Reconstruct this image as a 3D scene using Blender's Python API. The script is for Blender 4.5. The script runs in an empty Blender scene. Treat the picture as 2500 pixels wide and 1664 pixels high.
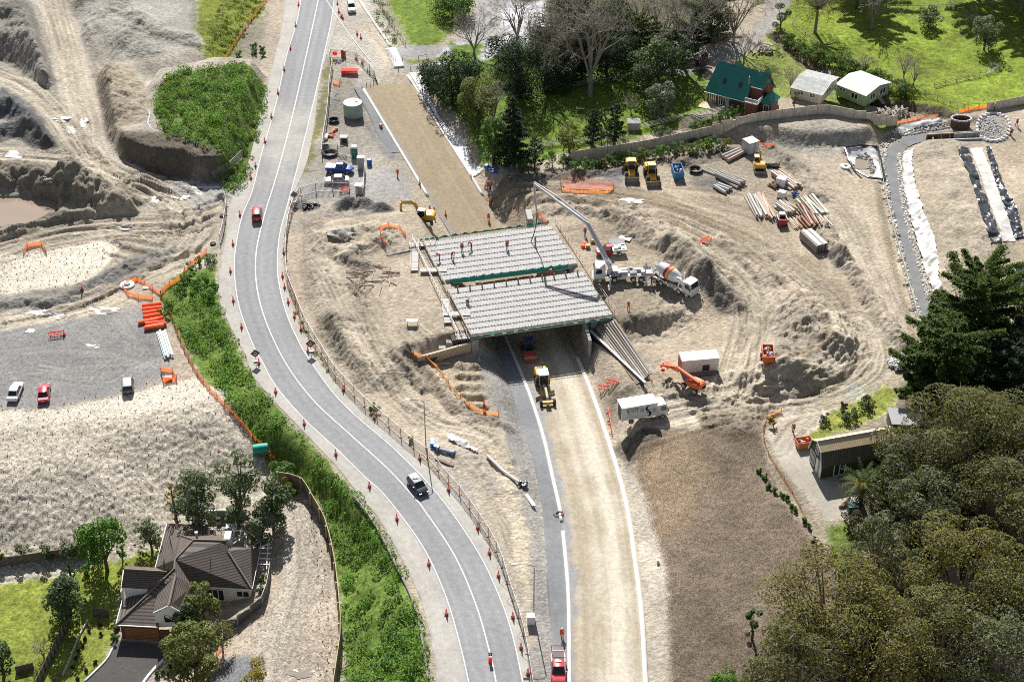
import bpy, math, random
import numpy as np
from mathutils import Vector, Matrix, Euler
random.seed(7); rng = np.random.default_rng(11)
SC = bpy.context.scene; COL = SC.collection
# ---------------------------------------------------------------- camera model
CH = 149.0; TH = math.radians(36.0); FP = 3795.0
ct, st = math.cos(TH), math.sin(TH)
def P(px, py, z=0.0):
    """world point seen at photo position (px,py) at height z"""
    a = (px-1250.0)/FP; b = (832.0-py)/FP
    d = (a, ct+b*st, -st+b*ct)
    t = (z-CH)/d[2]
    return Vector((d[0]*t, d[1]*t, z))
def PJ(v):
    d = v[1]*ct-(v[2]-CH)*st; u = v[1]*st+(v[2]-CH)*ct
    return (1250+FP*v[0]/d, 832-FP*u/d)
cam = bpy.data.objects.new('camera', bpy.data.cameras.new('camera')); COL.objects.link(cam)
cam.location = (0, 0, CH); cam.rotation_euler = (math.radians(90)-TH, 0, 0)
cam.data.sensor_width = 36; cam.data.lens = FP/2500*36; cam.data.clip_end = 6000; cam.data.clip_start = 1
SC.camera = cam
SUN_EL = math.radians(40); SUN_AZ = math.atan2(-0.14, 0.99)   # azimuth from +Y, clockwise
sd = bpy.data.lights.new('sun', 'SUN'); so = bpy.data.objects.new('sun', sd); COL.objects.link(so)
sd.energy = 4.6; sd.angle = math.radians(0.5); sd.color = (1.0, 0.965, 0.91)
sv = Vector((math.sin(SUN_AZ)*math.cos(SUN_EL), math.cos(SUN_AZ)*math.cos(SUN_EL), math.sin(SUN_EL)))
so.rotation_euler = sv.to_track_quat('Z', 'Y').to_euler(); so.location = sv*400
w = bpy.data.worlds.new('World'); SC.world = w; w.use_nodes = True
wn = w.node_tree.nodes; sky = wn.new('ShaderNodeTexSky'); sky.sky_type = 'NISHITA'; sky.sun_disc = False
sky.sun_elevation = SUN_EL; sky.sun_rotation = SUN_AZ
hs = wn.new('ShaderNodeHueSaturation'); hs.inputs['Saturation'].default_value = .6; w.node_tree.links.new(sky.outputs[0], hs.inputs['Color']); w.node_tree.links.new(hs.outputs[0], wn['Background'].inputs[0]); wn['Background'].inputs[1].default_value = 0.052
SC.view_settings.view_transform = 'Standard'; SC.view_settings.look = 'None'; SC.view_settings.exposure = 0.74; SC.view_settings.gamma = 1
SC.cycles.use_denoising = False; SC.cycles.filter_width = 1.0; SC.cycles.max_bounces = 6; SC.cycles.diffuse_bounces = 3; SC.cycles.transparent_max_bounces = 8
# ---------------------------------------------------------------- materials
MATS = {}
def nd(nt, t, **k):
    n = nt.nodes.new(t)
    for a, v in k.items(): setattr(n, a, v)
    return n
def mat(name, col, rough=.6, var=.12, scale=3.0, metal=0.0, bump=0.0, bscale=20.0, bdet=4, dirt=0.0, attr=None, isl=0.0, transl=0.0, spec=.5, alpha=1.0, coat=0.0):
    """procedural material: base colour (or colour attribute) broken up by noise, optional bump, dust, per-leaf variation, translucency"""
    if name in MATS: return MATS[name]
    m = bpy.data.materials.new(name); m.use_nodes = True; nt = m.node_tree; L = nt.links.new
    b = nt.nodes['Principled BSDF']; out = nt.nodes['Material Output']
    tc = nd(nt, 'ShaderNodeTexCoord')
    n1 = nd(nt, 'ShaderNodeTexNoise'); n1.inputs['Scale'].default_value = scale; n1.inputs['Detail'].default_value = 5
    L(tc.outputs['Object'], n1.inputs['Vector'])
    mr = nd(nt, 'ShaderNodeMapRange'); L(n1.outputs[0], mr.inputs[0])
    mr.inputs[1].default_value = .3; mr.inputs[2].default_value = .7; mr.inputs[3].default_value = 1-var; mr.inputs[4].default_value = 1+var
    if attr:
        c = nd(nt, 'ShaderNodeAttribute', attribute_name=attr).outputs['Color']
    else:
        r = nd(nt, 'ShaderNodeRGB'); r.outputs[0].default_value = (*col, 1); c = r.outputs[0]
    vm = nd(nt, 'ShaderNodeVectorMath', operation='SCALE'); L(c, vm.inputs[0]); L(mr.outputs[0], vm.inputs[3]); c = vm.outputs[0]
    if isl:
        g = nd(nt, 'ShaderNodeNewGeometry'); m2 = nd(nt, 'ShaderNodeMapRange'); L(g.outputs['Random Per Island'], m2.inputs[0])
        m2.inputs[3].default_value = 1-isl; m2.inputs[4].default_value = 1+isl
        v2 = nd(nt, 'ShaderNodeVectorMath', operation='SCALE'); L(c, v2.inputs[0]); L(m2.outputs[0], v2.inputs[3]); c = v2.outputs[0]
    if dirt:
        n2 = nd(nt, 'ShaderNodeTexNoise'); n2.inputs['Scale'].default_value = scale*.6; n2.inputs['Detail'].default_value = 6; L(tc.outputs['Object'], n2.inputs['Vector'])
        m3 = nd(nt, 'ShaderNodeMapRange'); L(n2.outputs[0], m3.inputs[0]); m3.inputs[1].default_value = .42; m3.inputs[2].default_value = .75; m3.inputs[4].default_value = dirt
        mx = nd(nt, 'ShaderNodeMix', data_type='RGBA'); L(m3.outputs[0], mx.inputs[0]); L(c, mx.inputs[6]); mx.inputs[7].default_value = (.30, .26, .21, 1); c = mx.outputs[2]
    L(c, b.inputs['Base Color'])
    b.inputs['Roughness'].default_value = rough; b.inputs['Metallic'].default_value = metal; b.inputs['Specular IOR Level'].default_value = spec
    if coat: b.inputs['Coat Weight'].default_value = coat
    if alpha < 1: b.inputs['Alpha'].default_value = alpha
    if bump:
        n3 = nd(nt, 'ShaderNodeTexNoise'); n3.inputs['Scale'].default_value = bscale; n3.inputs['Detail'].default_value = bdet; L(tc.outputs['Object'], n3.inputs['Vector'])
        bp = nd(nt, 'ShaderNodeBump'); bp.inputs['Distance'].default_value = bump; bp.inputs['Strength'].default_value = 1.0
        L(n3.outputs[0], bp.inputs['Height']); L(bp.outputs[0], b.inputs['Normal'])
    if transl:
        t = nd(nt, 'ShaderNodeBsdfTranslucent'); ms = nd(nt, 'ShaderNodeMixShader'); ms.inputs[0].default_value = transl
        v3 = nd(nt, 'ShaderNodeVectorMath', operation='MULTIPLY'); L(c, v3.inputs[0]); v3.inputs[1].default_value = (1.25, 1.2, .55); L(v3.outputs[0], t.inputs[0])
        L(b.outputs[0], ms.inputs[1]); L(t.outputs[0], ms.inputs[2]); L(ms.outputs[0], out.inputs[0])
    MATS[name] = m; return m
# ---------------------------------------------------------------- objects
def tag(o, label=None, cat=None, group=None, kind=None):
    for k, v in (('label', label), ('category', cat), ('group', group), ('kind', kind)):
        if v: o[k] = v
    return o
def link(name, me, m, parent=None):
    if m is not None and not me.materials:
        me.materials.append(m)
    o = bpy.data.objects.new(name, me); COL.objects.link(o)
    if parent is not None: o.parent = parent
    return o
def npmesh(name, V, F, smooth=False):
    """V (n,3); F list of arrays (k,3) or (k,4)"""
    me = bpy.data.meshes.new(name)
    if not isinstance(F, list): F = [F]
    F = [f for f in F if len(f)]
    nl = sum(f.size for f in F); nf = sum(len(f) for f in F)
    me.vertices.add(len(V)); me.vertices.foreach_set('co', np.asarray(V, np.float32).ravel())
    me.loops.add(nl); me.loops.foreach_set('vertex_index', np.concatenate([f.ravel() for f in F]).astype(np.int32))
    tot = np.concatenate([np.full(len(f), f.shape[1]) for f in F]).astype(np.int32)
    me.polygons.add(nf); me.polygons.foreach_set('loop_start', np.concatenate([[0], np.cumsum(tot)[:-1]]).astype(np.int32))
    if smooth: me.polygons.foreach_set('use_smooth', np.ones(nf, bool))
    me.update(calc_edges=True); return me
def vcol(me, name, C):
    a = me.color_attributes.new(name, 'FLOAT_COLOR', 'POINT')
    a.data.foreach_set('color', np.column_stack([C, np.ones(len(C))]).astype(np.float32).ravel())
class MB:
    """collects simple solids into ONE mesh"""
    def __init__(s): s.v = []; s.f = []
    def add(s, V, F):
        k = len(s.v); s.v += [tuple(p) for p in V]; s.f += [tuple(i+k for i in f) for f in F]; return s
    def box(s, c, d, rz=0.0, taper=(1, 1), rx=0.0, ry=0.0, top=(0, 0)):
        """c = centre of base, d = size; top scaled by taper and shifted by top"""
        x, y, z = d[0]/2, d[1]/2, d[2]; tx, ty = taper; ox, oy = top
        V = [(-x, -y, 0), (x, -y, 0), (x, y, 0), (-x, y, 0), (-x*tx+ox, -y*ty+oy, z), (x*tx+ox, -y*ty+oy, z), (x*tx+ox, y*ty+oy, z), (-x*tx+ox, y*ty+oy, z)]
        M = Matrix.Translation(c) @ Euler((rx, ry, rz)).to_matrix().to_4x4()
        return s.add([M @ Vector(p) for p in V], [(3, 2, 1, 0), (4, 5, 6, 7), (0, 1, 5, 4), (1, 2, 6, 5), (2, 3, 7, 6), (3, 0, 4, 7)])
    def tube(s, a, b, r, r2=None, n=8, caps=True):
        a = Vector(a); b = Vector(b); d = b-a
        if d.length < 1e-6: return s
        r2 = r if r2 is None else r2
        q = d.to_track_quat('Z', 'Y'); V = []
        for p, rr in ((a, r), (b, r2)):
            for i in range(n):
                t = 2*math.pi*(i+.5)/n; V.append(p+q @ Vector((rr*math.cos(t), rr*math.sin(t), 0)))
        F = [(i, (i+1) % n, n+(i+1) % n, n+i) for i in range(n)]
        if caps: F += [tuple(range(n-1, -1, -1)), tuple(range(n, 2*n))]
        return s.add(V, F)
    def path(s, pts, r, n=6):
        for a, b in zip(pts, pts[1:]): s.tube(a, b, r, n=n)
        return s
    def lathe(s, prof, n=16, c=(0, 0, 0), axis='Z'):
        """prof [(r,z)...]"""
        V = []; 
        for r, z in prof:
            for i in range(n):
                t = 2*math.pi*i/n; p = (r*math.cos(t), r*math.sin(t), z)
                if axis == 'X': p = (p[2], p[0], p[1])
                if axis == 'Y': p = (p[0], p[2], p[1])
                V.append((p[0]+c[0], p[1]+c[1], p[2]+c[2]))
        F = []
        for k in range(len(prof)-1):
            for i in range(n): F.append((k*n+i, k*n+(i+1) % n, (k+1)*n+(i+1) % n, (k+1)*n+i))
        F.append(tuple(range(n-1, -1, -1))); k = (len(prof)-1)*n; F.append(tuple(range(k, k+n)))
        return s.add(V, F)
    def prism(s, prof, y0, y1, plane='XZ'):
        """extrude a polygon [(x,z)...] between y0 and y1"""
        n = len(prof)
        f = {'XZ': lambda p, y: (p[0], y, p[1]), 'YZ': lambda p, y: (y, p[0], p[1]), 'XY': lambda p, y: (p[0], p[1], y)}[plane]
        V = [f(p, y0) for p in prof]+[f(p, y1) for p in prof]
        return s.add(V, [tuple(range(n)), tuple(range(2*n-1, n-1, -1))]+[(i, n+i, n+(i+1) % n, (i+1) % n) for i in range(n)])
    def quad(s, *p): return s.add(p, [tuple(range(len(p)))])
    def loft(s, secs, closed=True, caps=True):
        """secs: list of equal-length rings"""
        n = len(secs[0]); V = [p for r in secs for p in r]; F = []
        for k in range(len(secs)-1):
            for i in range(n if closed else n-1): F.append((k*n+i, k*n+(i+1) % n, (k+1)*n+(i+1) % n, (k+1)*n+i))
        if caps: F += [tuple(range(n-1, -1, -1)), tuple(range((len(secs)-1)*n, len(secs)*n))]
        return s.add(V, F)
    def obj(s, name, m, parent=None, smooth=False, bevel=0.0):
        me = bpy.data.meshes.new(name); me.from_pydata(s.v, [], s.f)
        import bmesh
        bm = bmesh.new(); bm.from_mesh(me); bmesh.ops.recalc_face_normals(bm, faces=bm.faces)
        if bevel: bmesh.ops.bevel(bm, geom=[e for e in bm.edges if e.is_manifold and e.calc_face_angle(0) > .5], offset=bevel, segments=1, affect='EDGES', clamp_overlap=True)
        bm.to_mesh(me); bm.free()
        if smooth:
            me.polygons.foreach_set('use_smooth', np.ones(len(me.polygons), bool))
            me.set_sharp_from_angle(angle=math.radians(40))
        return link(name, me, m, parent)
def segs(A, B, R0, R1, n=4):
    """vectorised tapered prisms -> V,F"""
    A = np.asarray(A, float); B = np.asarray(B, float); N = len(A)
    D = B-A; D /= np.linalg.norm(D, axis=1, keepdims=True)+1e-9
    up = np.where(np.abs(D[:, 2:3]) > .9, np.array([[1., 0, 0]]), np.array([[0, 0, 1.]]))
    U = np.cross(D, up); U /= np.linalg.norm(U, axis=1, keepdims=True)+1e-9; W = np.cross(D, U)
    R0 = np.broadcast_to(np.asarray(R0, float), (N,)); R1 = np.broadcast_to(np.asarray(R1, float), (N,))
    V = np.empty((N, 2*n, 3)); 
    for i in range(n):
        t = 2*math.pi*(i+.5)/n; o = U*math.cos(t)+W*math.sin(t)
        V[:, i] = A+o*R0[:, None]; V[:, n+i] = B+o*R1[:, None]
    base = (np.arange(N)*2*n)[:, None]
    F = np.concatenate([base+np.array([[i, (i+1) % n, n+(i+1) % n, n+i]]) for i in range(n)])
    return V.reshape(-1, 3), F
def leafmesh(name, Pt, Nr, size, m, parent=None, aspect=.6, jit=.9):
    """one small leaf face (folded pair) per point, roughly facing Nr"""
    N = len(Pt); Nr = Nr+rng.normal(0, jit, (N, 3)); Nr /= np.linalg.norm(Nr, axis=1, keepdims=True)+1e-9
    t = rng.normal(0, 1, (N, 3)); U = np.cross(Nr, t); U /= np.linalg.norm(U, axis=1, keepdims=True)+1e-9; W = np.cross(Nr, U)
    s = (np.broadcast_to(size, (N,))*rng.uniform(.6, 1.3, N))[:, None]
    a = U*s; b = W*s*aspect; c = Nr*s*.25
    V = np.stack([Pt-a, Pt-b-c, Pt+a, Pt+b-c], 1).reshape(-1, 3)
    k = (np.arange(N)*4)[:, None]
    F = np.concatenate([k+np.array([[0, 1, 2, 3]])])
    return link(name, npmesh(name, V, F), m, parent)
def dup(o, name=None, parent=None):
    c = o.copy(); COL.objects.link(c)
    if parent is not None: c.parent = parent
    for ch in KIDS.get(o.name, None) or [k for k in o.children]: dup(ch, parent=c)
    return c
KIDS = {}
def place(proto_children, root):
    pass
# ================================================================ terrain
_tab = np.random.default_rng(5).uniform(-1, 1, (256, 256))
def vn(x, y):
    xi = np.floor(x).astype(int); yi = np.floor(y).astype(int); fx = x-xi; fy = y-yi
    fx = fx*fx*(3-2*fx); fy = fy*fy*(3-2*fy); g = lambda i, j: _tab[i & 255, j & 255]
    return (g(xi, yi)*(1-fx)+g(xi+1, yi)*fx)*(1-fy)+(g(xi, yi+1)*(1-fx)+g(xi+1, yi+1)*fx)*fy
def fbm(x, y, f, o=4, s=0.):
    r = 0; a = 1.; 
    for k in range(o):
        r = r+a*vn(x*f+17.3*k+s, y*f-9.1*k+s*1.7); f *= 2.03; a *= .5
    return r
def sst(e0, e1, x):
    t = np.clip((x-e0)/(e1-e0), 0, 1); return t*t*(3-2*t)
# fan shaped sheet: columns proportional to distance, finest where the site is
us = np.concatenate([-np.geomspace(9, 1.17, 16), np.linspace(-1.15, 1.15, 1020), np.geomspace(1.17, 9, 16)])
ys = [112.]
while ys[-1] < 415: ys.append(ys[-1]+.30*(ys[-1]*ct+CH*st)/250)
ys = np.concatenate([np.linspace(-260, 106, 12), np.array(ys), np.geomspace(425, 3500, 14)])
hw = 1250/FP*(np.maximum(ys, 60)*ct+CH*st)
GX = us[None, :]*hw[:, None]; GY = np.repeat(ys[:, None], len(us), 1)
HT = np.zeros_like(GX); RG = np.full_like(GX, .035)
CO = np.zeros(GX.shape+(3,)); CO[:] = (.40, .35, .285)
REG = np.zeros(GX.shape, np.int8)
def W2(pts, z=0.):
    out = []
    for p in pts:
        q = P(p[0], p[1], p[2] if len(p) > 2 else z); out.append((q.x, q.y))
    return np.array(out)
def smooth(pts, n=4):
    """Catmull-Rom resample"""
    pts = np.asarray(pts, float)
    if len(pts) < 3: return pts
    e = np.vstack([2*pts[0]-pts[1], pts, 2*pts[-1]-pts[-2]]); out = []
    for i in range(1, len(e)-2):
        for k in range(n):
            t = k/n; a, b, c, d = e[i-1], e[i], e[i+1], e[i+2]
            out.append(.5*(2*b+(c-a)*t+(2*a-5*b+4*c-d)*t*t+(3*b-a-3*c+d)*t**3))
    out.append(pts[-1]); return np.array(out)
def sub(W, m):
    x0, y0 = W[:, :2].min(0)-m; x1, y1 = W[:, :2].max(0)+m
    r = np.nonzero((ys >= y0) & (ys <= y1))[0]
    if not len(r): return None
    r0, r1 = r[0], r[-1]+1
    X = GX[r0:r1]; c = np.nonzero(((X >= x0) & (X <= x1)).any(0))[0]
    if not len(c): return None
    return (slice(r0, r1), slice(c[0], c[-1]+1))
def dline(W, X, Y):
    """distance to polyline, signed offset and arc length"""
    D = np.full(X.shape, 1e9); S = np.zeros(X.shape); Tt = np.zeros(X.shape); acc = 0; Wt = np.zeros(X.shape)
    for i in range(len(W)-1):
        a = W[i]; b = W[i+1]; d = b[:2]-a[:2]; L = math.hypot(*d)+1e-9
        t = np.clip(((X-a[0])*d[0]+(Y-a[1])*d[1])/(L*L), 0, 1)
        ex = X-a[0]-t*d[0]; ey = Y-a[1]-t*d[1]; dd = np.hypot(ex, ey); k = dd < D
        D[k] = dd[k]; S[k] = ((d[0]*ey-d[1]*ex)/L)[k]; Tt[k] = (acc+t*L)[k]
        if W.shape[1] > 2: Wt[k] = (a[2]+t*(b[2]-a[2]))[k]
        acc += L
    S = np.where(S < 0, -D, D)
    return D, S, Tt, Wt
def inpoly(W, X, Y):
    c = np.zeros(X.shape, bool); n = len(W)
    for i in range(n):
        x1, y1 = W[i]; x2, y2 = W[(i+1) % n]
        if y1 == y2: continue
        k = ((y1 > Y) != (y2 > Y)) & (X < (x2-x1)*(Y-y1)/(y2-y1)+x1); c ^= k
    return c
def sdp(W, X, Y):
    D = dline(np.vstack([W, W[:1]]), X, Y)[0]; return np.where(inpoly(W, X, Y), D, -D)
def level(pts, z, fo=3., zp=0., add=False):
    W = W2(pts, zp); s = sub(W, fo+1)
    if s is None: return
    d = sdp(W, GX[s], GY[s]); m = sst(-fo, 0, d+.8*fbm(GX[s], GY[s], .15, 2))
    HT[s] = HT[s]+z*m if add else HT[s]*(1-m)+z*m
def ridge(pts, w, h, rough=.25, col=None, zp=0., pw=1.0, nz=.22, mode='add'):
    """heap / bund along a polyline"""
    W = W2(smooth(pts, 3) if len(pts) > 2 else pts, zp); s = sub(W, w*1.6)
    if s is None: return
    X, Y = GX[s], GY[s]; D, S, Tt, _ = dline(W, X, Y)
    D = D*(1+nz*fbm(X, Y, 1.6/w, 3, w))+nz*w*.25*fbm(X, Y, .9, 3, 2.)
    m = np.clip(1-D/w, 0, 1); p = (m*m*(3-2*m))**pw
    q = h*p*(1+.25*fbm(X, Y, .25, 3, h))
    HT[s] = np.maximum(HT[s], q) if mode == 'max' else HT[s]+q
    k = sst(.02, .35, m); RG[s] = np.maximum(RG[s], rough*k)
    if col is not None:
        c = np.array(col)*(1+.10*fbm(X, Y, .5, 4, 3.))[..., None]; CO[s] = CO[s]*(1-k[..., None])+c*k[..., None]
def paint(pts, col, f=.6, reg=None, rough=None, var=.10, vf=.25, zp=0., edge=.5):
    W = W2(pts, zp); s = sub(W, f+2)
    if s is None: return
    X, Y = GX[s], GY[s]; d = sdp(W, X, Y)+edge*fbm(X, Y, .7, 3, 5.)
    m = sst(-f, f, d)[..., None]
    c = np.array(col)*(1+var*fbm(X, Y, vf, 5, 1.))[..., None]
    CO[s] = CO[s]*(1-m)+c*m
    if reg is not None: REG[s][d > 0] = reg
    if rough is not None: RG[s] = RG[s]*(1-m[..., 0])+rough*m[..., 0]
def track(pts, w, col, f=.8, rut=.06, z=None, var=.24, freq=1.3, zp=0., a=1.0, fz=2.5):
    """vehicle track: wheel ruts run along the line"""
    W = W2(smooth(pts, 3) if len(pts) > 2 else pts, zp); s = sub(W, w+f+fz+1)
    if s is None: return
    X, Y = GX[s], GY[s]; D, S, Tt, _ = dline(W, X, Y)
    m = sst(w+f, w-f, D+.5*fbm(X, Y, .5, 3, 8.))*a
    wob = 1.2*vn(Tt*.06, S*.15); r = vn(S*freq+wob+31, Tt*.05)+.6*vn(S*freq*2.3+wob, Tt*.11+5)
    if z is not None:
        mz = sst(w+fz, w*.8, D); HT[s] = HT[s]*(1-mz)+z*mz
    HT[s] += 2.0*rut*r*m
    RG[s] = RG[s]*(1-.6*m)
    if col is not None:
        c = np.array(col)*(1+var*r)[..., None]; CO[s] = CO[s]*(1-m[..., None])+c*m[..., None]
def setpath(pts, w, batter):
    """level a strip to heights given as third coordinate (photo x, photo y, z)"""
    W = np.column_stack([W2(pts), [p[2] for p in pts]]); W = smooth(W, 4); s = sub(W, w+batter+1)
    X, Y = GX[s], GY[s]; D, S, Tt, Z = dline(W, X, Y)
    m = sst(w+batter, w, D); HT[s] = HT[s]*(1-m)+Z*m; RG[s] *= (1-sst(w+1, w, D))

# --- colours (dry real-world albedos)
SAND = (.43, .37, .29); PALE = (.50, .45, .37); GREY = (.31, .295, .275); DARK = (.16, .145, .125); BRN = (.30, .25, .195)
GRAV = (.235, .24, .25); BLUEG = (.13, .135, .15); WHT = (.60, .57, .50); GRASS = (.115, .170, .024); MUD = (.22, .20, .175)
# main road lines, photo positions
RL = [(745,-60),(735,0),(723,60),(698,143),(674,253),(639,375),(616,466),(590,531),(575,608),(572,653),(577,712),(589,766),(621,849),(639,880),(674,943),(743,1023),(820,1094),(897,1169),(930,1198),(983,1263),(1040,1347),(1087,1451),(1117,1549),(1144,1664),(1166,1800)]
RC = [(790,-60),(777,0),(762,71),(719,262),(689,380),(664,466),(649,513),(628,599),(624,667),(634,736),(659,809),(703,895),(766,978),(853,1059),(948,1145),(1013,1216),(1037,1246),(1110,1356),(1162,1476),(1195,1590),(1211,1664),(1234,1800)]
RR = [(828,-60),(816,0),(808,56),(793,125),(766,247),(732,386),(704,492),(683,572),(677,650),(685,712),(704,778),(731,837),(749,868),(808,952),(868,1014),(951,1085),(1022,1154),(1067,1204),(1114,1266),(1174,1359),(1221,1460),(1251,1549),(1276,1664),(1302,1800)]
SL = [(702,-60),(692,0),(686,74),(659,178),(636,276),(618,354),(598,420),(570,475),(556,519),(550,578),(538,647),(532,697),(541,751),(571,816),(597,864),(618,919),(674,984),(749,1062),(814,1130),(876,1207),(924,1266),(980,1364),(1022,1451),(1049,1540),(1067,1664),(1085,1800)]
SR = [(850,-60),(835,0),(818,70),(793,149),(778,220),(765,321),(748,400),(725,455),(706,516),(694,580),(692,640),(700,700),(722,772),(753,840),(790,898),(853,969),(921,1026),(995,1085),(1076,1166),(1129,1222),(1192,1323),(1233,1418),(1263,1495),(1284,1584),(1296,1664),(1322,1800)]
ZB = -4.2   # underpass floor at the bridge
KL = [(838,135,0.0),(881,208,-.2),(947,318,-1.2),(1022,443,-2.4),(1076,534,-3.4),(1105,583,-3.9),(1170,700,ZB),(1231,818,ZB),(1286,946,-3.6),(1325,1062,-2.8),(1349,1166,-2.0),(1368,1252,-1.5),(1379,1347,-1.0),(1388,1466,-.5),(1390,1664,-.1),(1389,1800,0)]
KR = [(915,80,0.0),(986,170,0.0),(1064,297,-1.0),(1150,431,-2.2),(1201,516,-3.3),(1235,563,-3.8),(1305,680,ZB),(1375,800,ZB),(1408,871,-3.9),(1447,966,-3.4),(1485,1076,-2.4),(1515,1175,-1.9),(1536,1266,-1.5),(1549,1358,-1.0),(1566,1495,-.5),(1576,1664,-.1),(1584,1800,0)]
def Pz(p): return P(p[0], p[1], p[2])

# --- broad levels
level([(0,1345),(110,1340),(400,1262),(430,1210),(560,1180),(690,1150),(700,1320),(600,1440),(540,1664),(560,1900),(-400,1900),(-400,1400)], -5.0, 20)
level([(700,1180),(735,1165),(790,1270),(815,1420),(822,1560),(815,1664),(820,1850),(560,1850),(560,1664),(640,1450),(690,1300)], -3.0, 7)
level([(745,570),(1010,545),(1060,610),(1140,815),(1030,850),(960,900),(880,860),(800,790),(735,700),(720,620)], 1.6, 6)
level([(1335,510),(1500,560),(1640,640),(1720,720),(1640,760),(1520,800),(1470,760),(1400,650)], 1.6, 7)
level([(300,346),(350,350),(450,360),(525,402),(560,425),(588,405),(612,330),(648,200),(640,150),(520,140),(400,170),(340,225),(300,290)], 4.2, 3.2, zp=4.2)          # plateau under the hedge patch
level([(230,215),(300,190),(360,260),(330,330),(250,330)], 2.5, 5, add=False)
level([(1680,300),(1870,250),(2000,270),(2110,310),(2110,330),(1960,340),(1850,335)], 2.3, 4)      # bank below the timber fence
level([(-400,-40),(60,-60),(150,100),(160,200),(60,120),(0,110),(-400,120)], 3.5, 7)
level([(180,-80),(470,-80),(480,80),(440,150),(330,150),(250,100)], 3.0, 14)
# --- paint
paint([(-600,-300),(640,-300),(650,0),(600,330),(480,470),(300,560),(-600,640)], (.37,.345,.305), 4, var=.14)
paint([(300,-60),(520,-60),(480,110),(470,150),(400,165),(320,90)], (.40,.40,.37), 3, var=.12)
paint([(1350,470),(2300,420),(2500,300),(2700,300),(2700,800),(2200,850),(1900,960),(1500,1000),(1480,800)], SAND, 4, var=.12)
paint([(690,540),(1040,540),(1160,830),(1150,1000),(1300,1250),(1310,1664),(1290,1664),(1180,1300),(900,1010),(720,800)], (.44,.385,.31), 2, var=.13)
# grass, paddock, lawns : region 1
paint([(905,-200),(1140,-200),(1130,60),(1060,115),(960,112),(925,50)], GRASS, 1, 1, .10)
paint([(1100,100),(1700,120),(1760,280),(1700,300),(1400,360),(1300,400),(1180,400),(1130,300),(1020,190)], (.095,.15,.024), 1, 1, .10)
paint([(1330,300),(1700,250),(1860,245),(1880,260),(1400,370),(1330,380)], GRASS, 1, 1, .08)
paint([(1850,90),(1960,-40),(2600,-60),(2650,250),(2400,262),(2290,280),(2150,240),(2010,180)], (.150,.195,.026), 1, 1, .10, var=.22)
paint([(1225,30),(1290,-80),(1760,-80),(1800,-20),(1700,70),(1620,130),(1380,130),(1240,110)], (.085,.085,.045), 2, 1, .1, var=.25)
paint([(1580,170),(1640,140),(1760,120),(1850,60),(1900,-60),(1960,-60),(1900,60),(1830,130),(1740,165),(1660,185)], (.33,.32,.31), 1, 0, .04)
paint([(1800,140),(1900,100),(2080,250),(2200,300),(2195,330),(2100,320),(2010,270),(1870,262)], (.15,.18,.045), 1, 1, .12)
paint([(480,0),(600,-80),(655,-80),(640,60),(580,150),(500,165),(480,90)], (.15,.18,.028), 1.5, 1, .22)
paint([(600,60),(650,40),(630,160),(560,165)], (.26,.25,.20), 1.5, 0, .15)
paint([(0,1420),(120,1385),(225,1370),(300,1350),(400,1300),(380,1420),(300,1450),(280,1560),(240,1664),(200,1800),(-300,1800),(-300,1450)], (.165,.195,.035), 1.0, 1, .05, zp=-5, var=.2)
paint([(1955,1090),(1975,1040),(2010,1010),(2100,970),(2160,940),(2200,960),(2180,1010)], (.19,.21,.045), 1.0, 1, .12)
paint([(2010,1280),(2080,1270),(2150,1290),(2180,1400),(2050,1440)], (.11,.15,.03), 1.0, 1, .15)
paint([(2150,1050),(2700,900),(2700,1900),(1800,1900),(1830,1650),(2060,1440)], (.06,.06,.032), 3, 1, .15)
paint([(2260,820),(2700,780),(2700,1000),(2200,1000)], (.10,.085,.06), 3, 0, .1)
paint([(900,0),(935,-20),(1000,110),(950,110)], (.30,.28,.22), 1.2, 0, .08)
# retained hedge strip earth (region 1)
HEDGE = [(500,612),(520,640),(528,700),(545,765),(590,870),(640,955),(735,1058),(810,1135),(868,1210),(915,1275),(970,1372),(1012,1460),(1036,1545),(1052,1664),(1070,1800),(838,1800),(835,1664),(836,1540),(822,1400),(805,1290),(760,1190),(715,1150),(640,1088),(560,1000),(480,905),(432,815),(385,725),(420,680)]
paint(HEDGE, (.10,.15,.03), .5, 1, .12)
PATCH = [(385,215),(420,180),(520,165),(580,158),(648,165),(640,230),(618,330),(600,395),(575,420),(545,420),(530,380),(480,350),(400,340),(392,310),(378,270)]
paint(PATCH, (.09,.13,.03), .5, 1, .12, zp=4.2)
# --- quarry, top left
ridge([(-60,50),(40,60),(80,70),(110,130),(135,200),(150,250)], 8, 2.2, .4, (.27,.258,.24))
ridge([(0,125),(60,138),(95,165),(120,200)], 5, 1.6, .5, (.25,.24,.225))
ridge([(-40,270),(40,262),(90,285),(130,320)], 6.5, 3.0, .22, BLUEG, nz=.2)
ridge([(-40,325),(60,318),(120,345)], 4, 1.7, .2, (.15,.152,.16), nz=.2)
ridge([(40,235),(110,300)], 4, 1.5, .2, BLUEG)
ridge([(232,200),(258,250),(268,310)], 6, 1.8, .4, (.30,.265,.22))
ridge([(290,205),(320,270),(310,330)], 5, 1.0, .3, (.34,.30,.24))
ridge([(330,70),(390,110),(460,125)], 4, 1.4, .3, (.36,.35,.32))
ridge([(215,10),(270,80),(340,150)], 6, .9, .25, (.34,.335,.31))
for q in ([(170,60),(250,0)],[(200,120),(300,30)],[(300,140),(340,80)]): ridge(q, 3.5, .8, .3, (.34,.33,.30))
level([(-300,395),(100,402),(200,435),(300,500),(310,520),(130,520),(140,470),(-300,470)], 0.0, 2)
ridge([(-80,430),(60,436),(130,458),(200,474)], 6.5, 3.4, .45, (.24,.215,.18), nz=.3)
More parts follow.
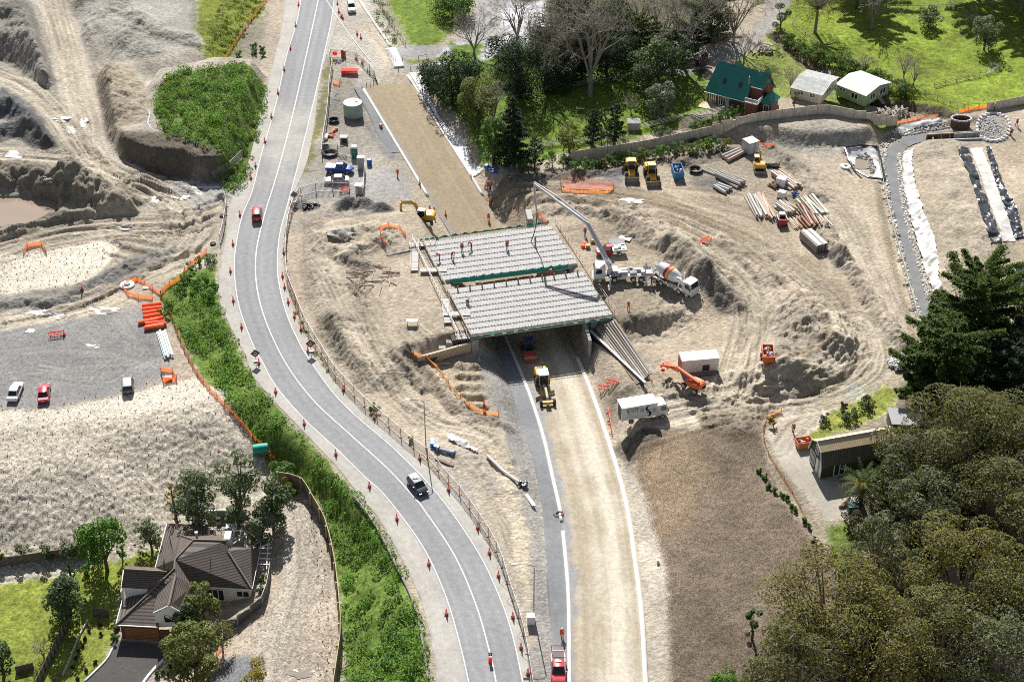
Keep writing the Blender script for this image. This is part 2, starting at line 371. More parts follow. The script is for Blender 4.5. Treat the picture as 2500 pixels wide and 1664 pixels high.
ridge([(185,446),(235,474),(285,502)], 5.5, 3.0, .45, (.24,.215,.18), nz=.3)
level([(-300,482),(60,480),(130,492),(136,512),(112,526),(75,547),(-300,572)], -.9, 1.2)
ridge([(-60,578),(60,557),(115,538),(210,528)], 2.6, 1.3, .35, (.15,.145,.135))
# cut face under the hedge patch, its shade painted into the soil colour
level([(290,392),(330,405),(400,428),(470,436),(560,436),(560,470),(400,480),(330,450)], -.3, 1.5)
paint([(285,352),(330,352),(450,360),(540,405),(550,440),(400,440),(300,385)], (.13,.115,.095), 1.2, 0, .30, zp=1.5)
HC = (.43,.395,.335)
setpath([(105,-60,3.0),(118,0,2.6),(150,90,1.8),(185,200,1.0),(205,300,.4),(218,375,0),(275,425,0)], 3.6, 3.0); setpath([(-60,175,2.0),(60,222,1.4),(130,275,.8),(185,340,.3),(225,390,0)], 3.2, 2.5); setpath([(-100,372,0),(120,388,0),(235,400,0),(330,440,0)], 3.2, 2.5)
track([(105,-60),(118,0),(150,90),(185,200),(205,300),(218,375),(275,425),(350,450),(425,480),(450,545),(420,610)], 3.6, HC, rut=.13)
track([(-60,175),(60,222),(130,275),(185,340),(225,390)], 3.4, HC, rut=.16)
track([(-100,372),(120,388),(235,400),(330,440),(400,470)], 3.6, HC, rut=.16)
track([(-100,618),(0,602),(150,566),(300,548),(420,545),(500,520),(560,500)], 5.0, (.38,.34,.28), rut=.20, freq=1.0)
track([(330,450),(420,490),(445,560),(410,615),(300,600)], 4.2, (.33,.30,.25), rut=.22, freq=1.0)
track([(580,520),(500,600),(350,665),(200,742),(0,790),(-120,810)], 4.5, (.47,.42,.34), rut=.08)
track([(450,470),(520,560),(470,620)], 5, (.40,.365,.31), rut=.10)
paint([(410,440),(560,440),(590,470),(560,520),(470,500)], (.34,.335,.33), 2, 0, .06)
paint([(0,720),(120,700),(230,690),(340,625),(420,600),(470,600),(230,735),(120,755),(0,770)], (.28,.27,.255), 2, None, .12)
ridge([(-40,748),(60,738),(140,735),(230,690),(330,640)], 2.2, .8, .25, (.24,.235,.225))
FIELD = [(-200,650),(50,622),(240,588),(300,598),(262,640),(225,680),(150,700),(60,712),(-200,748)]
paint(FIELD, (.60,.57,.49), .8, 3, .07, var=.12, vf=.9)
# gravel yard
YARD = [(-300,815),(0,800),(150,785),(360,745),(385,800),(405,880),(410,925),(330,958),(120,1000),(-300,1012)]
paint(YARD, GRAV, 2.0, 2, .03, var=.12, vf=.12)
for q in ([(-50,865),(120,850),(300,860)],[(180,800),(260,870),(230,930)],[(300,780),(330,860),(250,900)],[(-60,925),(150,895),(390,880)]): track(q, 1.2, (.30,.30,.30), rut=.03, a=.55, freq=2)
MUL = [(-300,1015),(0,1005),(120,1003),(330,962),(410,932),(470,930),(540,960),(600,1040),(650,1100),(690,1140),(560,1180),(430,1210),(400,1262),(110,1340),(-300,1400)]
paint(MUL, (.50,.465,.40), .8, 3, .10, var=.10, vf=.5)
paint([(-300,1062),(0,1052),(200,1040),(330,1018),(470,990),(555,985),(575,1060),(540,1170),(430,1210),(400,1262),(110,1340),(-300,1400)], (.43,.40,.345), 1.2, 3, .42, var=.16, vf=.8)  # lower slope toned darker: its partial shade is put into the colour
paint([(-300,1015),(0,1005),(120,1003),(330,962),(410,932),(470,930),(520,955),(470,985),(330,1012),(0,1045),(-300,1055)], (.60,.57,.49), .6, 3, .06, var=.08, vf=.8)
paint([(690,1165),(735,1180),(790,1290),(812,1420),(818,1560),(810,1664),(820,1850),(500,1850),(560,1600),(690,1420)], (.40,.35,.295), .8, 3, .09, var=.12, vf=.6, zp=-3)
track([(740,1240),(745,1350),(705,1500),(650,1660),(640,1800)], 2.6, (.41,.38,.33), rut=.05, zp=-3, a=.8)
paint([(520,1640),(560,1610),(640,1615),(660,1700),(500,1720)], (.19,.20,.23), .6, 2, .05, zp=-4)
# driveway
DRIVE = [(285,1560),(420,1570),(440,1590),(400,1620),(345,1664),(300,1800),(150,1800),(215,1664),(262,1620)]
paint([(282,1562),(415,1570),(424,1588),(360,1653),(300,1760),(130,1760),(205,1664),(255,1615),(272,1588)], (.10,.098,.10), .25, 6, 0, var=.08, zp=-5, edge=.1)
# --- site middle : left pad
SH = (.40,.35,.285)
ridge([(800,600),(860,585),(935,580),(945,605)], 3.2, 1.1, .3, PALE)
ridge([(790,625),(850,640),(900,610)], 3.5, .9, .3, SH); ridge([(850,655),(890,668)], 2.2, .9, .28, (.33,.29,.24))
ridge([(775,660),(800,720),(830,790)], 3.5, .7, .12, PALE); ridge([(850,640),(880,630)], 2, .6, .2, PALE)
ridge([(760,560),(740,650),(735,720)], 3.2, .8, .14, SH)
ridge([(800,800),(830,840),(870,885),(905,940)], 3.0, 1.1, .4, (.30,.265,.215))
ridge([(740,550),(800,520),(880,525)], 4, .9, .2, (.34,.31,.27))
ridge([(850,508),(880,506)], 3.2, 1.7, .12, (.17,.17,.175), nz=.1); ridge([(905,514),(930,516)], 3.0, 1.6, .12, (.19,.19,.19), nz=.1)
ridge([(730,500),(760,505)], 2.0, .6, .3, (.12,.115,.11))
for q in ([(860,740),(880,830),(905,900)],[(890,730),(930,800),(960,900)],[(850,720),(900,760)],[(910,830),(960,930),(1050,1010),(1170,1060),(1230,1150)],[(880,830),(940,950),(1040,1040),(1140,1080)],[(860,880),(950,980),(1010,1040)]):
    track(q, 1.5, (.47,.41,.33), rut=.12, a=.75, freq=1.6)
track([(1000,830),(1080,905),(1190,990),(1250,1120)], 3.4, (.42,.37,.30), rut=.14, a=.8)
ridge([(1055,905),(1090,960),(1105,1000)], 1.8, -.9, .1, (.30,.26,.21))
ridge([(960,880),(1010,910),(1040,945)], 2.2, .8, .3, (.27,.24,.20))
# hollow beside the left abutment and its rim
level([(1020,880),(1120,850),(1185,850),(1215,1000),(1190,1010),(1130,995),(1080,950)], -1.4, 3.2)
ridge([(1000,870),(1045,890),(1085,935),(1118,985),(1170,1015),(1235,1025)], 2.4, 1.1, .35, (.24,.21,.175))
for k in range(5): ridge([(1118+4*k,876+25*k),(1160+4*k,877+25*k)], 1.4, .8, .15, (.36,.315,.25))
paint([(1030,880),(1120,862),(1180,865),(1215,1000),(1130,985),(1080,940)], (.40,.345,.265), .8, None, None)
ridge([(1120,1120),(1180,1160),(1230,1190)], 3, .4, .2, (.33,.31,.28)); paint([(1060,1100),(1130,1110),(1200,1200),(1180,1290),(1130,1230)], (.36,.335,.30), 2, None, .1)
paint([(1220,1130),(1260,1190),(1300,1300),(1310,1480),(1290,1500),(1220,1330)], (.50,.445,.36), 1.5, None, .09)
paint([(1195,1340),(1240,1330),(1290,1500),(1305,1664),(1290,1664)], (.36,.345,.32), 1.2, None, .05)
# strip beside upper road : compound
paint([(775,120),(880,120),(960,300),(1000,420),(1000,500),(900,500),(720,480),(735,420),(765,330)], (.335,.315,.285), 1.5, None, .05)
paint([(690,440),(820,430),(1000,400),(1010,480),(900,490),(720,490)], (.33,.33,.33), 2, 2, .05)
paint([(735,420),(760,330),(790,200),(800,150),(812,150),(795,260),(775,345),(755,420)], (.20,.20,.09), .5, None, .12, edge=.9)
paint([(885,290),(955,350),(975,370),(930,372)], (.24,.245,.25), 1, None, .03)
paint([(800,-80),(880,-80),(965,120),(985,175),(930,215),(880,210),(830,140),(780,140),(800,60)], (.44,.42,.385), 1.0, None, .02)
track([(900,60),(935,110),(960,165),(945,205)], 2.2, (.47,.42,.34), rut=.03, a=.8)
paint([(955,115),(1090,112),(1240,100),(1290,20),(1240,-30),(1160,-60),(1160,30),(1095,130),(1090,165),(985,172),(965,130)], (.34,.34,.35), .8, None, .02)
paint([(990,145),(1060,142),(1090,137),(1095,150),(1000,155)], (.17,.20,.05), .5, 1, .05)
paint([(1230,20),(1330,0),(1330,90),(1260,120),(1170,150),(1190,100)], (.42,.42,.43), 1, None, .02)
# --- right of the bridge
DK = (.27,.235,.19)
ridge([(1290,490),(1340,505),(1400,505),(1450,500),(1510,510)], 3.4, 1.4, .45, DK)
ridge([(1310,530),(1400,530),(1480,540),(1500,520),(1545,530)], 2.5, .8, .3, SH)
ridge([(1530,545),(1565,572),(1620,592),(1680,645),(1700,690)], 6, 2.3, .34, (.37,.325,.265))
ridge([(1600,545),(1660,570),(1700,620)], 5, .9, .25, (.38,.335,.275))
ridge([(1640,620),(1690,655),(1720,690)], 4, 1.1, .34, (.35,.31,.255))
ridge([(1745,715),(1780,735)], 4.5, 2.0, .25, (.22,.205,.185), nz=.15)
ridge([(1760,590),(1800,610),(1850,660),(1890,690)], 3.0, .8, .3, (.38,.335,.27))
ridge([(1815,640),(1870,685),(1915,735),(1935,800)], 6, .9, .22, (.42,.37,.30))
ridge([(1960,770),(1985,830),(1940,890),(1895,910)], 8.5, 2.5, .42, (.36,.32,.265))
ridge([(2000,790),(2045,830),(2030,850)], 5, 1.3, .4, (.33,.295,.245))
ridge([(1895,880),(1920,920),(1960,920)], 4, 1.0, .35, (.28,.255,.22))
ridge([(2090,680),(2130,740),(2170,800),(2210,845)], 2.6, 1.2, .5, (.27,.245,.21))
ridge([(2010,560),(2040,610),(2070,650)], 2.6, 1.0, .6, (.15,.145,.14)); ridge([(2045,625),(2058,632)], 2.4, 1.6, .3, (.17,.165,.16)); ridge([(2075,660),(2085,665)], 2.2, 1.2, .2, (.22,.22,.23))
ridge([(1230,440),(1350,430),(1500,420),(1530,410)], 2.0, .7, .35, (.17,.155,.135))
ridge([(1660,400),(1740,380),(1800,370)], 2.6, 1.0, .4, (.22,.20,.17)); ridge([(1870,360),(1930,400),(1960,430),(2000,480)], 2.4, .7, .35, (.29,.26,.215))
ridge([(1930,470),(1990,520),(2020,560)], 2.0, .4, .3, (.33,.29,.24))
paint([(1690,440),(1760,430),(1800,470),(1700,470),(1650,450)], (.22,.22,.225), 2, None, .06); paint([(1470,425),(1520,420),(1530,450),(1480,455)], (.20,.20,.21), 1.5, None, .1)
paint([(1370,440),(1410,430),(1500,445),(1500,470),(1370,462)], (.36,.20,.15), 1, None, .03)
paint([(1300,455),(1420,470),(1490,485),(1440,495),(1320,480)], (.50,.46,.39), 2, None, .04)
track([(1180,480),(1400,485),(1560,500),(1700,545),(1850,610),(1960,690),(2050,780),(2085,840),(2040,890),(1940,940),(1840,960)], 5.0, (.30,.25,.19), rut=.15, freq=1.1)
track([(2085,800),(2110,860),(2080,910),(1950,960),(1700,1000),(1560,1040)], 5.0, (.47,.42,.345), rut=.12, freq=1.2)
track([(1700,620),(1790,690),(1840,760),(1830,850),(1800,960)], 4.0, (.46,.41,.335), rut=.14, freq=1.4)
track([(1760,590),(1850,700),(1860,780),(1830,860)], 2.0, (.47,.42,.34), rut=.14, freq=1.8, a=.7)
track([(1800,980),(1930,960),(1960,1010),(1920,1040),(1890,1090)], 3.4, (.47,.42,.35), rut=.04)
track([(1640,440),(1720,500),(1850,540),(1900,600)], 3.0, SAND, rut=.08, a=.6)
track([(1560,440),(1750,470),(1900,500),(2060,620),(2120,760)], 2.2, SAND, rut=.09, a=.6)
for q in ([(2020,470),(2080,560),(2120,640)],[(2060,430),(2120,560),(2190,760)],[(1960,440),(2080,500)],[(2090,600),(2150,720),(2200,820)]): track(q, 1.6, (.50,.44,.355), rut=.06, a=.7, freq=1.5)
paint([(2080,545),(2110,540),(2135,640),(2105,650)], (.30,.28,.22), 1.2, None, .12)
paint([(2240,380),(2330,365),(2400,560),(2420,620),(2320,620)], (.45,.40,.325), 2, None, .04); ridge([(2290,370),(2330,450),(2380,560)], 8, 1.2, .05, None)
paint([(2240,480),(2310,620),(2300,640),(2220,560)], (.36,.325,.27), 2, None, .05)
paint([(2000,930),(2080,915),(2130,930),(2110,960),(2040,985),(1995,1000)], (.47,.43,.33), 1.5, None, .05); paint([(2070,930),(2115,935),(2085,975),(2055,965)], (.40,.42,.38), .8, None, .03)
level([(1700,345),(1760,335),(1860,350),(1900,380),(1700,400)], 0.0, 2)
paint([(1880,330),(2000,300),(2100,320),(2110,340),(2020,370),(1960,360),(1900,345)], (.31,.30,.27), 1.5, None, .15, zp=1.5)
ridge([(1555,975),(1600,960),(1650,950),(1720,935)], 3, .3, .2, None)
ridge([(1520,960),(1560,955)], 3.0, -.9, .1, (.27,.235,.19)); ridge([(1530,945),(1590,940)], 2, .5, .15, (.40,.35,.285))
ridge([(1490,1080),(1530,1090),(1580,1070)], 3, .5, .4, (.20,.18,.15))
ridge([(1570,700),(1640,740),(1620,800),(1540,820)], 4, -.8, .25, (.38,.335,.27)); ridge([(1545,795),(1600,790),(1650,770)], 2.5, .9, .35, (.34,.30,.245))
ridge([(1750,1020),(1800,1040),(1850,1000)], 4, .6, .3, (.33,.285,.225))
MFIELD = [(1560,1088),(1620,1062),(1700,1050),(1860,1050),(1878,1120),(1900,1190),(1975,1300),(2050,1410),(2070,1460),(1900,1664),(1880,1850),(1640,1850),(1632,1664),(1625,1500),(1620,1380),(1590,1300),(1568,1220),(1545,1130)]
paint(MFIELD, (.175,.14,.108), 1.0, 4, .13, var=.16, vf=.35)
paint([(1560,1090),(1700,1060),(1720,1150),(1690,1290),(1600,1300),(1565,1210)], (.25,.19,.13), 3, 4, .13, var=.14)
paint([(1545,1260),(1600,1300),(1625,1400),(1630,1560),(1636,1850),(1590,1850),(1580,1500),(1560,1330)], (.46,.425,.365), .8, None, .05)
paint([(1500,1080),(1545,1110),(1590,1240),(1600,1310),(1560,1300),(1520,1180)], (.39,.36,.31), .8, None, .06)
paint([(1880,1090),(1905,1075),(1990,1080),(2010,1130),(2070,1200),(2075,1260),(2020,1265),(1960,1200),(1905,1140)], (.42,.40,.355), .6, 5, .0)
paint([(1860,1060),(1885,1090),(1905,1140),(1970,1230),(2010,1290),(1990,1310),(1900,1180)], (.30,.265,.21), .6, None, .07)
# creek ditch behind the sheds and channel
for q, ww in (([(1900,90),(1960,140),(2050,200),(2120,240),(2230,260),(2300,275)], 2.0),): ridge(q, 3.0, -1.2, .3, (.13,.11,.07))
CHN = [(2390,318,-.9),(2290,330,-.9),(2205,345,-1.1),(2175,395,-1.2),(2188,480,-1.3),(2208,580,-1.4),(2238,700,-1.5),(2275,820,-1.6),(2310,930,-1.6)]
setpath(CHN, 2.2, 2.4)
paint([(2060,350),(2100,352),(2150,360),(2158,440),(2100,430),(2070,390)], (.40,.38,.34), .5, None, .06); level([(2080,375),(2110,372),(2135,390),(2140,425),(2105,420)], -1.3, 2.5)
paint([(2390,285),(2440,280),(2465,310),(2450,345),(2410,350)], (.30,.29,.275), .8, None, .1)
mr = random.Random(5)
def marks(pts, n, sp, col=(.47,.42,.345), rut=.10):
    for k in range(n):
        dx, dy = mr.uniform(-sp, sp), mr.uniform(-sp, sp)*.5; q = [(x+dx+mr.uniform(-6, 6), y+dy+mr.uniform(-4, 4)) for x, y in pts]; i = mr.randrange(0, max(1, len(q)-2)); c = np.array(col)*mr.uniform(.75, 1.08)
        for o in (-7, 7): track([(x+o, y) for x, y in q[i:i+mr.randint(3, 5)]], .38, tuple(c), f=.25, rut=rut, a=mr.uniform(.35, .8), freq=2.5, fz=.5)
marks([(1180,480),(1400,490),(1560,505),(1700,548),(1850,612),(1960,692),(2050,780),(2085,840),(2040,895),(1940,950)], 22, 26)
marks([(2080,800),(2110,860),(2060,920),(1950,965),(1700,1000),(1560,1040)], 14, 26); marks([(1700,600),(1790,690),(1840,760),(1830,850),(1800,960)], 12, 26)
marks([(860,720),(880,800),(900,870),(950,960),(1050,1020),(1180,1060),(1240,1150)], 16, 34); marks([(760,600),(790,680),(830,760),(880,830),(940,920)], 6, 20); marks([(1990,430),(2060,520),(2110,620),(2180,760)], 8, 24)
marks([(0,610),(150,575),(300,560),(420,560),(500,530),(560,500)], 14, 20); marks([(560,530),(500,605),(350,668),(200,745),(0,792)], 10, 16); marks([(105,-60),(118,0),(150,90),(185,200),(205,300),(218,375),(275,425),(350,450),(425,480),(450,545)], 14, 9); marks([(-60,175),(60,222),(130,275),(185,340),(225,390)], 8, 8); marks([(200,780),(260,840),(330,870),(250,920),(100,900)], 8, 40, (.30,.30,.30), .03)
marks([(1100,1120),(1160,1180),(1220,1290),(1260,1420),(1280,1560)], 5, 14); marks([(1490,830),(1560,850),(1640,960),(1760,1000)], 5, 20)
# --- trench of the new road, then the flat main road
TC = [((a[0]+b[0])/2, (a[1]+b[1])/2, (a[2]+b[2])/2) for a, b in zip(KL, KR)]
WK = 9.6
setpath([(p[0]-(12 if 560 < p[1] < 1100 else 4), p[1], p[2]-.06) for p in TC], 6.0, 5.0)
paint([(1150,830),(1225,830),(1290,1010),(1330,1240),(1370,1664),(1300,1664),(1295,1300),(1240,1080)], (.30,.295,.29), 1.0, None, .03)
RM = [(p[0], p[1], 0) for p in RC]
W = smooth(np.column_stack([W2(RM), np.zeros(len(RM))]), 4); s = sub(W, 12); D, S_, T_, Z_ = dline(W, GX[s], GY[s]); m = sst(10.5, 7.0, D); HT[s] *= (1-m); RG[s] *= 1-sst(8.5, 6, D)
# --- fine relief
n1 = fbm(GX, GY, .55, 3, 4.); n2 = fbm(GX, GY, 1.9, 2, 9.); n3 = 1-np.abs(fbm(GX, GY, .9, 3, 21.))*1.3
inside = sst(1.15, 1.05, np.abs(us))[None, :]*sst(100, 118, GY)
n5 = fbm(GX, GY, 3.6, 1, 41.); n4 = 1-np.abs(fbm(GX, GY, .28, 3, 33.))*1.4
m3 = (REG == 3)*sst(.2, .4, RG)
HT += m3*(.13*n2+.10*n5+.05*n1)*inside+(1-m3)*np.minimum(RG, .34)*(.34*n1+.34*n2+.22*n5+.34*(n3-.6)+.25*(n4-.6)*sst(.1, .3, RG))*inside
q_ = fbm(GX, GY, .22, 3, 51.)*2.4; q_ = q_-np.floor(q_); HT += np.clip(RG, 0, .4)*.75*(q_-.5)*inside*(REG == 0)*sst(.03, .1, RG)
cl = np.maximum(0, vn(GX*1.7+9, GY*1.7)-.42)+.6*np.maximum(0, vn(GX*3.3, GY*3.3+5)-.5); HT += cl*np.clip(RG*1.2, .0, .25)*inside*(REG == 0)
CO *= (1-.24*sst(.25, .6, fbm(GX, GY, .045, 3, 61.))*(REG == 0)*sst(.015, .03, RG))[..., None]
HT += .12*fbm(GX, GY, .05, 2, 2.)*sst(.02, .03, RG)
CO *= (1+.15*fbm(GX, GY, .11, 4, 14.)+(.09*n2+.07*n5)*sst(.0, .05, RG))[..., None]
_l = CO.mean(-1, keepdims=True); _w = np.where((REG == 1)[..., None], 1.0, .93); CO = np.clip((_l+(CO-_l)*_w)*np.where((REG == 1)[..., None], 1.12, (.92, .89, .84)), .02, .8)
def _n(): pass
def Hf(x, y):
    j = np.searchsorted(ys, y)-1; j = int(np.clip(j, 0, len(ys)-2)); ty = (y-ys[j])/(ys[j+1]-ys[j])
    u = x/(hw[j]*(1-ty)+hw[j+1]*ty); i = int(np.clip(np.searchsorted(us, u)-1, 0, len(us)-2)); tx = (u-us[i])/(us[i+1]-us[i])
    return float((HT[j, i]*(1-tx)+HT[j, i+1]*tx)*(1-ty)+(HT[j+1, i]*(1-tx)+HT[j+1, i+1]*tx)*ty)
def G(px, py, dz=0.0):
    """point of the ground seen at photo position"""
    z = 0.0
    for _ in range(12):
        p = P(px, py, z); z = .5*z+.5*Hf(p.x, p.y)
    p = P(px, py, z); return Vector((p.x, p.y, Hf(p.x, p.y)+dz))
def ang(a, b):
    p = G(*a); q = G(*b); return math.atan2(q.y-p.y, q.x-p.x)
def ground_mat(name, chips=0., cs=8., bump=.04, bs=9., var=.16, sc=1.6, rough=.95, stretch=1., bd=8):
    m = mat(name, (1, 1, 1), rough, var, sc, bump=bump, bscale=bs, bdet=bd, attr='soil', spec=.15)
    if chips:
        nt = m.node_tree; L = nt.links.new; b = nt.nodes['Principled BSDF']; c = b.inputs['Base Color'].links[0].from_socket
        tc = nd(nt, 'ShaderNodeTexCoord'); vo = nd(nt, 'ShaderNodeTexVoronoi'); vo.inputs['Scale'].default_value = cs
        L(tc.outputs['Object'], vo.inputs['Vector'])
        sp = nd(nt, 'ShaderNodeSeparateColor'); L(vo.outputs['Color'], sp.inputs[0]); mr = nd(nt, 'ShaderNodeMapRange'); L(sp.outputs[0], mr.inputs[0]); mr.inputs[3].default_value = 1-chips; mr.inputs[4].default_value = 1+chips
        v = nd(nt, 'ShaderNodeVectorMath', operation='SCALE'); L(c, v.inputs[0]); L(mr.outputs[0], v.inputs[3]); L(v.outputs[0], b.inputs['Base Color'])
    return m
GM = [ground_mat('bare_earth', .16, 4., .22, 2.2, .20, 1.2), ground_mat('grass_turf', .35, 4.0, .08, 5., .3, .8), ground_mat('gravel_stone', .3, 7., .03, 12.),
      ground_mat('pale_mulch', .4, 6., .08, 6., .25, 2.5), ground_mat('bark_mulch', .55, 9., .10, 8., .22, 5.0), ground_mat('paving_concrete', .12, 5., .0, 9., .08), ground_mat('asphalt_drive', .12, 6., .0, 9., .10)]
GN = ['ground', 'grass', 'gravel_yard', 'pale_mulch_ground', 'bark_mulch_ground', 'paved_yard', 'driveway']
nr, nc = GX.shape; ix = np.arange(nr*nc).reshape(nr, nc)
Q = np.stack([ix[:-1, :-1], ix[:-1, 1:], ix[1:, 1:], ix[1:, :-1]], -1).reshape(-1, 4)
RQ = REG[:-1, :-1].ravel(); VV = np.column_stack([GX.ravel(), GY.ravel(), HT.ravel()]); CC = CO.reshape(-1, 3)
for k in range(7):
    q = Q[RQ == k]
    if not len(q): continue
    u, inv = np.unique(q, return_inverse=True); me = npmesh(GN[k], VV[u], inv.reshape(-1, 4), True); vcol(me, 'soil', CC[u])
    tag(link(GN[k], me, GM[k]), kind='structure')
# ================================================================ roads, kerbs, water
def rowx(line, yy, z3=None):
    W = smooth(np.array([[*P(p[0], p[1], p[2] if len(p) > 2 else 0)] for p in line]), 6); o = np.argsort(W[:, 1])
    return np.interp(yy, W[o, 1], W[o, 0]), np.interp(yy, W[o, 1], W[o, 2])
def sheet(name, cols, yy, zoff, colfn, m, kind='structure'):
    """cols: list of (x,z) arrays and number of steps to the next"""
    X = []; Z = []; Tn = []
    for i, (xz, n) in enumerate(cols[:-1]):
        nx = cols[i+1][0]
        for k in range(n): t = k/n; X.append(xz[0]*(1-t)+nx[0]*t); Z.append(xz[1]*(1-t)+nx[1]*t); Tn.append(i+t)
    X.append(cols[-1][0][0]); Z.append(cols[-1][0][1]); Tn.append(len(cols)-1)
    X = np.stack(X, 1); Z = np.stack(Z, 1); Y = np.repeat(yy[:, None], X.shape[1], 1); Tn = np.repeat(np.array(Tn)[None], len(yy), 0)
    C = colfn(X, Y, Tn); V = np.column_stack([X.ravel(), Y.ravel(), (Z+zoff).ravel()])
    i = np.arange(X.size).reshape(X.shape); F = np.stack([i[:-1, :-1], i[:-1, 1:], i[1:, 1:], i[1:, :-1]], -1).reshape(-1, 4)
    me = npmesh(name, V, F, True); vcol(me, 'soil', C.reshape(-1, 3)); return tag(link(name, me, m), kind=kind)
MR = ground_mat('road_seal', .10, 7., .012, 14., .10, 1.2, .9)
yr = np.arange(118, 372, .4)
def roadcol(X, Y, T):
    sh = np.array((.40, .38, .345)); ln = np.array((.262, .264, .27)); dk = np.array((.20, .20, .207))
    lane = sst(.86, 1.02, T)*sst(3.14, 2.98, T); f = T-np.floor(T)
    wheel = np.exp(-((f-.28)/.11)**2)+np.exp(-((f-.74)/.11)**2)
    st_ = vn(T*9, Y*.02)*.5+vn(T*23, Y*.035)*.35+.5*fbm(X, Y, .12, 3)
    C = sh*(1-lane[..., None])+(ln*(1-.0*wheel[..., None])+.028*wheel[..., None])*lane[..., None]
    C = C*((1+.08*st_)*(1-.07*lane*(vn(T*1.3+3, Y*.045) > .15))*(1+.08*(lane < .5)*fbm(X, Y, .3, 3, 2)))[..., None]
    px, py = [], None
    d = sst(252, 262, Y)*sst(292, 280, Y)*.85*(.6+.6*fbm(X, Y, .2, 3, 4)) ; d = np.clip(d, 0, .75)
    edge = sst(.14, .0, T)+sst(3.86, 4., T); C = C*(1-.35*edge*np.clip(.5+fbm(X, Y, .6, 2, 7), 0, 1))[..., None]
    return C*(1-d[..., None])+np.array((.42, .40, .36))*d[..., None]
main = sheet('road', [(rowx(SL, yr), 10), (rowx(RL, yr), 16), (rowx(RC, yr), 16), (rowx(RR, yr), 10), (rowx(SR, yr), 0)], yr, .05, roadcol, MR)
def strip(name, line, y0, y1, w, zo, m, step=.6, dash=None, h=0.0):
    """flat marking (h=0) or kerb (h>0) of width w along a line"""
    W = smooth(np.array([[*P(p[0], p[1], p[2] if len(p) > 2 else 0)] for p in line]), 8)
    ya = P(1250, y1, 0).y if y1 is not None else -1e9; yb = P(1250, y0, 0).y if y0 is not None else 1e9
    W = W[(W[:, 1] >= ya) & (W[:, 1] <= yb)]
    T = np.gradient(W[:, :2], axis=0); T /= np.linalg.norm(T, axis=1, keepdims=True); N = np.column_stack([-T[:, 1], T[:, 0]])
    a = W.copy(); b = W.copy(); a[:, :2] += N*w/2; b[:, :2] -= N*w/2; a[:, 2] += zo; b[:, 2] += zo; n = len(W)
    if not h:
        V = np.vstack([a, b]); F = np.array([[i, i+1, n+i+1, n+i] for i in range(n-1)])
    else:
        a2 = a.copy(); b2 = b.copy(); a2[:, 2] -= h; b2[:, 2] -= h; V = np.vstack([a2, a, b, b2])
        F = np.array([[k*n+i, k*n+i+1, (k+1)*n+i+1, (k+1)*n+i] for k in range(3) for i in range(n-1)]+[[0, n, 2*n, 3*n], [n-1, 4*n-1, 3*n-1, 2*n-1]])
    return tag(link(name, npmesh(name, V, F), m), kind='structure')
WP = mat('road_paint', (.72, .72, .70), .7, .14, 2.0, dirt=.35)
for ln, wd in ((RL, .13), (RR, .13), (RC, .17)): strip('road_marking', ln, None, None, wd, .062, WP)
strip('road_marking', [(796,0),(822,40),(852,84),(880,120),(905,150)], None, None, .14, .09, WP)
# new formation in the cutting
yk = np.arange(P(1250, 1800, 0).y, P(1250, 206, -.2).y, .45)
MF = ground_mat('road_base', .12, 6., .012, 14., .12, 1.4, .95)
def formcol(X, Y, T):
    t = T/3; far = sst(222, 228, Y)[..., None]
    st_ = .6*vn(t*11, Y*.03)+.5*vn(t*26, Y*.05)+.5*fbm(X, Y, .25, 3)
    tan = np.array((.315, .255, .175)); pale = np.array((.53, .485, .40)); mid = np.array((.34, .29, .215)); gr = np.array((.27, .27, .275))
    c = np.exp(-((t-.50)/.17)**2)+.55*np.exp(-((t-.27)/.07)**2)
    c = np.clip(c*.95+.45*st_+.12*np.sign(vn(t*5, Y*.012+7)), 0, 1)[..., None]; near = mid*(1-c)+pale*c
    f = tan*(1+.10*st_+.10*sst(.6, .9, t))[..., None]
    C = near*(1-far)+f*far
    e = (sst(.10, .02, t+.04*fbm(X, Y, .4, 2))+sst(.93, .99, t+.03*fbm(X, Y, .4, 2)))[..., None]*(1-.5*far)
    return np.clip(C*(1-e)+gr*e, 0, .8)
yk = np.arange(P(1250, 1800, 0).y, P(900, 206, -.2).y, .45)
sheet('road_formation', [(rowx(KL, yk), 12), ((rowx(KL, yk)[0]*.5+rowx(KR, yk)[0]*.5, rowx(KL, yk)[1]*.5+rowx(KR, yk)[1]*.5), 12), (tuple(.15*a+.85*b for a, b in zip(rowx(KL, yk), rowx(KR, yk))), 6), (rowx(KR, yk), 0)], yk, .12, formcol, MF)
# asphalt path left of the kerb
PL = [(1148,818,ZB),(1200,880,-4.0),(1246,955,-3.5),(1285,1130,-2.2),(1310,1270,-1.4),(1332,1400,-.8),(1342,1540,-.3),(1340,1664,-.1),(1338,1800,0)]
yp = np.arange(P(1250, 1800, 0).y, P(1170, 790, ZB).y, .45)
ac = lambda X, Y, T: np.array((.205, .21, .22))*(1+.10*fbm(X, Y, .2, 4, 3)-.25*sst(.12, 0, T))[..., None]
sheet('asphalt_path', [(rowx(PL, yp), 8), (rowx(KL, yp), 0)], yp, .10, ac, MR)
PF = [(868,222,-.1),(905,290,-.8),(925,345,-1.2),(940,372,-1.5)]
yp2 = np.arange(P(940, 372, -1.5).y, P(872, 214, -.1).y, .45)
sheet('asphalt_path', [(rowx([(860,205,0)]+PF+[(975,390,-1.7)], yp2), 6), (rowx(KL, yp2), 0)], yp2, .10, ac, MR)
KB = mat('kerb_concrete', (.66, .65, .62), .85, .10, 1.5, dirt=.25)
strip('kerb', KL, 206, 452, .50, .26, KB, h=.6); strip('kerb', KL, 566, 1262, .50, .26, KB, h=.6); strip('kerb', KL, 1272, 1800, .50, .26, KB, h=.6)
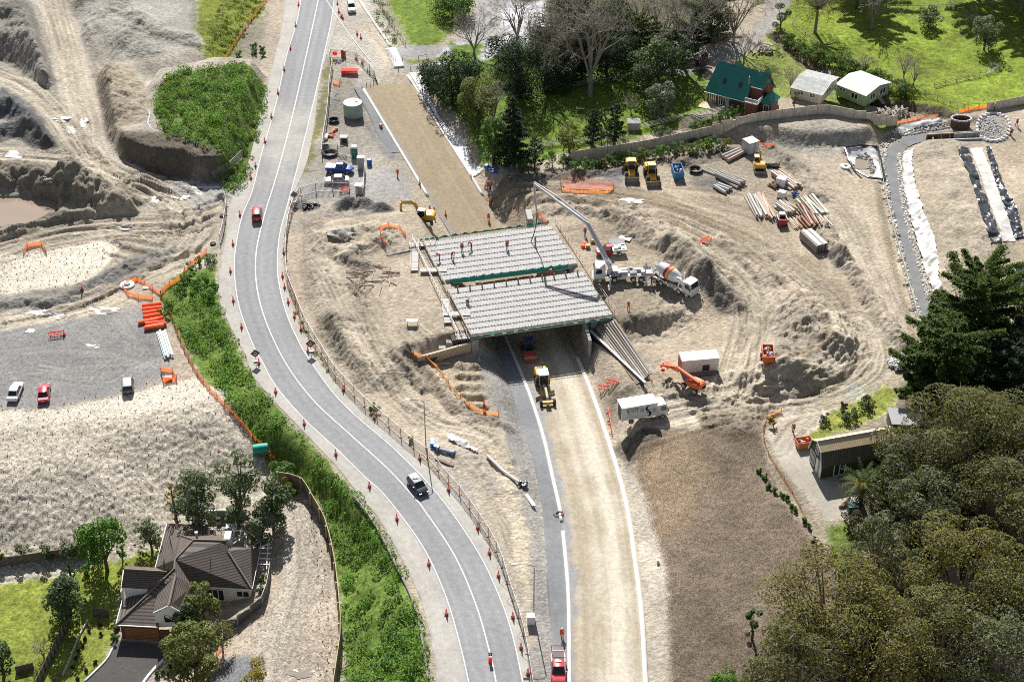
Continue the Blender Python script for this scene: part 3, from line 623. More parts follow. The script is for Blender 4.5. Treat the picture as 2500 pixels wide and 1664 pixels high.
strip('kerb', [(855,-40,0),(876,0,0),(915,58,0),(954,116,0)], None, None, .45, .2, KB, h=.5)
strip('kerb', KR, 175, 455, .45, .26, KB, h=.6); strip('kerb', KR, 538, 590, .45, .26, KB, h=.6); strip('kerb', KR, 818, 1800, .62, .26, KB, h=.6)
strip('pavement', [(954,118,0),(964,138,0),(975,165,0)], None, None, 2.2, .14, KB, h=.5)
strip('kerb', [(205,1664,-5),(255,1615,-5),(272,1588,-5),(282,1564,-5)], None, None, .22, .15, KB, h=.4)
strip('kerb', [(300,1752,-5),(360,1653,-5),(424,1588,-5)], None, None, .35, .22, mat('white_kerb_paint', (.8, .8, .78), .6), h=.5)
# water: pond, channel, puddles
WA = mat('muddy_water', (.30, .235, .185), .08, .05, .3, bump=.01, bscale=3.0); WC = mat('channel_water', (.20, .20, .20), .18, .15, .6, bump=.02, bscale=4.0)
def pool(name, pts, z, m, zz=None):
    W = smooth([(*P(x, y, z),) for x, y in pts]+[(*P(*pts[0], z),)], 4)[:-1]
    b = MB(); b.quad(*[Vector(p) for p in W]); return tag(b.obj(name, m), kind='structure')
pool('pond_water', [(-300,474),(0,477),(60,477),(128,488),(140,508),(115,529),(78,551),(0,570),(-300,600)], -.42, WA)
yc = np.arange(P(2310, 930, -1.6).y, P(2205, 345, -1.0).y, .6)
xc, zc = rowx(CHN[2:], yc); sheet('channel_water', [((xc-1.75, zc), 3), ((xc+1.75, zc), 0)], yc, .10, lambda X, Y, T: np.full(X.shape+(3,), .12), WC)
strip('channel_water', [(2420,322,-.9),(2290,332,-.9),(2225,343,-1.0),(2205,352,-1.1)], None, None, 3.0, .1, WC)
PU = mat('puddle_water', (.26, .235, .20), .06, .05, .5)
for c, r in (((2105,397), (30, 16)),): pool('puddle_water', [(c[0]+r[0]*math.cos(t), c[1]+r[1]*math.sin(t)) for t in np.linspace(0, 6.28, 12)[:-1]], -1.15, WA)
SILT = mat('dried_silt', (.54, .53, .50), .5, .25, 2)
def blot(name, cx, cy, rx, ry, m, seed, zo=.05, sl=0.0):
    """thin ragged patch lying on the ground"""
    r = np.random.default_rng(seed); n = 26; ph = r.uniform(0, 6.3, 4); pts = []
    for i in range(n):
        t = 2*math.pi*i/n; k = 1+.25*math.sin(2*t+ph[0])+.18*math.sin(3*t+ph[1])+.14*math.sin(5*t+ph[2])+.1*math.sin(9*t+ph[3])
        p = G(cx+rx*k*math.cos(t), cy+ry*k*math.sin(t)+sl*rx*k*math.cos(t)); pts.append(p)
    c = G(cx, cy); b = MB(); b.v = [(p.x, p.y, p.z+zo) for p in pts]+[(c.x, c.y, c.z+zo)]; b.f = [(i, (i+1) % n, n) for i in range(n)]
    return tag(b.obj(name, m, smooth=True), kind='structure')
for k, (x, y, a, bb) in enumerate([(95,763,34,5),(142,771,25,8),(255,757,42,7),(75,808,13,4),(220,843,10,3),(236,848,6,2),(378,488,10,7),(300,557,24,4),(152,292,18,8),(205,300,8,14),(30,378,25,7),(175,318,14,8),(440,483,24,5),(480,470,14,5),(505,458,34,4),(322,551,10,3),(187,572,12,2)]): blot('dried_puddle', x, y, a, bb, SILT, 40+k)
blot('puddle_water', 735, 1644, 26, 13, PU, 71); blot('puddle_water', 262, 761, 22, 4, PU, 72, .07); blot('puddle_water', 1545, 490, 30, 6, SILT, 74); blot('puddle_water', 475, 444, 18, 4, PU, 73)
# ================================================================ bridge
ZD = 2.0
CON = mat('deck_concrete', (.40, .40, .395), .85, .12, .9, dirt=.15); CON2 = mat('grey_concrete', (.36, .36, .35), .85, .12, .8, dirt=.2)
RUST = mat('rusty_steel', (.16, .085, .055), .85, .25, 4); STEEL = mat('galvanised_steel', (.34, .34, .34), .55, .15, 4, metal=.3)
TIM = mat('pale_timber', (.52, .42, .30), .8, .18, 3); TIMD = mat('dark_timber', (.20, .15, .11), .85, .2, 3); NETG = mat('green_netting', (.02, .30, .22), .8, .2, 4)
BL = P(1031, 592, ZD); BR = P(1345, 549, ZD); NR = P(1496, 768, ZD); NL = P(1150, 817, ZD)
bridge = bpy.data.objects.new('bridge', None); COL.objects.link(bridge); bridge.location = (BL+BR+NR+NL)/4
tag(bridge, 'unfinished concrete overpass with two decks of bare grey beams over the new road', 'bridge')
def U(v): return Vector(v)-bridge.location
def onL(py):  # parameter of a picture row on the deck's left / right end
    t = (py-592)/(817-592); return BL.lerp(NL, t)
def onR(py):
    t = (py-549)/(768-549); return BR.lerp(NR, t)
def beams(l0, l1, r0, r1, n):
    for i in range(n):
        a0 = onL(l0).lerp(onL(l1), (i+.015)/n); a1 = onL(l0).lerp(onL(l1), (i+.985)/n); b0 = onR(r0).lerp(onR(r1), (i+.015)/n); b1 = onR(r0).lerp(onR(r1), (i+.985)/n)
        dz = Vector((0, 0, -.95)); b = MB()
        b.add([U(p) for p in (a0, b0, b1, a1, a0+dz, b0+dz, b1+dz, a1+dz)], [(0, 1, 2, 3), (7, 6, 5, 4), (0, 4, 5, 1), (1, 5, 6, 2), (2, 6, 7, 3), (3, 7, 4, 0)])
        o = b.obj('deck_beam', CON, bridge)
        A = []; B = []
        m_ = 46
        for k in range(m_):
            for e, jj in ((.10, 0), (.9, 0)):
                p = U(a0.lerp(a1, e).lerp(b0.lerp(b1, e), (k+.5)/m_)); A.append(p); B.append(p+Vector((.05, .05, .22)))
        A += [U(a0.lerp(a1, .99))+Vector((0, 0, .05))]; B += [U(b0.lerp(b1, .99))+Vector((0, 0, .05))]
        V, F = segs(A, B, [.032]*(2*m_)+[.03], [.028]*(2*m_)+[.03], 4); link('rebar_row', npmesh('rebar_row', V, F), RUST, o)
beams(592, 690, 549, 648, 8); beams(711, 817, 667, 768, 9)
# side faces, abutments, pile cap
def wall(name, a, b, z0, z1, th, m, parent=None, off=None):
    a = Vector(a); b = Vector(b); d = (b-a); d.z = 0; n = Vector((-d.y, d.x, 0)).normalized()*th; q = MB()
    z0 = z0 if isinstance(z0, tuple) else (z0, z0); z1 = z1 if isinstance(z1, tuple) else (z1, z1); o = U if parent is bridge else Vector
    V = [o((p.x, p.y, z)) for p, z in ((a, z0[0]), (b, z0[1]), (b+n, z0[1]), (a+n, z0[0]), (a, z1[0]), (b, z1[1]), (b+n, z1[1]), (a+n, z1[0]))]
    q.add(V, [(3, 2, 1, 0), (4, 5, 6, 7), (0, 1, 5, 4), (1, 2, 6, 5), (2, 3, 7, 6), (3, 0, 4, 7)]); return q.obj(name, m, parent)
ix_ = Vector((1, 0, 0))
wall('abutment', BL+ix_*1.0, NL+ix_*1.2, -5.2, ZD-.97, -1.2, CON2, bridge); wall('abutment', BR-ix_*2.4, NR-ix_*2.4, -5.2, ZD-.97, -1.2, CON2, bridge)
wall('pit_dark_block', BL-ix_*1.6, NL-ix_*1.6, -.6, ZD-.8, -1.5, mat('dark_pit', (.09, .075, .06), .9, .3, 3), bridge)  # solid block in place of the open pit, its darkness put into the colour
A = []; B = []
for k in range(150):
    p = U((BL-ix_*.9).lerp(NL-ix_*.9, (k+.5)/150))-Vector((0, 0, .9)); A += [p-ix_*.5, p+ix_*.4]; B += [p+Vector((-.5, 0, .75)), p+Vector((.4, .1, .75))]
V, F = segs(A, B, .02, .02, 4); link('rebar_cage', npmesh('rebar_cage', V, F), RUST, bridge)
NR0 = NR-ix_*2; wall('wing_wall', P(1422, 782, 1.0), P(1437, 836, 0), (-3.9, -3.9), (1.05, .4), .5, CON2, bridge)
wall('wing_wall', P(1498, 786, .9), P(1556, 770, .9), -.4, .9, .5, CON2, bridge); wall('wing_wall', P(1363, 568, 1.4), P(1422, 558, 1.4), -.6, 1.4, .5, CON2, bridge)
wall('wing_wall', P(1020, 873, .6), P(1150, 838, .6), -1.0, (.6, .7), .4, TIM, bridge)
wall('wing_wall', P(945, 626, 1.5), P(1028, 606, 1.8), .8, (1.7, 1.9), .5, CON2, bridge)
def stubs(a, b, n, h, m=RUST, parent=bridge, w=.4, r=.02):
    A = []; B = []
    for k in range(n):
        for s_ in (-w/2, w/2): p = Vector(a).lerp(Vector(b), (k+.5)/n)+Vector((0, s_+.25, 0)); p = U(p); A.append(p); B.append(p+Vector((0, 0, h)))
    V, F = segs(A, B, r, r, 4); link('rebar_row', npmesh('rebar_row', V, F), m, parent)
stubs(P(1498, 786, .9), P(1556, 770, .9), 26, .9); stubs(P(1363, 568, 1.4), P(1422, 558, 1.4), 24, .8); stubs(P(945, 626, 1.7), P(1028, 606, 1.9), 30, .7); stubs(P(1060, 832, .9), P(1148, 820, 1.0), 30, .7)
def handrail(label, pts, n, h=1.05, m=TIM, pm=None, rails=(.5, 1.0), net=None, group=None, r=.045, name='handrail'):
    """posts and rails on given world points"""
    o = bpy.data.objects.new(name, None); COL.objects.link(o); o.location = pts[0]; tag(o, label, 'handrail', group)
    pts = [Vector(p)-Vector(pts[0]) for p in pts]
    for f in rails:
        b = MB(); 
        for a, c in zip(pts, pts[1:]): b.tube(a+Vector((0, 0, h*f)), c+Vector((0, 0, h*f)), r, n=4)
        b.obj('rail', m, o)
    for k in range(n+1):
        t = k/n*(len(pts)-1); i = min(int(t), len(pts)-2); p = pts[i].lerp(pts[i+1], t-i); b = MB(); b.tube(p, p+Vector((0, 0, h*1.05)), .03, n=4); b.obj('post', pm or m, o)
    if net:
        b = MB(); N = 40; V = []
        for k in range(N+1):
            t = k/N*(len(pts)-1); i = min(int(t), len(pts)-2); p = pts[i].lerp(pts[i+1], t-i)
            sag = .12*math.sin(k*1.9)+.08*math.sin(k*4.1)
            V += [p+Vector((0, sag*.5-.05, h*net[0]+sag)), p+Vector((0, -.22+sag, h*(net[0]*.5+net[1]*.5))), p+Vector((0, .1+.1*sag, h*net[1]))]
        b.add(V, [f for k in range(N) for f in ((3*k, 3*k+3, 3*k+4, 3*k+1), (3*k+1, 3*k+4, 3*k+5, 3*k+2))]); b.obj('netting', NETG, o, smooth=True)
    return o
def dk(l, f, x=0, y=0):
    p = l.copy(); p.x += x; p.y += y; return p
handrail('timber edge rail with green netting along the near edge of the bridge deck', [NL+Vector((0, -.5, -.1)), NR+Vector((.2, -.5, -.1))], 24, .9, TIM, RUST, (.15, .62), (.04, -.16))
handrail('timber edge rail with green netting along the far edge of the bridge deck', [BL+Vector((-.5, .5, 0)), BR+Vector((-.4, .5, 0))], 16, .8, TIM, RUST, (.1,), (.5, .05))
handrail('double timber handrail along the right end of the deck', [BR+Vector((.8, 1.5, -.3)), NR+Vector((.8, -.5, -.3))], 22, 1.1, TIM, RUST, (.45, 1.0))
handrail('steel handrail along the scaffold walkway left of the deck', [BL+Vector((-1.9, 1.6, -.3)), NL+Vector((-1.9, -.5, -.3))], 24, 1.0, STEEL, STEEL, (.5, 1.0), r=.035)
handrail('inner timber handrail between walkway and deck beams', [BL+Vector((-.15, 1.0, -.2)), NL+Vector((-.15, 0, -.2))], 22, .95, TIM, STEEL, (.55, 1.0))
gl, gr = onL(690), onR(648)
handrail('green netting hung over the gap between the two decks', [gl.lerp(gr, .06)+Vector((0, -.35, -.2)), gl.lerp(gr, .93)+Vector((0, -.35, -.2))], 14, 1.0, RUST, RUST, (.3,), (.55, -.35))
pst = MB()
fl, fr = onL(716), onR(672)
for k in range(11):
    p = fl.lerp(fr, .07+.088*k); o = MB().box((0, 0, 0), (.22, .22, .85)).obj('timber_post', TIMD); o.location = p
    tag(o, 'short brown timber post standing along the gap edge of the near deck', 'post', 'timber posts along the deck gap')
# hardboard pour platforms / walkways over the pit
for lb, (py, wd) in {'pale plank bridge crossing the dark pit near its middle': (664, 4.6), 'pale plank bridge crossing the dark pit near the near deck': (770, 4.6)}.items():
    o = MB().box((0, 0, 0), (wd, 1.1, .12)).obj('plank_bridge', mat('weathered_plank', (.45, .43, .40), .8, .15, 3)); o.location = onL(py)+Vector((-.6, 0, .05)); tag(o, lb, 'walkway')
def scaffold(label, at, yaw, L, Wd, H, bays, lifts=2):
    o = bpy.data.objects.new('scaffold', None); COL.objects.link(o); o.location = at; o.rotation_euler.z = yaw; tag(o, label, 'scaffold')
    f = MB()
    for i in range(bays+1):
        for y in (-Wd/2, Wd/2): f.tube((i*L/bays, y, 0), (i*L/bays, y, H), .024, n=5)
        for k in range(lifts+1): f.tube((i*L/bays, -Wd/2, H*k/lifts*.95), (i*L/bays, Wd/2, H*k/lifts*.95), .02, n=4)
    for k in range(lifts+1):
        for y in (-Wd/2, Wd/2): f.tube((0, y, H*k/lifts*.95), (L, y, H*k/lifts*.95), .02, n=4)
    for i in range(bays): f.tube((i*L/bays, -Wd/2, 0), ((i+1)*L/bays, -Wd/2, H*.9), .025, n=4)
    f.obj('frame', STEEL, o); MB().box((L/2, 0, H*.5), (L, Wd*.9, .06)).obj('platform', mat('weathered_plank', (.45, .43, .40)), o); return o
scaffold('steel scaffold beside the far end of the pit', P(1012, 672, .9), math.radians(92), 9, 1.3, 1.9, 5)
scaffold('steel scaffold beside the near end of the pit', P(1094, 800, .9), math.radians(96), 7, 1.3, 2.0, 4)
scaffold('pale steel scaffold deck at the near left corner of the bridge', P(1112, 834, .2), math.radians(8), 4.6, 1.8, 2.0, 5)
scaffold('steel scaffold at the far left corner of the bridge', P(1000, 608, 1.2), math.radians(10), 4.6, 1.6, 1.6, 5)
# ================================================================ vehicles
GLASS = mat('dark_glass', (.02, .028, .035), .06, .05, 1, spec=.8); TYRE = mat('tyre_rubber', (.022, .022, .022), .85, .15, 4, dirt=.35); RIM = mat('wheel_rim', (.50, .50, .50), .4, .08, 4, metal=.6)
BLK = mat('black_plastic', (.03, .03, .032), .6, .1, 4); LAMP = mat('clear_lamp', (.75, .77, .8), .15, .03); TAIL = mat('red_lamp', (.45, .02, .015), .25, .05); AMB = mat('amber_lamp', (.8, .32, .02), .3, .05)
WHT_P = mat('white_paint', (.78, .78, .77), .35, .04, 1, coat=.3, dirt=.10); YEL = mat('machine_yellow', (.62, .36, .03), .5, .08, 2, dirt=.22); ORG = mat('orange_paint', (.70, .12, .02), .45, .06, 2, dirt=.12); GRYM = mat('machine_grey', (.13, .13, .13), .6, .12, 3, dirt=.35)
SCRP = mat('worn_steel', (.30, .28, .25), .6, .2, 3, metal=.3, dirt=.4); PLT = mat('number_plate', (.75, .75, .72), .5, .03)
def root(name, label, cat, loc, yaw=0., group=None):
    o = bpy.data.objects.new(name, None); COL.objects.link(o); o.location = loc; o.rotation_euler = (0, 0, yaw); o.empty_display_size = .5
    return tag(o, label, cat, group)
def wheel(o, x, y, r, w, rim=RIM, name='wheel'):
    q = 1 if y > 0 else -1
    t = MB().lathe([(r*.62, y-w/2), (r*.95, y-w/2), (r, y-w*.3), (r, y+w*.3), (r*.95, y+w/2), (r*.62, y+w/2)], 16, (x, 0, r), 'Y').obj(name, TYRE, o, smooth=True)
    MB().lathe([(r*.2, y+q*w*.30), (r*.6, y+q*w*.44), (r*.62, y+q*w*.515), (r*.3, y+q*w*.53), (.01, y+q*w*.53)][::q], 12, (x, 0, r), 'Y').obj('rim', rim, t, smooth=True)
def ring(x, w, zb, zt, c=.12):
    return [(x, -w*.9, zb), (x, -w, zb+c), (x, -w, zt-c), (x, -w+c*.9, zt), (x, w-c*.9, zt), (x, w, zt-c), (x, w, zb+c), (x, w*.9, zb)]
def cabin(o, b0, b1, r0, r1, wb, wr, zb, zr, paint, roofm=None, split=True, roof_name='roof'):
    """glasshouse: pillars in paint, glass a little proud of them, separate roof"""
    V = lambda x, y, z: Vector((x, y, z))
    B = [V(b0, -wb, zb), V(b1, -wb, zb), V(b1, wb, zb), V(b0, wb, zb)]; R = [V(r0, -wr, zr), V(r1, -wr, zr), V(r1, wr, zr), V(r0, wr, zr)]
    MB().add(B+R, [(3, 2, 1, 0), (4, 5, 6, 7), (0, 1, 5, 4), (1, 2, 6, 5), (2, 3, 7, 6), (3, 0, 4, 7)]).obj('cabin', paint, o)
    MB().box(((r0+r1)/2, 0, zr+.004), ((r1-r0)*1.04+.1, wr*2.04, .05), taper=(.93, .9)).obj(roof_name, roofm or paint, o, smooth=True)
    def pane(a, b, c, d, nm, e=.09, f=.14, off=.02):
        n = (b-a).cross(d-a).normalized()*off; p = lambda u, v: (a.lerp(b, u)).lerp(d.lerp(c, u), v)+n
        MB().quad(p(e, f), p(1-e, f), p(1-e, 1-f*.6), p(e, 1-f*.6)).obj(nm, GLASS, o)
    pane(B[1], B[2], R[2], R[1], 'windscreen', .06, .05); pane(B[3], B[0], R[0], R[3], 'rear_window', .08, .12)
    for a, b, c, d in ((B[0], B[1], R[1], R[0]), (B[2], B[3], R[3], R[2])):
        if split:
            m1, m2 = a.lerp(b, .5), d.lerp(c, .5); pane(a, m1, m2, d, 'side_window', .07, .12); pane(m1, b, c, m2, 'side_window', .07, .12)
        else: pane(a, b, c, d, 'side_window', .08, .12)
def car(label, px, py, yaw, kind, paint, L=4.5, W=1.78, H=1.45, roofm=None, cat='car', name='parked_car', loc=None, z=0.05):
    o = root(name, label, cat, loc or G(px, py, z), yaw); h = W/2; pk = kind == 'pickup'
    r = .34 if kind in ('pickup', 'suv') else .31; zb = .30 if not pk else .42; belt = H*.62
    cb = {'sedan': (-.37, .23, -.22, .06), 'hatch': (-.485, .25, -.40, .07), 'suv': (-.49, .25, -.45, .10), 'pickup': (-.13, .27, -.10, .13)}[kind]
    xs = [(-.5, .80, .45, .82), (-.485, .93, zb, .96), (-.40, 1, zb, 1.0), (-.13, 1, zb, 1.0), (.2, 1, zb, 1.0), (.30, .99, zb, .95), (.42, .95, zb, .86), (.48, .88, zb, .76), (.5, .74, .42, .68)]
    MB().loft([ring(L*x, h*w, z, belt*t) for x, w, z, t in xs]).obj('body', paint, o, smooth=True)
    cabin(o, L*cb[0], L*cb[1], L*cb[2], L*cb[3], h*.93, h*.74, belt*.985, H, paint, roofm)
    wb = L*.30
    for x in (-wb, wb*1.02):
        for y in (-h+.08, h-.08): wheel(o, x, y, r, .2)
    for y in (-h*.68, h*.68):
        MB().box((L*.485, y, belt*.60), (.12, .32, .14)).obj('headlight', LAMP, o); MB().box((-L*.49, y*1.05, belt*.72), (.10, .26, .18)).obj('tail_light', TAIL, o)
        MB().box((L*cb[1]-.45, y/abs(y)*(h+.10), belt), (.12, .2, .13)).obj('mirror', paint, o, bevel=.02)
    MB().box((-L*.498, 0, belt*.55), (.03, .36, .12)).obj('number_plate', PLT, o); MB().box((L*.498, 0, belt*.42), (.03, .9, .12)).obj('grille', BLK, o)
    if pk:
        MB().box((-L*.32, 0, belt*1.0), (L*.33, W*.80, .03)).obj('cargo_bed', BLK if paint is not PU else BLK, o)
        q = MB()
        for y in (-h*.92, h*.92): q.box((-L*.315, y, belt*.97), (L*.36, .12, .10))
        q.box((-L*.49, 0, belt*.97), (.09, W*.84, .10)); q.obj('bed_rail', paint, o)
    return o
RED = mat('red_paint', (.40, .022, .03), .3, .04, 1, coat=.5, dirt=.06); BLUE = mat('blue_paint', (.02, .07, .40), .3, .04, 1, coat=.5, dirt=.05); SILV = mat('silver_paint', (.52, .49, .46), .3, .03, 1, metal=.25, coat=.4); BLKP = mat('black_paint', (.025, .03, .04), .2, .03, 1, coat=.6); DGRY = mat('dark_grey_paint', (.10, .105, .115), .3, .03, 1, metal=.3, coat=.4)
SHINE = mat('roof_sheen_pale', (.55, .55, .56), .3, .03, 1, coat=.4)  # roof shine of the dark cars, put into the colour as pale grey
car('red suv driving away along the curved road', 628, 528, ang((610, 600), (630, 520))+.12, 'suv', RED, 4.6, 1.82, 1.65, name='suv')
car('black hatchback with roof sheen painted pale grey driving towards the viewer', 1020, 1192, ang((985, 1150), (1055, 1235)), 'hatch', BLKP, 4.1, 1.72, 1.52, SHINE, name='hatchback')
car('white utility with white canopy parked beside cones at the top of the road', 858, 24, ang((850, -20), (866, 60)), 'suv', WHT_P, 5.0, 1.82, 1.75, name='utility_vehicle', cat='utility')
bu = car('bright blue double cab pickup parked beside the silver sedan', 830, 419, math.radians(-6), 'pickup', BLUE, 5.3, 1.86, 1.80, name='pickup_truck', cat='pickup')
MB().box((-5.3*.315, 0, 1.15), (5.3*.36, 1.72, .10), taper=(.96, .92)).obj('hard_lid', BLUE, bu, smooth=True)
car('silver beige sedan parked below the blue pickup', 822, 446, math.radians(183), 'sedan', SILV, 4.7, 1.78, 1.46, mat('pale_silver', (.68, .67, .66), .3, .03, 1, coat=.4), name='sedan')
car('white sedan parked nose away at the left side of the gravel yard', 39, 962, math.radians(91), 'sedan', WHT_P, 4.6, 1.74, 1.42, name='sedan')
car('bright red sedan parked beside the white one on gravel', 109, 965, math.radians(100), 'sedan', mat('bright_red_paint', (.52, .02, .035), .3, .04, 1, coat=.5), 4.6, 1.74, 1.40, name='sedan')
car('dark grey hatchback with shining roof parked alone on the gravel yard', 313, 944, math.radians(102), 'hatch', DGRY, 4.4, 1.75, 1.45, SHINE, name='hatchback')
rp = car('red pickup with roof beacon and headboard on the asphalt path, cut by the frame', 1363, 1640, ang((1362, 1600), (1364, 1664)), 'pickup', mat('pink_red_paint', (.60, .05, .07), .35, .04, 1, coat=.4), 5.2, 1.86, 1.78, name='pickup_truck', cat='pickup')
MB().box((-.1, 0, 1.80), (.22, .75, .12)).obj('beacon_bar', AMB, rp)
q = MB(); q.tube((-2.5, -.85, 1.0), (-2.5, -.85, 2.1), .04); q.tube((-2.5, .85, 1.0), (-2.5, .85, 2.1), .04); q.tube((-2.5, -.85, 2.1), (-2.5, .85, 2.1), .05); q.obj('headboard', BLK, rp)
def truck_cab(o, x, W, z0, H, L=2.0, paint=WHT_P):
    """flat nosed cab whose front is at x+L"""
    h = W/2; sec = [ring(x, h, z0, z0+H*.97, .10), ring(x+L*.55, h, z0, z0+H, .12), ring(x+L*.82, h*.99, z0, z0+H*.94, .14), ring(x+L*.93, h*.97, z0, z0+H*.55, .12), ring(x+L, h*.95, z0, z0+H*.40, .10)]
    c = MB().loft(sec).obj('cab', paint, o, smooth=True)
    MB().quad((x+L*.955, -h*.82, z0+H*.50), (x+L*.955, h*.82, z0+H*.50), (x+L*.855, h*.78, z0+H*.91), (x+L*.855, -h*.78, z0+H*.91)).obj('windscreen', GLASS, c)
    for s_ in (-1, 1):
        y = s_*(h+.012); MB().quad((x+L*.30, y, z0+H*.50), (x+L*.84, y, z0+H*.46), (x+L*.76, y, z0+H*.86), (x+L*.30, y, z0+H*.86)).obj('side_window', GLASS, c)
        MB().box((x+L*.98, s_*h*.72, z0+H*.16), (.12, .38, .2)).obj('headlight', LAMP, c); MB().box((x+L*.92, s_*(h+.22), z0+H*.45), (.10, .22, .55)).obj('mirror', BLK, c)
    MB().box((x+L*.98, 0, z0-.12), (.3, W*.98, .30)).obj('bumper', paint, c); return c
def text(body, size, loc, rot, m, parent, name='lettering', bold=0.0, sx=1.0):
    cu = bpy.data.curves.new(name, 'FONT'); cu.body = body; cu.size = size; cu.extrude = .004; cu.offset = bold; cu.align_x = 'CENTER'; cu.align_y = 'CENTER'; cu.resolution_u = 3
    t = bpy.data.objects.new('t', cu); COL.objects.link(t); dg = bpy.context.evaluated_depsgraph_get(); me = bpy.data.meshes.new_from_object(t.evaluated_get(dg)); bpy.data.objects.remove(t); bpy.data.curves.remove(cu)
    me.name = name; me.materials.clear(); o = link(name, me, m, parent); o.location = loc; o.rotation_euler = rot; o.scale = (sx, 1, 1); return o
SIDE = (math.radians(90), 0, 0)      # text on the -Y side of something heading +X
SIDE2 = (math.radians(90), 0, math.radians(180))
# ---- concrete pump truck (nose to the left)
yaw = ang((1548, 693), (1459, 688)); pc = G(1513, 681, .05)
pt = root('pump_truck', 'white concrete pump truck with a long folding boom reaching over the deck', 'pump truck', pc, yaw)
truck_cab(pt, 2.6, 2.5, .75, 2.35, 2.0)
MB().box((-1.2, 0, .85), (8.6, .95, .30)).obj('chassis', GRYM, pt); q = MB(); q.box((-1.7, 0, 1.2), (7.2, 2.45, .16)).box((-.2, 1.0, .62), (1.6, .35, .6)).box((-.2, -1.0, .62), (1.6, .35, .6)); q.obj('flatbed', WHT_P, pt, bevel=.02)
q = MB(); 
for x, y, l, w_, h_ in ((.9, .2, .9, 1.6, .9), (-.6, .55, 1.2, .7, .55), (-.7, -.55, 1.0, .5, .4), (-2.2, .5, 1.2, .6, .35), (-3.0, -.4, 1.4, .7, .45), (-1.9, -.8, .5, .4, .5), (-3.9, .5, .8, .9, .6)): q.box((x, y, 1.36), (l, w_, h_))
q.obj('pump_gear', mat('pale_machinery', (.55, .56, .56), .5, .2, 3, dirt=.3), pt, bevel=.03)
q = MB(); 
for k in range(7): q.tube((-.2-.1*k, -.9+.3*k, 1.45+.05*k), (-4.3, -.8+.25*k, 1.5+.12*(k % 3)), .05, n=5)
q.obj('hydraulic_pipe', GRYM, pt)
q = MB(); q.loft([[(-4.4, -.8, 1.0), (-4.4, .8, 1.0), (-5.0, .8, 1.0), (-5.0, -.8, 1.0)], [(-4.0, -1.1, 1.75), (-4.0, 1.1, 1.75), (-5.5, 1.1, 1.7), (-5.5, -1.1, 1.7)]], caps=False); q.obj('hopper', mat('pale_machinery'
, ()), pt)
MB().box((-4.15, .2, 1.9), (.06, 1.5, 1.1), ry=-.35).obj('hopper_grate', GRYM, pt)
for x in (3.5, 1.0, -2.2, -3.55):
    for y in (-1.08, 1.08): wheel(pt, x, y, .52, .32, WHT_P)
for sx_ in (1.85, -4.3):
    for y in (-1, 1):
        q = MB(); q.box((sx_, y*1.45, .75), (.25, 1.1, .28)); q.box((sx_, y*(2.1 if sx_ > 0 else 1.7), .05), (.22, .22, 1.25 if sx_ < 0 else 2.0)); q.box((sx_, y*(2.1 if sx_ > 0 else 1.7), -.05), (.6, .6, .08)); q.obj('outrigger', WHT_P, pt, bevel=.02)
MB().box((.72, 1.235, 1.12), (1.75, .03, .95)).obj('sign_panel', mat('sign_blue', (.01, .07, .30), .4), pt)
text('AMC', .78, (.72, 1.262, 1.6), SIDE2, mat('sign_yellow', (.85, .55, .02), .5), pt, bold=.02)
q = MB().lathe([(.55, 1.3), (.5, 1.9), (.32, 2.2), (.32, 3.0)], 14, (1.75, 0, 0)); q.obj('turret', WHT_P, pt, smooth=True)
# boom lies in the vertical plane through turret and hose tip
inv = Matrix.Rotation(-yaw, 4, 'Z') @ Matrix.Translation(-pc)
tb = pc+Matrix.Rotation(yaw, 3, 'Z') @ Vector((1.75, 0, 3.0)); tip = P(1302, 590, ZD)
nrm = Vector((-(tip.y-tb.y), tip.x-tb.x, 0)).normalized()
def onplane(px, py):
    d = P(px, py, 0)-Vector((0, 0, CH)); c = Vector((0, 0, CH)); return c+d*((tb-c).dot(nrm)/d.dot(nrm))
j0, j1, j2, j3, j4 = tb, onplane(1480, 632), onplane(1434, 545), onplane(1304, 449), onplane(1311, 517)
def boomseg(a, b, w0, w1, nm, m=WHT_P, n=4):
    o = MB(); d = (b-a).normalized(); s_ = nrm; u_ = d.cross(s_)
    R0 = [a+s_*(x*w0*.42)+u_*(y*w0*.5) for x, y in ((-1, -1), (1, -1), (1, 1), (-1, 1))]; R1 = [b+s_*(x*w1*.42)+u_*(y*w1*.5) for x, y in ((-1, -1), (1, -1), (1, 1), (-1, 1))]
    o.loft([[inv @ p for p in R0], [inv @ p for p in R1]]); return o.obj(nm, m, pt, bevel=.02)
BW = mat('boom_white', (.62, .63, .64), .4, .06, 1, dirt=.12)
boomseg(j0, j1, .8, .7, 'boom_section', BW); boomseg(j1, j2, .72, .55, 'boom_section', BW); boomseg(j2, j3, .50, .34, 'boom_section', BW); boomseg(j3, j4, .30, .22, 'boom_section', BW)
for a, b, k in ((j1, j2, .35), (j2, j3, .28), (j3, j4, .2)):
    of = nrm*k+Vector((0, 0, k)); q = MB(); q.tube(inv @ (a+of), inv @ (b+of), .085, n=6); q.obj('concrete_pipe', mat('pipe_grey', (.42, .44, .45), .4, .1, 2), pt)
up_ = Vector((0, 0, .95))
boomseg(j2+up_*.6, j3.lerp(j2, .45)+up_*1.0, .3, .22, 'boom_link', BW); boomseg(j3.lerp(j2, .45)+up_*1.0, j3+up_*.4, .22, .2, 'boom_link', BW)
boomseg(j1.lerp(j2, .2)-up_*.5, j1.lerp(j2, .75)-up_*.45, .16, .12, 'hydraulic_ram', GRYM)
q = MB(); hp = [j4, j4.lerp(tip, .35)+Vector((.15, 0, .2)), j4.lerp(tip, .7)+Vector((0, 0, .1)), tip+Vector((-.4, -.2, .1))]; q.path([inv @ p for p in hp], .09); q.obj('delivery_hose', BLK, pt)
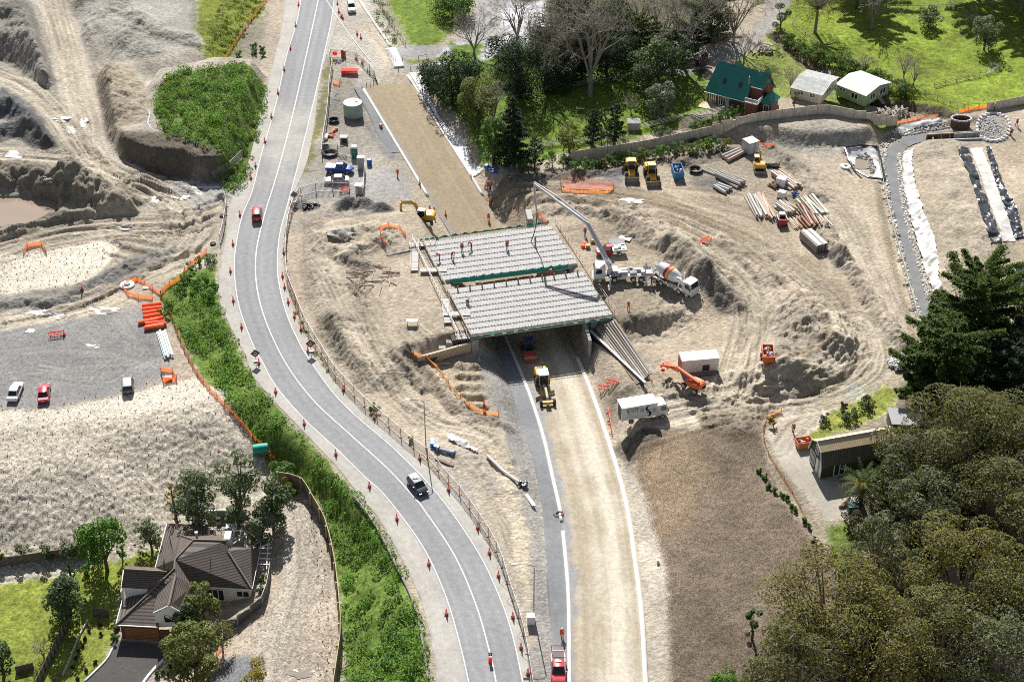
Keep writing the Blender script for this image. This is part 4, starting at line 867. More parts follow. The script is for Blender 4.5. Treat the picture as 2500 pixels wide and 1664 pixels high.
# ---- mixer truck (nose to the right)
yaw = ang((1598, 694), (1683, 725)); mt = root('mixer_truck', 'white concrete mixer truck with red and yellow stripes round its drum', 'mixer truck', G(1646, 702, .05), yaw)
truck_cab(mt, 2.4, 2.45, .75, 2.15, 1.95); MB().box((-.6, 0, .85), (7.2, .9, .28)).obj('chassis', GRYM, mt)
for x in (3.4, 1.75, -2.0, -3.3):
    for y in (-1.05, 1.05):
        wheel(mt, x, y, .52, .32, WHT_P); MB().prism([(x+.62*math.cos(t), .55+.64*math.sin(t)) for t in np.linspace(.3, 2.84, 8)]+[(x+.57*math.cos(t), .55+.57*math.sin(t)) for t in np.linspace(2.84, .3, 8)], y-.17, y+.17).obj('mudguard', WHT_P, mt)
dr = [(.35, -2.75), (.75, -2.6), (1.05, -1.7), (1.22, -.6), (1.2, .2), (1.0, 1.1), (.55, 1.75), (.1, 1.85)]
def drum(prof, m, nm, par, n=20):
    q = MB().lathe([(r, x) for r, x in prof], n, (0, 0, 0), 'X'); M = Matrix.Translation((-.75, 0, 2.42)) @ Matrix.Rotation(math.radians(12), 4, 'Y'); q.v = [tuple(M @ Vector(p)) for p in q.v]; return q.obj(nm, m, par, smooth=True)
d0 = drum(dr, WHT_P, 'mixer_drum', mt); drum([(1.19, -1.02), (1.25, -.6), (1.255, -.5)], mat('stripe_red', (.42, .02, .06), .4), 'red_stripe', d0); drum([(1.255, -.30), (1.25, .08), (1.245, .10)], mat('stripe_yellow', (.80, .38, .02), .4), 'yellow_stripe', d0)
q = MB(); q.loft([[(-3.2, -.7, 3.3), (-3.2, .7, 3.3), (-4.1, .7, 3.4), (-4.1, -.7, 3.4)], [(-3.2, -.3, 2.5), (-3.2, .3, 2.5), (-3.7, .3, 2.4), (-3.7, -.3, 2.4)]], caps=False); q.tube((-3.6, 0, 2.4), (-4.4, .2, 1.5), .22, .2); q.obj('chute', WHT_P, mt)
q = MB(); q.tube((1.2, 1.0, 1.2), (1.2, 1.0, 3.1), .14); q.tube((1.0, -.75, 2.7), (1.9, -.75, 2.7), .28, n=10); q.obj('water_tank', WHT_P, mt)
q = MB()
for y in (-.8, .8): q.tube((-2.7, y, 1.1), (-2.9, y*.5, 2.6), .09); q.tube((1.3, y, 1.1), (1.2, y*.4, 1.9), .1)
q.obj('drum_stand', WHT_P, mt); MB().box((.2, -.95, .7), (1.4, .4, .5)).obj('fuel_tank', mat('pale_machinery', ()), mt)
# ---- box truck
yaw = ang((1551, 1035), (1621, 1018)); bt = root('box_truck', 'white box truck with black lettering and a curved black emblem on its side', 'truck', G(1569, 1019, .05), yaw)
truck_cab(bt, 1.95, 2.15, .6, 2.05, 1.75); MB().box((-.3, 0, .6), (7.0, .85, .25)).obj('chassis', GRYM, bt)
MB().box((-1.0, 0, .95), (5.7, 2.45, 2.45)).obj('cargo_box', WHT_P, bt, bevel=.03); MB().box((-3.86, -.25, 1.05), (.03, 1.6, 2.1)).obj('rear_door', BLK, bt)
for x in (-2.2, 2.75):
    for y in (-.98, .98): wheel(bt, x, y, .42, .28, RIM)
INK = mat('black_ink', (.012, .012, .014), .5); yb = -1.232
text('oncrete', .50, (-1.95, yb, 2.98), SIDE, INK, bt, bold=.012); text('octors', .50, (-1.95, yb, 2.56), SIDE, INK, bt, bold=.012)
def comma(cx, cz, s_, flip, m=INK, par=bt):
    pts = [(.05, .95), (-.25, .88), (-.45, .6), (-.48, .25), (-.3, -.05), (.0, -.12), (.3, -.02), (.42, .2), (.2, .12), (-.02, .18), (-.12, .38), (-.1, .62), (.1, .85), (.42, 1.02), (.3, 1.02)]
    b = MB(); b.prism([(cx+flip*s_*x, cz+flip*s_*z) for x, z in pts], yb, yb+.006); return b.obj('emblem', m, par)
comma(.35, 2.25, .95, 1); comma(.45, 1.98, .95, -1)
comma(-2.92, 2.72, .42, 1); comma(-2.85, 2.66, .42, -1)
for zz, wd in ((2.12, 1.5), (1.85, .9), (1.72, .8), (1.5, 1.9), (1.38, 1.8)): MB().box((-2.55+wd/2-.5, yb, zz), (wd, .006, .035)).obj('small_print', mat('grey_ink', (.45, .45, .45), .6), bt)
for x, z in ((-.62, 2.1), (1.35, 1.72)): MB().box((x, yb, z), (.62, .02, .85)).obj('vent_panel', mat('grey_louvre', (.42, .44, .47), .6, .2, 12), bt)
# ---- red flatbed ute
yaw = ang((1520, 616), (1455, 622)); fu = root('flatbed_utility', 'red flatbed utility with white tray parked behind the pump boom', 'utility', G(1490, 620, .05), yaw)
MB().loft([ring(2.5, .72, .5, .92), ring(2.3, .86, .4, 1.02), ring(1.2, .88, .4, 1.08), ring(-.3, .88, .4, 1.08)]).obj('body', RED, fu, smooth=True); cabin(fu, -.25, 1.35, -.15, .75, .84, .68, 1.05, 1.75, RED, split=False)
q = MB().box((-1.5, 0, .85), (2.4, 1.85, .12)); q.box((-1.5, .92, .95), (2.4, .05, .25)).box((-1.5, -.92, .95), (2.4, .05, .25)).box((-2.7, 0, .95), (.05, 1.85, .25)); q.obj('tray', mat('aluminium_tray', (.5, .5, .5), .4, .1, 2, metal=.4), fu)
q = MB().box((-.9, .2, .97), (.7, .7, .5)).box((-1.6, -.3, .97), (.6, .6, .35)).box((-2.2, .3, .97), (.5, .5, .3)); q.obj('tool_box', WHT_P, fu)
for x in (-1.5, 1.6):
    for y in (-.78, .78): wheel(fu, x, y, .36, .22, WHT_P)
q = MB(); q.tube((2.53, -.3, .6), (2.53, .3, .6), .1); q.obj('bumper', BLK, fu)
# ---- wheel loaders
def loader(label, px, py, yaw):
    o = root('wheel_loader', label, 'wheel loader', G(px, py, .02), yaw, 'wheel loaders parked by the hedge')
    MB().loft([ring(-3.2, .75, 1.0, 1.9), ring(-2.9, 1.0, .8, 2.15), ring(-1.2, 1.05, .8, 2.25)]).obj('engine_cover', YEL, o, smooth=True)
    q = MB().box((-.9, 0, .7), (2.6, 1.2, .7)).box((1.3, 0, .7), (1.8, 1.0, .8)); q.obj('frame', YEL, o, bevel=.05)
    c = MB().box((-.55, 0, 1.5), (1.5, 1.45, 1.55), taper=(.9, .92)).obj('cab', GLASS, o, bevel=.03); MB().box((-.55, 0, 3.05), (1.6, 1.55, .14)).obj('cab_roof', YEL, c, bevel=.04)
    q = MB()
    for x, y in ((.18, -.7), (.18, .7), (-1.28, -.7), (-1.28, .7)): q.tube((x, y, 1.5), (x*.9-.05, y*.92, 3.05), .06, n=4)
    q.obj('cab_post', YEL, c)
    for x in (-1.75, 1.45):
        for y in (-1.0, 1.0): wheel(o, x, y, .78, .58, YEL)
    for y in (-.52, .52):
        q = MB(); q.prism([(.7, 1.5), (1.0, 1.75), (2.3, 1.25), (3.0, .55), (2.8, .4), (2.0, .95), (.9, 1.35)], y-.1, y+.1); q.obj('lift_arm', YEL, o)
        MB().tube((.9, y*.6, 1.1), (2.2, y*.6, 1.0), .08).obj('lift_ram', STEEL, o)
    MB().prism([(2.75, .1), (3.75, .05), (3.8, .1), (2.9, .2), (2.75, .5), (2.8, 1.0), (3.0, 1.2), (2.9, 1.25), (2.65, 1.0), (2.6, .4)], -1.35, 1.35).obj('bucket', SCRP, o)
    q = MB()
    for y in (-1.36, 1.33): q.prism([(2.65, .1), (3.75, .06), (3.1, 1.15), (2.8, 1.1)], y, y+.03)
    q.obj('bucket_side', SCRP, o)
    for y in (-.5, .5): MB().tube((-2.6, y*.4, 2.2), (-2.6, y*.4, 2.9), .06).obj('exhaust', BLK, o) if y > 0 else None
    return o
loader('yellow wheel loader facing the viewer, the one away from the blue skip', 1541, 428, ang((1540, 410), (1544, 460)))
loader('yellow wheel loader turned slightly right, the one beside the blue skip', 1590, 438, ang((1583, 420), (1597, 465)))
# ---- excavators
def excavator(label, px, py, yaw, swing, arm, tracked=True, sc=1.0, col=YEL, blade=False):
    o = root('excavator', label, 'excavator', G(px, py, .02), yaw); o.scale = (sc,)*3
    for y in (-.95, .95):
        MB().prism([(-1.6, .05), (1.6, .05), (1.9, .42), (1.6, .8), (-1.6, .8), (-1.9, .42)], y-.25, y+.25).obj('track', GRYM, o, bevel=.04)
    MB().box((0, 0, .45), (2.0, 1.6, .5)).obj('undercarriage', GRYM, o)
    R = Matrix.Rotation(swing, 4, 'Z')
    def X(q): q.v = [tuple(R @ Vector(p)) for p in q.v]; return q
    X(MB().loft([ring(-1.75, .95, 1.0, 1.75, .2), ring(-1.4, 1.15, .95, 1.95, .2), ring(-.3, 1.15, .95, 1.95, .15), ring(.8, 1.1, .95, 1.3, .1)])).obj('upper_body', col, o, smooth=True)
    c = X(MB().box((.45, .62, 1.2), (1.35, .95, 1.45), taper=(.85, .92))).obj('cab', GLASS, o, bevel=.03); X(MB().box((.40, .62, 2.66), (1.3, .98, .12))).obj('cab_roof', mat('cab_top', (.70, .62, .45), .5), c, bevel=.03)
    q = MB()
    for x, y in ((1.1, .16), (1.1, 1.08), (-.2, .16), (-.2, 1.08)): q.tube((x, y, 1.2), (x*.88, .62+(y-.62)*.92, 2.66), .06, n=4)
    X(q).obj('cab_post', col, c)
    def seg(a, b, w0, w1, nm, m):
        q = MB(); a, b = Vector(a), Vector(b); d = (b-a).normalized(); u_ = Vector((0, 1, 0)); v_ = d.cross(u_)
        q.loft([[a+u_*(sx*.16)+v_*(sz*w0) for sx, sz in ((-1, -1), (1, -1), (1, 1), (-1, 1))], [b+u_*(sx*.16)+v_*(sz*w1) for sx, sz in ((-1, -1), (1, -1), (1, 1), (-1, 1))]]); return X(q).obj(nm, m, o, bevel=.03)
    p0, p1, p2, p3 = [Vector((a, -.15, b)) for a, b in arm]
    b1 = seg(p0, p1, .22, .30, 'boom', col); seg(p1, p2, .28, .2, 'boom', col); seg(p2, p3, .22, .14, 'stick', col)
    q = MB(); q.tube(p0+Vector((.5, 0, -.35)), p1-Vector((.1, 0, .25)), .08); q.tube(p1+Vector((.2, 0, .35)), p2+Vector((.2, 0, .3)), .08); X(q).obj('hydraulic_ram', STEEL, o)
    bx, bz = p3.x, p3.z
    X(MB().prism([(bx, bz+.15), (bx+.25, bz-.1), (bx+.1, bz-.7), (bx-.3, bz-.95), (bx-.75, bz-.8), (bx-.55, bz-.75), (bx-.2, bz-.6), (bx-.15, bz-.1)], -.6, .35)).obj('bucket', SCRP, o)
    if blade: MB().box((2.35, 0, .05), (.12, 2.3, .62)).obj('dozer_blade', SCRP, o); MB().box((2.0, 0, .3), (.8, .9, .2)).obj('blade_arm', GRYM, o)
    return o
excavator('orange yellow tracked excavator digging beside the old cutting edge', 1038, 541, math.radians(100), math.radians(70), [(.7, 1.5), (1.9, 3.5), (4.1, 3.3), (4.3, 1.0)], sc=1.08)
excavator('yellow excavator with front blade standing below the grey container', 1853, 412, math.radians(-93), math.radians(180), [(.7, 1.4), (1.5, 3.0), (2.7, 3.6), (3.3, 1.6)], sc=.95, blade=True)
# ---- grader
yaw = ang((1318, 920), (1340, 1000)); gr_ = root('road_grader', 'yellow road grader working out from under the bridge', 'grader', G(1328, 958, .16), yaw)
MB().loft([ring(-4.3, .75, 1.0, 1.9), ring(-4.0, .95, .9, 2.1), ring(-1.9, .95, .9, 2.15)]).obj('engine_cover', YEL, gr_, smooth=True)
q = MB().box((-3.3, -.2, 2.1), (.9, .9, .18)).box((-2.6, .3, 2.1), (.6, .5, .35)); q.tube((-3.9, .3, 2.1), (-3.9, .3, 2.9), .08); q.obj('air_intake', BLK, gr_)
c = MB().box((-1.0, 0, 1.25), (1.7, 1.5, 1.85), taper=(.92, .94)).obj('cab', GLASS, gr_, bevel=.03); MB().box((-1.05, 0, 3.1), (1.9, 1.7, .14)).obj('cab_roof', mat('grey_white_roof', (.62, .62, .60), .5, .1, 2, dirt=.2), c, bevel=.04)
q = MB()
for x, y in ((-.2, -.72), (-.2, .72), (-1.8, -.72), (-1.8, .72)): q.tube((x, y, 1.2), (x, y*.95, 3.1), .07, n=4)
q.obj('cab_post', YEL, c)
MB().prism([(-.3, 1.5), (1.5, 2.0), (3.4, 1.55), (3.9, 1.1), (3.9, .8), (3.2, 1.2), (1.5, 1.6), (-.3, 1.1)], -.17, .17).obj('gooseneck', mat('pale_frame', (.50, .46, .38), .5, .1, 2), gr_)
MB().box((3.7, 0, .6), (.5, 1.9, .35)).box((4.2, 0, .75), (.4, .8, .6)).obj('front_axle', YEL, gr_, bevel=.04)
for x, y in ((-3.4, -.95), (-3.4, .95), (-1.9, -.95), (-1.9, .95), (3.7, -1.05), (3.7, 1.05)): wheel(gr_, x, y, .66, .42, YEL)
MB().box((1.4, 0, .12), (.12, 3.6, .6), rz=.45, ry=-.3).obj('grader_blade', SCRP, gr_); MB().lathe([(.75, .75), (.8, .85), (.8, .95), (.1, 1.0)], 16, (1.1, 0, 0)).obj('turntable', YEL, gr_)
MB().tube((-.2, -.5, 1.4), (1.0, -.6, .9), .1).obj('lift_ram', STEEL, gr_); MB().tube((.8, .45, 2.1), (1.1, .9, .8), .09).obj('lift_ram', STEEL, gr_)
# ---- roller
yaw = ang((1287, 835), (1297, 880)); ro = root('road_roller', 'blue and red road roller in the shade under the bridge edge', 'roller', G(1291, 866, .16), yaw)
RB = mat('roller_blue', (.03, .10, .22), .45, .06); RR_ = mat('roller_red', (.50, .06, .04), .5, .06, dirt=.2)
MB().lathe([(.72, -1.0), (.75, -.98), (.75, .98), (.72, 1.0)], 20, (1.9, 0, .75), 'Y').obj('drum', SCRP, ro, smooth=True); q = MB().box((1.9, 1.08, .55), (1.9, .12, .35)).box((1.9, -1.08, .55), (1.9, .12, .35)).box((2.85, 0, .55), (.15, 2.2, .35)).box((1.0, 0, .55), (.2, 2.2, .4)); q.obj('drum_frame', RR_, ro)
MB().box((1.9, 0, 1.25), (1.3, 1.9, .3)).obj('front_cover', RR_, ro, bevel=.06); MB().loft([ring(-2.6, .7, .8, 1.4), ring(-2.2, .9, .7, 1.7), ring(-1.0, .9, .7, 1.8)]).obj('engine_cover', RR_, ro, smooth=True)
c = MB().box((-.3, 0, 1.0), (1.5, 1.45, 1.65), taper=(.92, .94)).obj('cab', GLASS, ro, bevel=.03); MB().box((-.3, 0, 2.65), (1.65, 1.6, .14)).obj('cab_roof', RB, c, bevel=.05)
q = MB()
for x, y in ((.4, -.7), (.4, .7), (-1.0, -.7), (-1.0, .7)): q.tube((x, y, 1.0), (x, y*.95, 2.65), .07, n=4)
q.obj('cab_post', RB, c)
for y in (-.95, .95): wheel(ro, -1.5, y, .72, .5, RR_)
# ---- boom lift
yaw = ang((1692, 948), (1616, 912)); bl = root('boom_lift', 'orange boom lift with folded arm beside the white container', 'boom lift', G(1692, 948, .05), yaw)
for x, y in ((1.1, -1.0), (1.1, 1.0), (-1.1, -1.0), (-1.1, 1.0)): wheel(bl, x, y, .52, .36, mat('grey_rim', (.4, .4, .38), .6))
MB().box((0, 0, .45), (2.7, 1.3, .4)).obj('chassis', GRYM, bl, bevel=.05); q = MB().loft([ring(-1.6, .85, .95, 1.6, .15), ring(-1.2, 1.05, .9, 1.75, .15), ring(.6, 1.05, .9, 1.55, .15), ring(1.0, .9, .9, 1.3, .1)]); q.obj('turret', ORG, bl, smooth=True)
def beam(a, b, w, nm, par=bl, m=ORG):
    a, b = Vector(a), Vector(b); d = (b-a).normalized(); s_ = Vector((0, 0, 1)).cross(d).normalized() if abs(d.z) < .95 else Vector((0, 1, 0)); u_ = d.cross(s_); q = MB()
    q.loft([[p+s_*(x*w)+u_*(z*w) for x, z in ((-1, -1), (1, -1), (1, 1), (-1, 1))] for p in (a, b)]); return q.obj(nm, m, par, bevel=.02)
beam((-1.3, .35, 1.9), (3.2, .1, 2.35), .22, 'boom_arm'); beam((-1.2, -.25, 1.5), (2.2, -.25, 1.9), .18, 'boom_arm'); beam((3.2, .1, 2.35), (4.6, -.3, 1.6), .20, 'boom_arm'); beam((4.6, -.3, 1.6), (5.6, 1.1, 2.1), .15, 'jib'); beam((3.4, -.6, 1.2), (5.8, -.4, 1.3), .16, 'jib')
q = MB()
for z in (.9, 1.4, 2.0):
    for a, b in (((5.4, -1.1), (5.4, .9)), ((6.2, -1.1), (6.2, .9)), ((5.4, -1.1), (6.2, -1.1)), ((5.4, .9), (6.2, .9))): q.tube((*a, z), (*b, z), .05, n=4)
q.box((5.8, -.1, .85), (.9, 2.1, .08)).box((6.1, .3, 1.2), (.2, .7, .6)); q.obj('work_platform', ORG, bl)
# ---- skid steer, seen from behind
yaw = ang((1909, 560), (1899, 515)); sk = root('skid_steer', 'grey skid steer with red rear hood among the timber stacks', 'skid steer', G(1908, 546, .03), yaw)
MB().box((0, 0, .35), (2.0, 1.1, .7)).obj('frame', GRYM, sk, bevel=.04); MB().loft([ring(-1.35, .62, .55, 1.25), ring(-1.2, .72, .5, 1.4), ring(-.5, .72, .5, 1.4)]).obj('rear_hood', mat('hood_red', (.42, .015, .03), .4), sk, smooth=True)
c = MB().box((.35, 0, .9), (1.3, 1.2, 1.15), taper=(.9, .92)).obj('cab', mat('cab_grey', (.42, .43, .43), .5, .1), sk, bevel=.04); MB().box((-.33, 0, 1.25), (.03, .95, .6)).obj('rear_window', GLASS, c)
for x in (-.62, .62):
    for y in (-.78, .78): wheel(sk, x, y, .42, .28, mat('cab_grey', ()))
for y in (-.8, .8): MB().prism([(-1.2, 1.3), (-1.1, 1.55), (.9, 1.3), (1.5, .5), (1.3, .4), (.7, 1.1)], y-.07, y+.07).obj('lift_arm', mat('cab_grey', ()), sk)
MB().prism([(1.3, .05), (2.2, .05), (2.2, .1), (1.5, .2), (1.45, .7), (1.3, .7)], -.9, .9).obj('bucket', SCRP, sk)
# ---- plate compactor
pcx = root('plate_compactor', 'small orange plate compactor on the grey asphalt path', 'compactor', G(930, 312, .12), 2.0); MB().box((0, 0, 0), (.9, .6, .15)).obj('base_plate', SCRP, pcx); MB().box((0, 0, .15), (.75, .55, .6), taper=(.8, .8)).obj('engine', mat('machine_orange', (.55, .20, .10), .5), pcx, bevel=.04); MB().path([(-.3, 0, .6), (-.9, 0, 1.2)], .04).obj('handle', BLK, pcx)
# ---- containers and skips
def container(label, a, b, L, paint, endp, name='shipping_container'):
    yaw = ang(a, b); p = (G(*a)+G(*b))/2; z = min(G(*a).z, G(*b).z); o = root(name, label, 'container', (p.x-1.22*math.sin(yaw)*1, p.y+1.22*math.cos(yaw), z+.03), yaw)
    n = int(L/.28); prof = []
    for k in range(n): x = -L/2+L*k/n; prof += [(x, 0), (x+.10, 0), (x+.14, .045), (x+.24, .045)]
    q = MB(); V = [(x, -1.22+y, .12) for x, y in prof]+[(x, 1.22-y, .12) for x, y in prof[::-1]]; q.loft([V, [(x, y, 2.5) for x, y, z in V]]); q.obj('wall', paint, o)
    MB().box((0, 0, 2.5), (L, 2.44, .10)).obj('roof', mat('container_roof', (.72, .70, .66), .6, .1, 1.5, dirt=.25), o, bevel=.02); MB().box((0, 0, 0), (L, 2.44, .12)).obj('floor_frame', GRYM, o)
    e = MB().box((-L/2-.02, 0, .15), (.05, 2.40, 2.3)).obj('end_panel', endp, o); 
    for y in (-.8, -.3, .3, .8): MB().tube((-L/2-.06, y, .2), (-L/2-.06, y, 2.4), .03, n=5).obj('lock_rod', STEEL, e)
    return o
cw = container('white shipping container with red end and open hatch beside the boom lift', (1664, 914), (1754, 906), 6.06, WHT_P, mat('end_red', (.55, .10, .06), .5, .06)); MB().box((.9, -1.25, .35), (1.1, .04, 1.1)).obj('hatch', BLK, cw); MB().box((.6, -1.75, .1), (4.6, .8, .15)).obj('plank', TIMD, cw)
GC = mat('container_grey', (.52, .55, .58), .5, .06, 1, dirt=.1); cg = container('small grey shipping container at the foot of the timber fence bank', (1826, 381), (1854, 372), 2.4, GC, GC, 'storage_container')
for s_ in (-.55, .55): d = MB().box((s_, -1.24, .18), (1.02, .05, 2.25)).obj('door', GC, cg); MB().tube((s_*.3, -1.29, .2), (s_*.3, -1.29, 2.4), .03).obj('lock_rod', STEEL, d)
def skip(label, px, py, yaw, L, Wd, H, m, fill=None, name='skip_bin'):
    o = root(name, label, 'skip', G(px, py, .05), yaw); h, w_ = L/2, Wd/2; q = MB(); t = .06
    o_ = [(-h*.86, -w_, 0), (h*.86, -w_, 0), (h*.86, w_, 0), (-h*.86, w_, 0)]; u_ = [(-h, -w_, H), (h, -w_, H), (h, w_, H), (-h, w_, H)]
    ui = [(-h+t, -w_+t, H), (h-t, -w_+t, H), (h-t, w_-t, H), (-h+t, w_-t, H)]; oi = [(-h*.86+t, -w_+t, .1), (h*.86-t, -w_+t, .1), (h*.86-t, w_-t, .1), (-h*.86+t, w_-t, .1)]
    q.loft([o_, u_, ui, oi]); q.obj('shell', m, o)
    q = MB(); 
    for x in (-.5, 0, .5): q.box((x*L*.8, -w_-.03, .1), (.10, .06, H-.15)).box((x*L*.8, w_+.03, .1), (.10, .06, H-.15))
    q.obj('rib', m, o)
    if fill:
        r = random.Random(3); cols = [mat('rubbish_%s' % n, c, .7) for n, c in (('yellow', (.7, .5, .05)), ('white', (.7, .7, .7)), ('blue', (.1, .25, .5)), ('brown', (.3, .2, .12)), ('pink', (.7, .25, .3)), ('green', (.25, .4, .3)))]
        for k in range(fill):
            s_ = r.uniform(.25, .6); b = MB().box((r.uniform(-h*.7, h*.7), r.uniform(-w_*.65, w_*.65), H*r.uniform(.45, .8)), (s_, s_*r.uniform(.5, 1), s_*.6), r.uniform(0, 3), (.7, .7), r.uniform(-.4, .4)); b.obj('rubbish', cols[k % 6], o, bevel=.05)
    return o
skip('blue open skip bin beside the two wheel loaders', 1654, 428, ang((1648, 405), (1660, 450)), 3.6, 1.9, 1.6, mat('skip_blue', (.04, .22, .50), .5, .08, 1.5, dirt=.15), 8)
tr = skip('orange red trailer full of coloured rubbish beside the large spoil heap', 1873, 878, ang((1869, 850), (1877, 900)), 3.4, 1.75, 1.2, ORG, 22, 'rubbish_trailer'); tr.location.z += .55
for x in (-.5, .4):
    for y in (-1.0, 1.0): wheel(tr, x, y-.0, .38, .24, RIM).__class__; 
for ch in tr.children:
    if ch.name.startswith('wheel'): ch.location.z = -.5
skip('orange skip bin at the corner of the green barn', 1961, 1089, ang((1952, 1090), (1975, 1086)), 2.4, 1.5, 1.25, mat('skip_orange', (.62, .20, .06), .5, .08, 1.5, dirt=.15), 5)
# ================================================================ vegetation
def leafm(name, col, tr=.35, isl=.45, var=.25): return mat(name, col, .65, var, .9, isl=isl, transl=tr, spec=.25)
LG = leafm('leaf_hedge', (.085, .17, .04)); LY = leafm('leaf_lime', (.12, .16, .02)); LD = leafm('leaf_dark_conifer', (.036, .064, .03), .3); LM = leafm('leaf_macrocarpa', (.085, .135, .028), .42)
LE = leafm('leaf_eucalyptus', (.135, .14, .05), .38, .5); LE2 = leafm('leaf_eucalyptus_gold', (.175, .165, .05), .38, .5); LE3 = leafm('leaf_eucalyptus_grey', (.125, .145, .07), .3, .4); LR = leafm('leaf_glossy', (.08, .125, .05), .25); LGR = leafm('leaf_grey_green', (.16, .20, .115), .3); LSV = leafm('leaf_silver', (.17, .19, .14), .25)
LO = leafm('leaf_olive', (.15, .175, .05), .35); LGD = leafm('leaf_golden', (.28, .22, .02), .3); LW = leafm('leaf_willow', (.17, .19, .03), .4); LB = leafm('leaf_bright', (.10, .21, .03), .4); LBR = leafm('leaf_brownish', (.09, .07, .045), .25)
BK = mat('bark_brown', (.11, .085, .065), .9, .25, 4); BKG = mat('bark_pale', (.25, .22, .19), .85, .2, 3); BKT = mat('bark_twig', (.30, .26, .22), .9, .2, 2)
def hgt(g, topy):
    z = 0.
    for _ in range(30):
        e = PJ((g.x, g.y, g.z+z))[1]-topy; z += e*.05
    return max(z, .6)
def scl(g): return FP/(g.y*ct-(g.z-CH)*st)
def trunkmesh(o, sg, m, name='trunk', n=5):
    A = np.array([s[0] for s in sg]); B = np.array([s[1] for s in sg]); V, F = segs(A, B, [s[2] for s in sg], [s[3] for s in sg], n); return link(name, npmesh(name, V, F, True), m, o)
def sph(n, up=.25):
    d = rng.normal(0, 1, (n, 3)); d[:, 2] += up; return d/np.linalg.norm(d, axis=1, keepdims=True)
def clump_leaves(C, R, n, flat=.75, sh=.55):
    """leaf points over many small clumps: C (k,3), R (k,)"""
    w_ = R**2; idx = rng.choice(len(C), n, p=w_/w_.sum()); d = sph(n, .35); rr = rng.uniform(sh, 1.0, n)**.5
    s_ = R[idx][:, None]*rr[:, None]*d; s_[:, 2] *= flat
    return C[idx]+s_, d*.8+np.array([0, 0, .5])
def branch(sg, p, d, L, r, lev, spread, kids, droop=0., maxr=None, tips=None, taper=.62, lf=.72):
    q = p+d*L; q2 = q; sg.append((p, q2, r, r*taper))
    if lev == 0:
        if tips is not None: tips.append(q2)
        return
    for k in range(kids+(1 if random.random() < .7 else 0)):
        v = d+Vector((random.gauss(0, spread), random.gauss(0, spread), random.gauss(0, spread)*.8-droop)); v.normalize()
        branch(sg, p.lerp(q2, random.uniform(.55, 1)), v, L*lf*random.uniform(.7, 1.15), r*taper*random.uniform(.65, .95), lev-1, spread, kids, droop, maxr, tips, taper, lf)
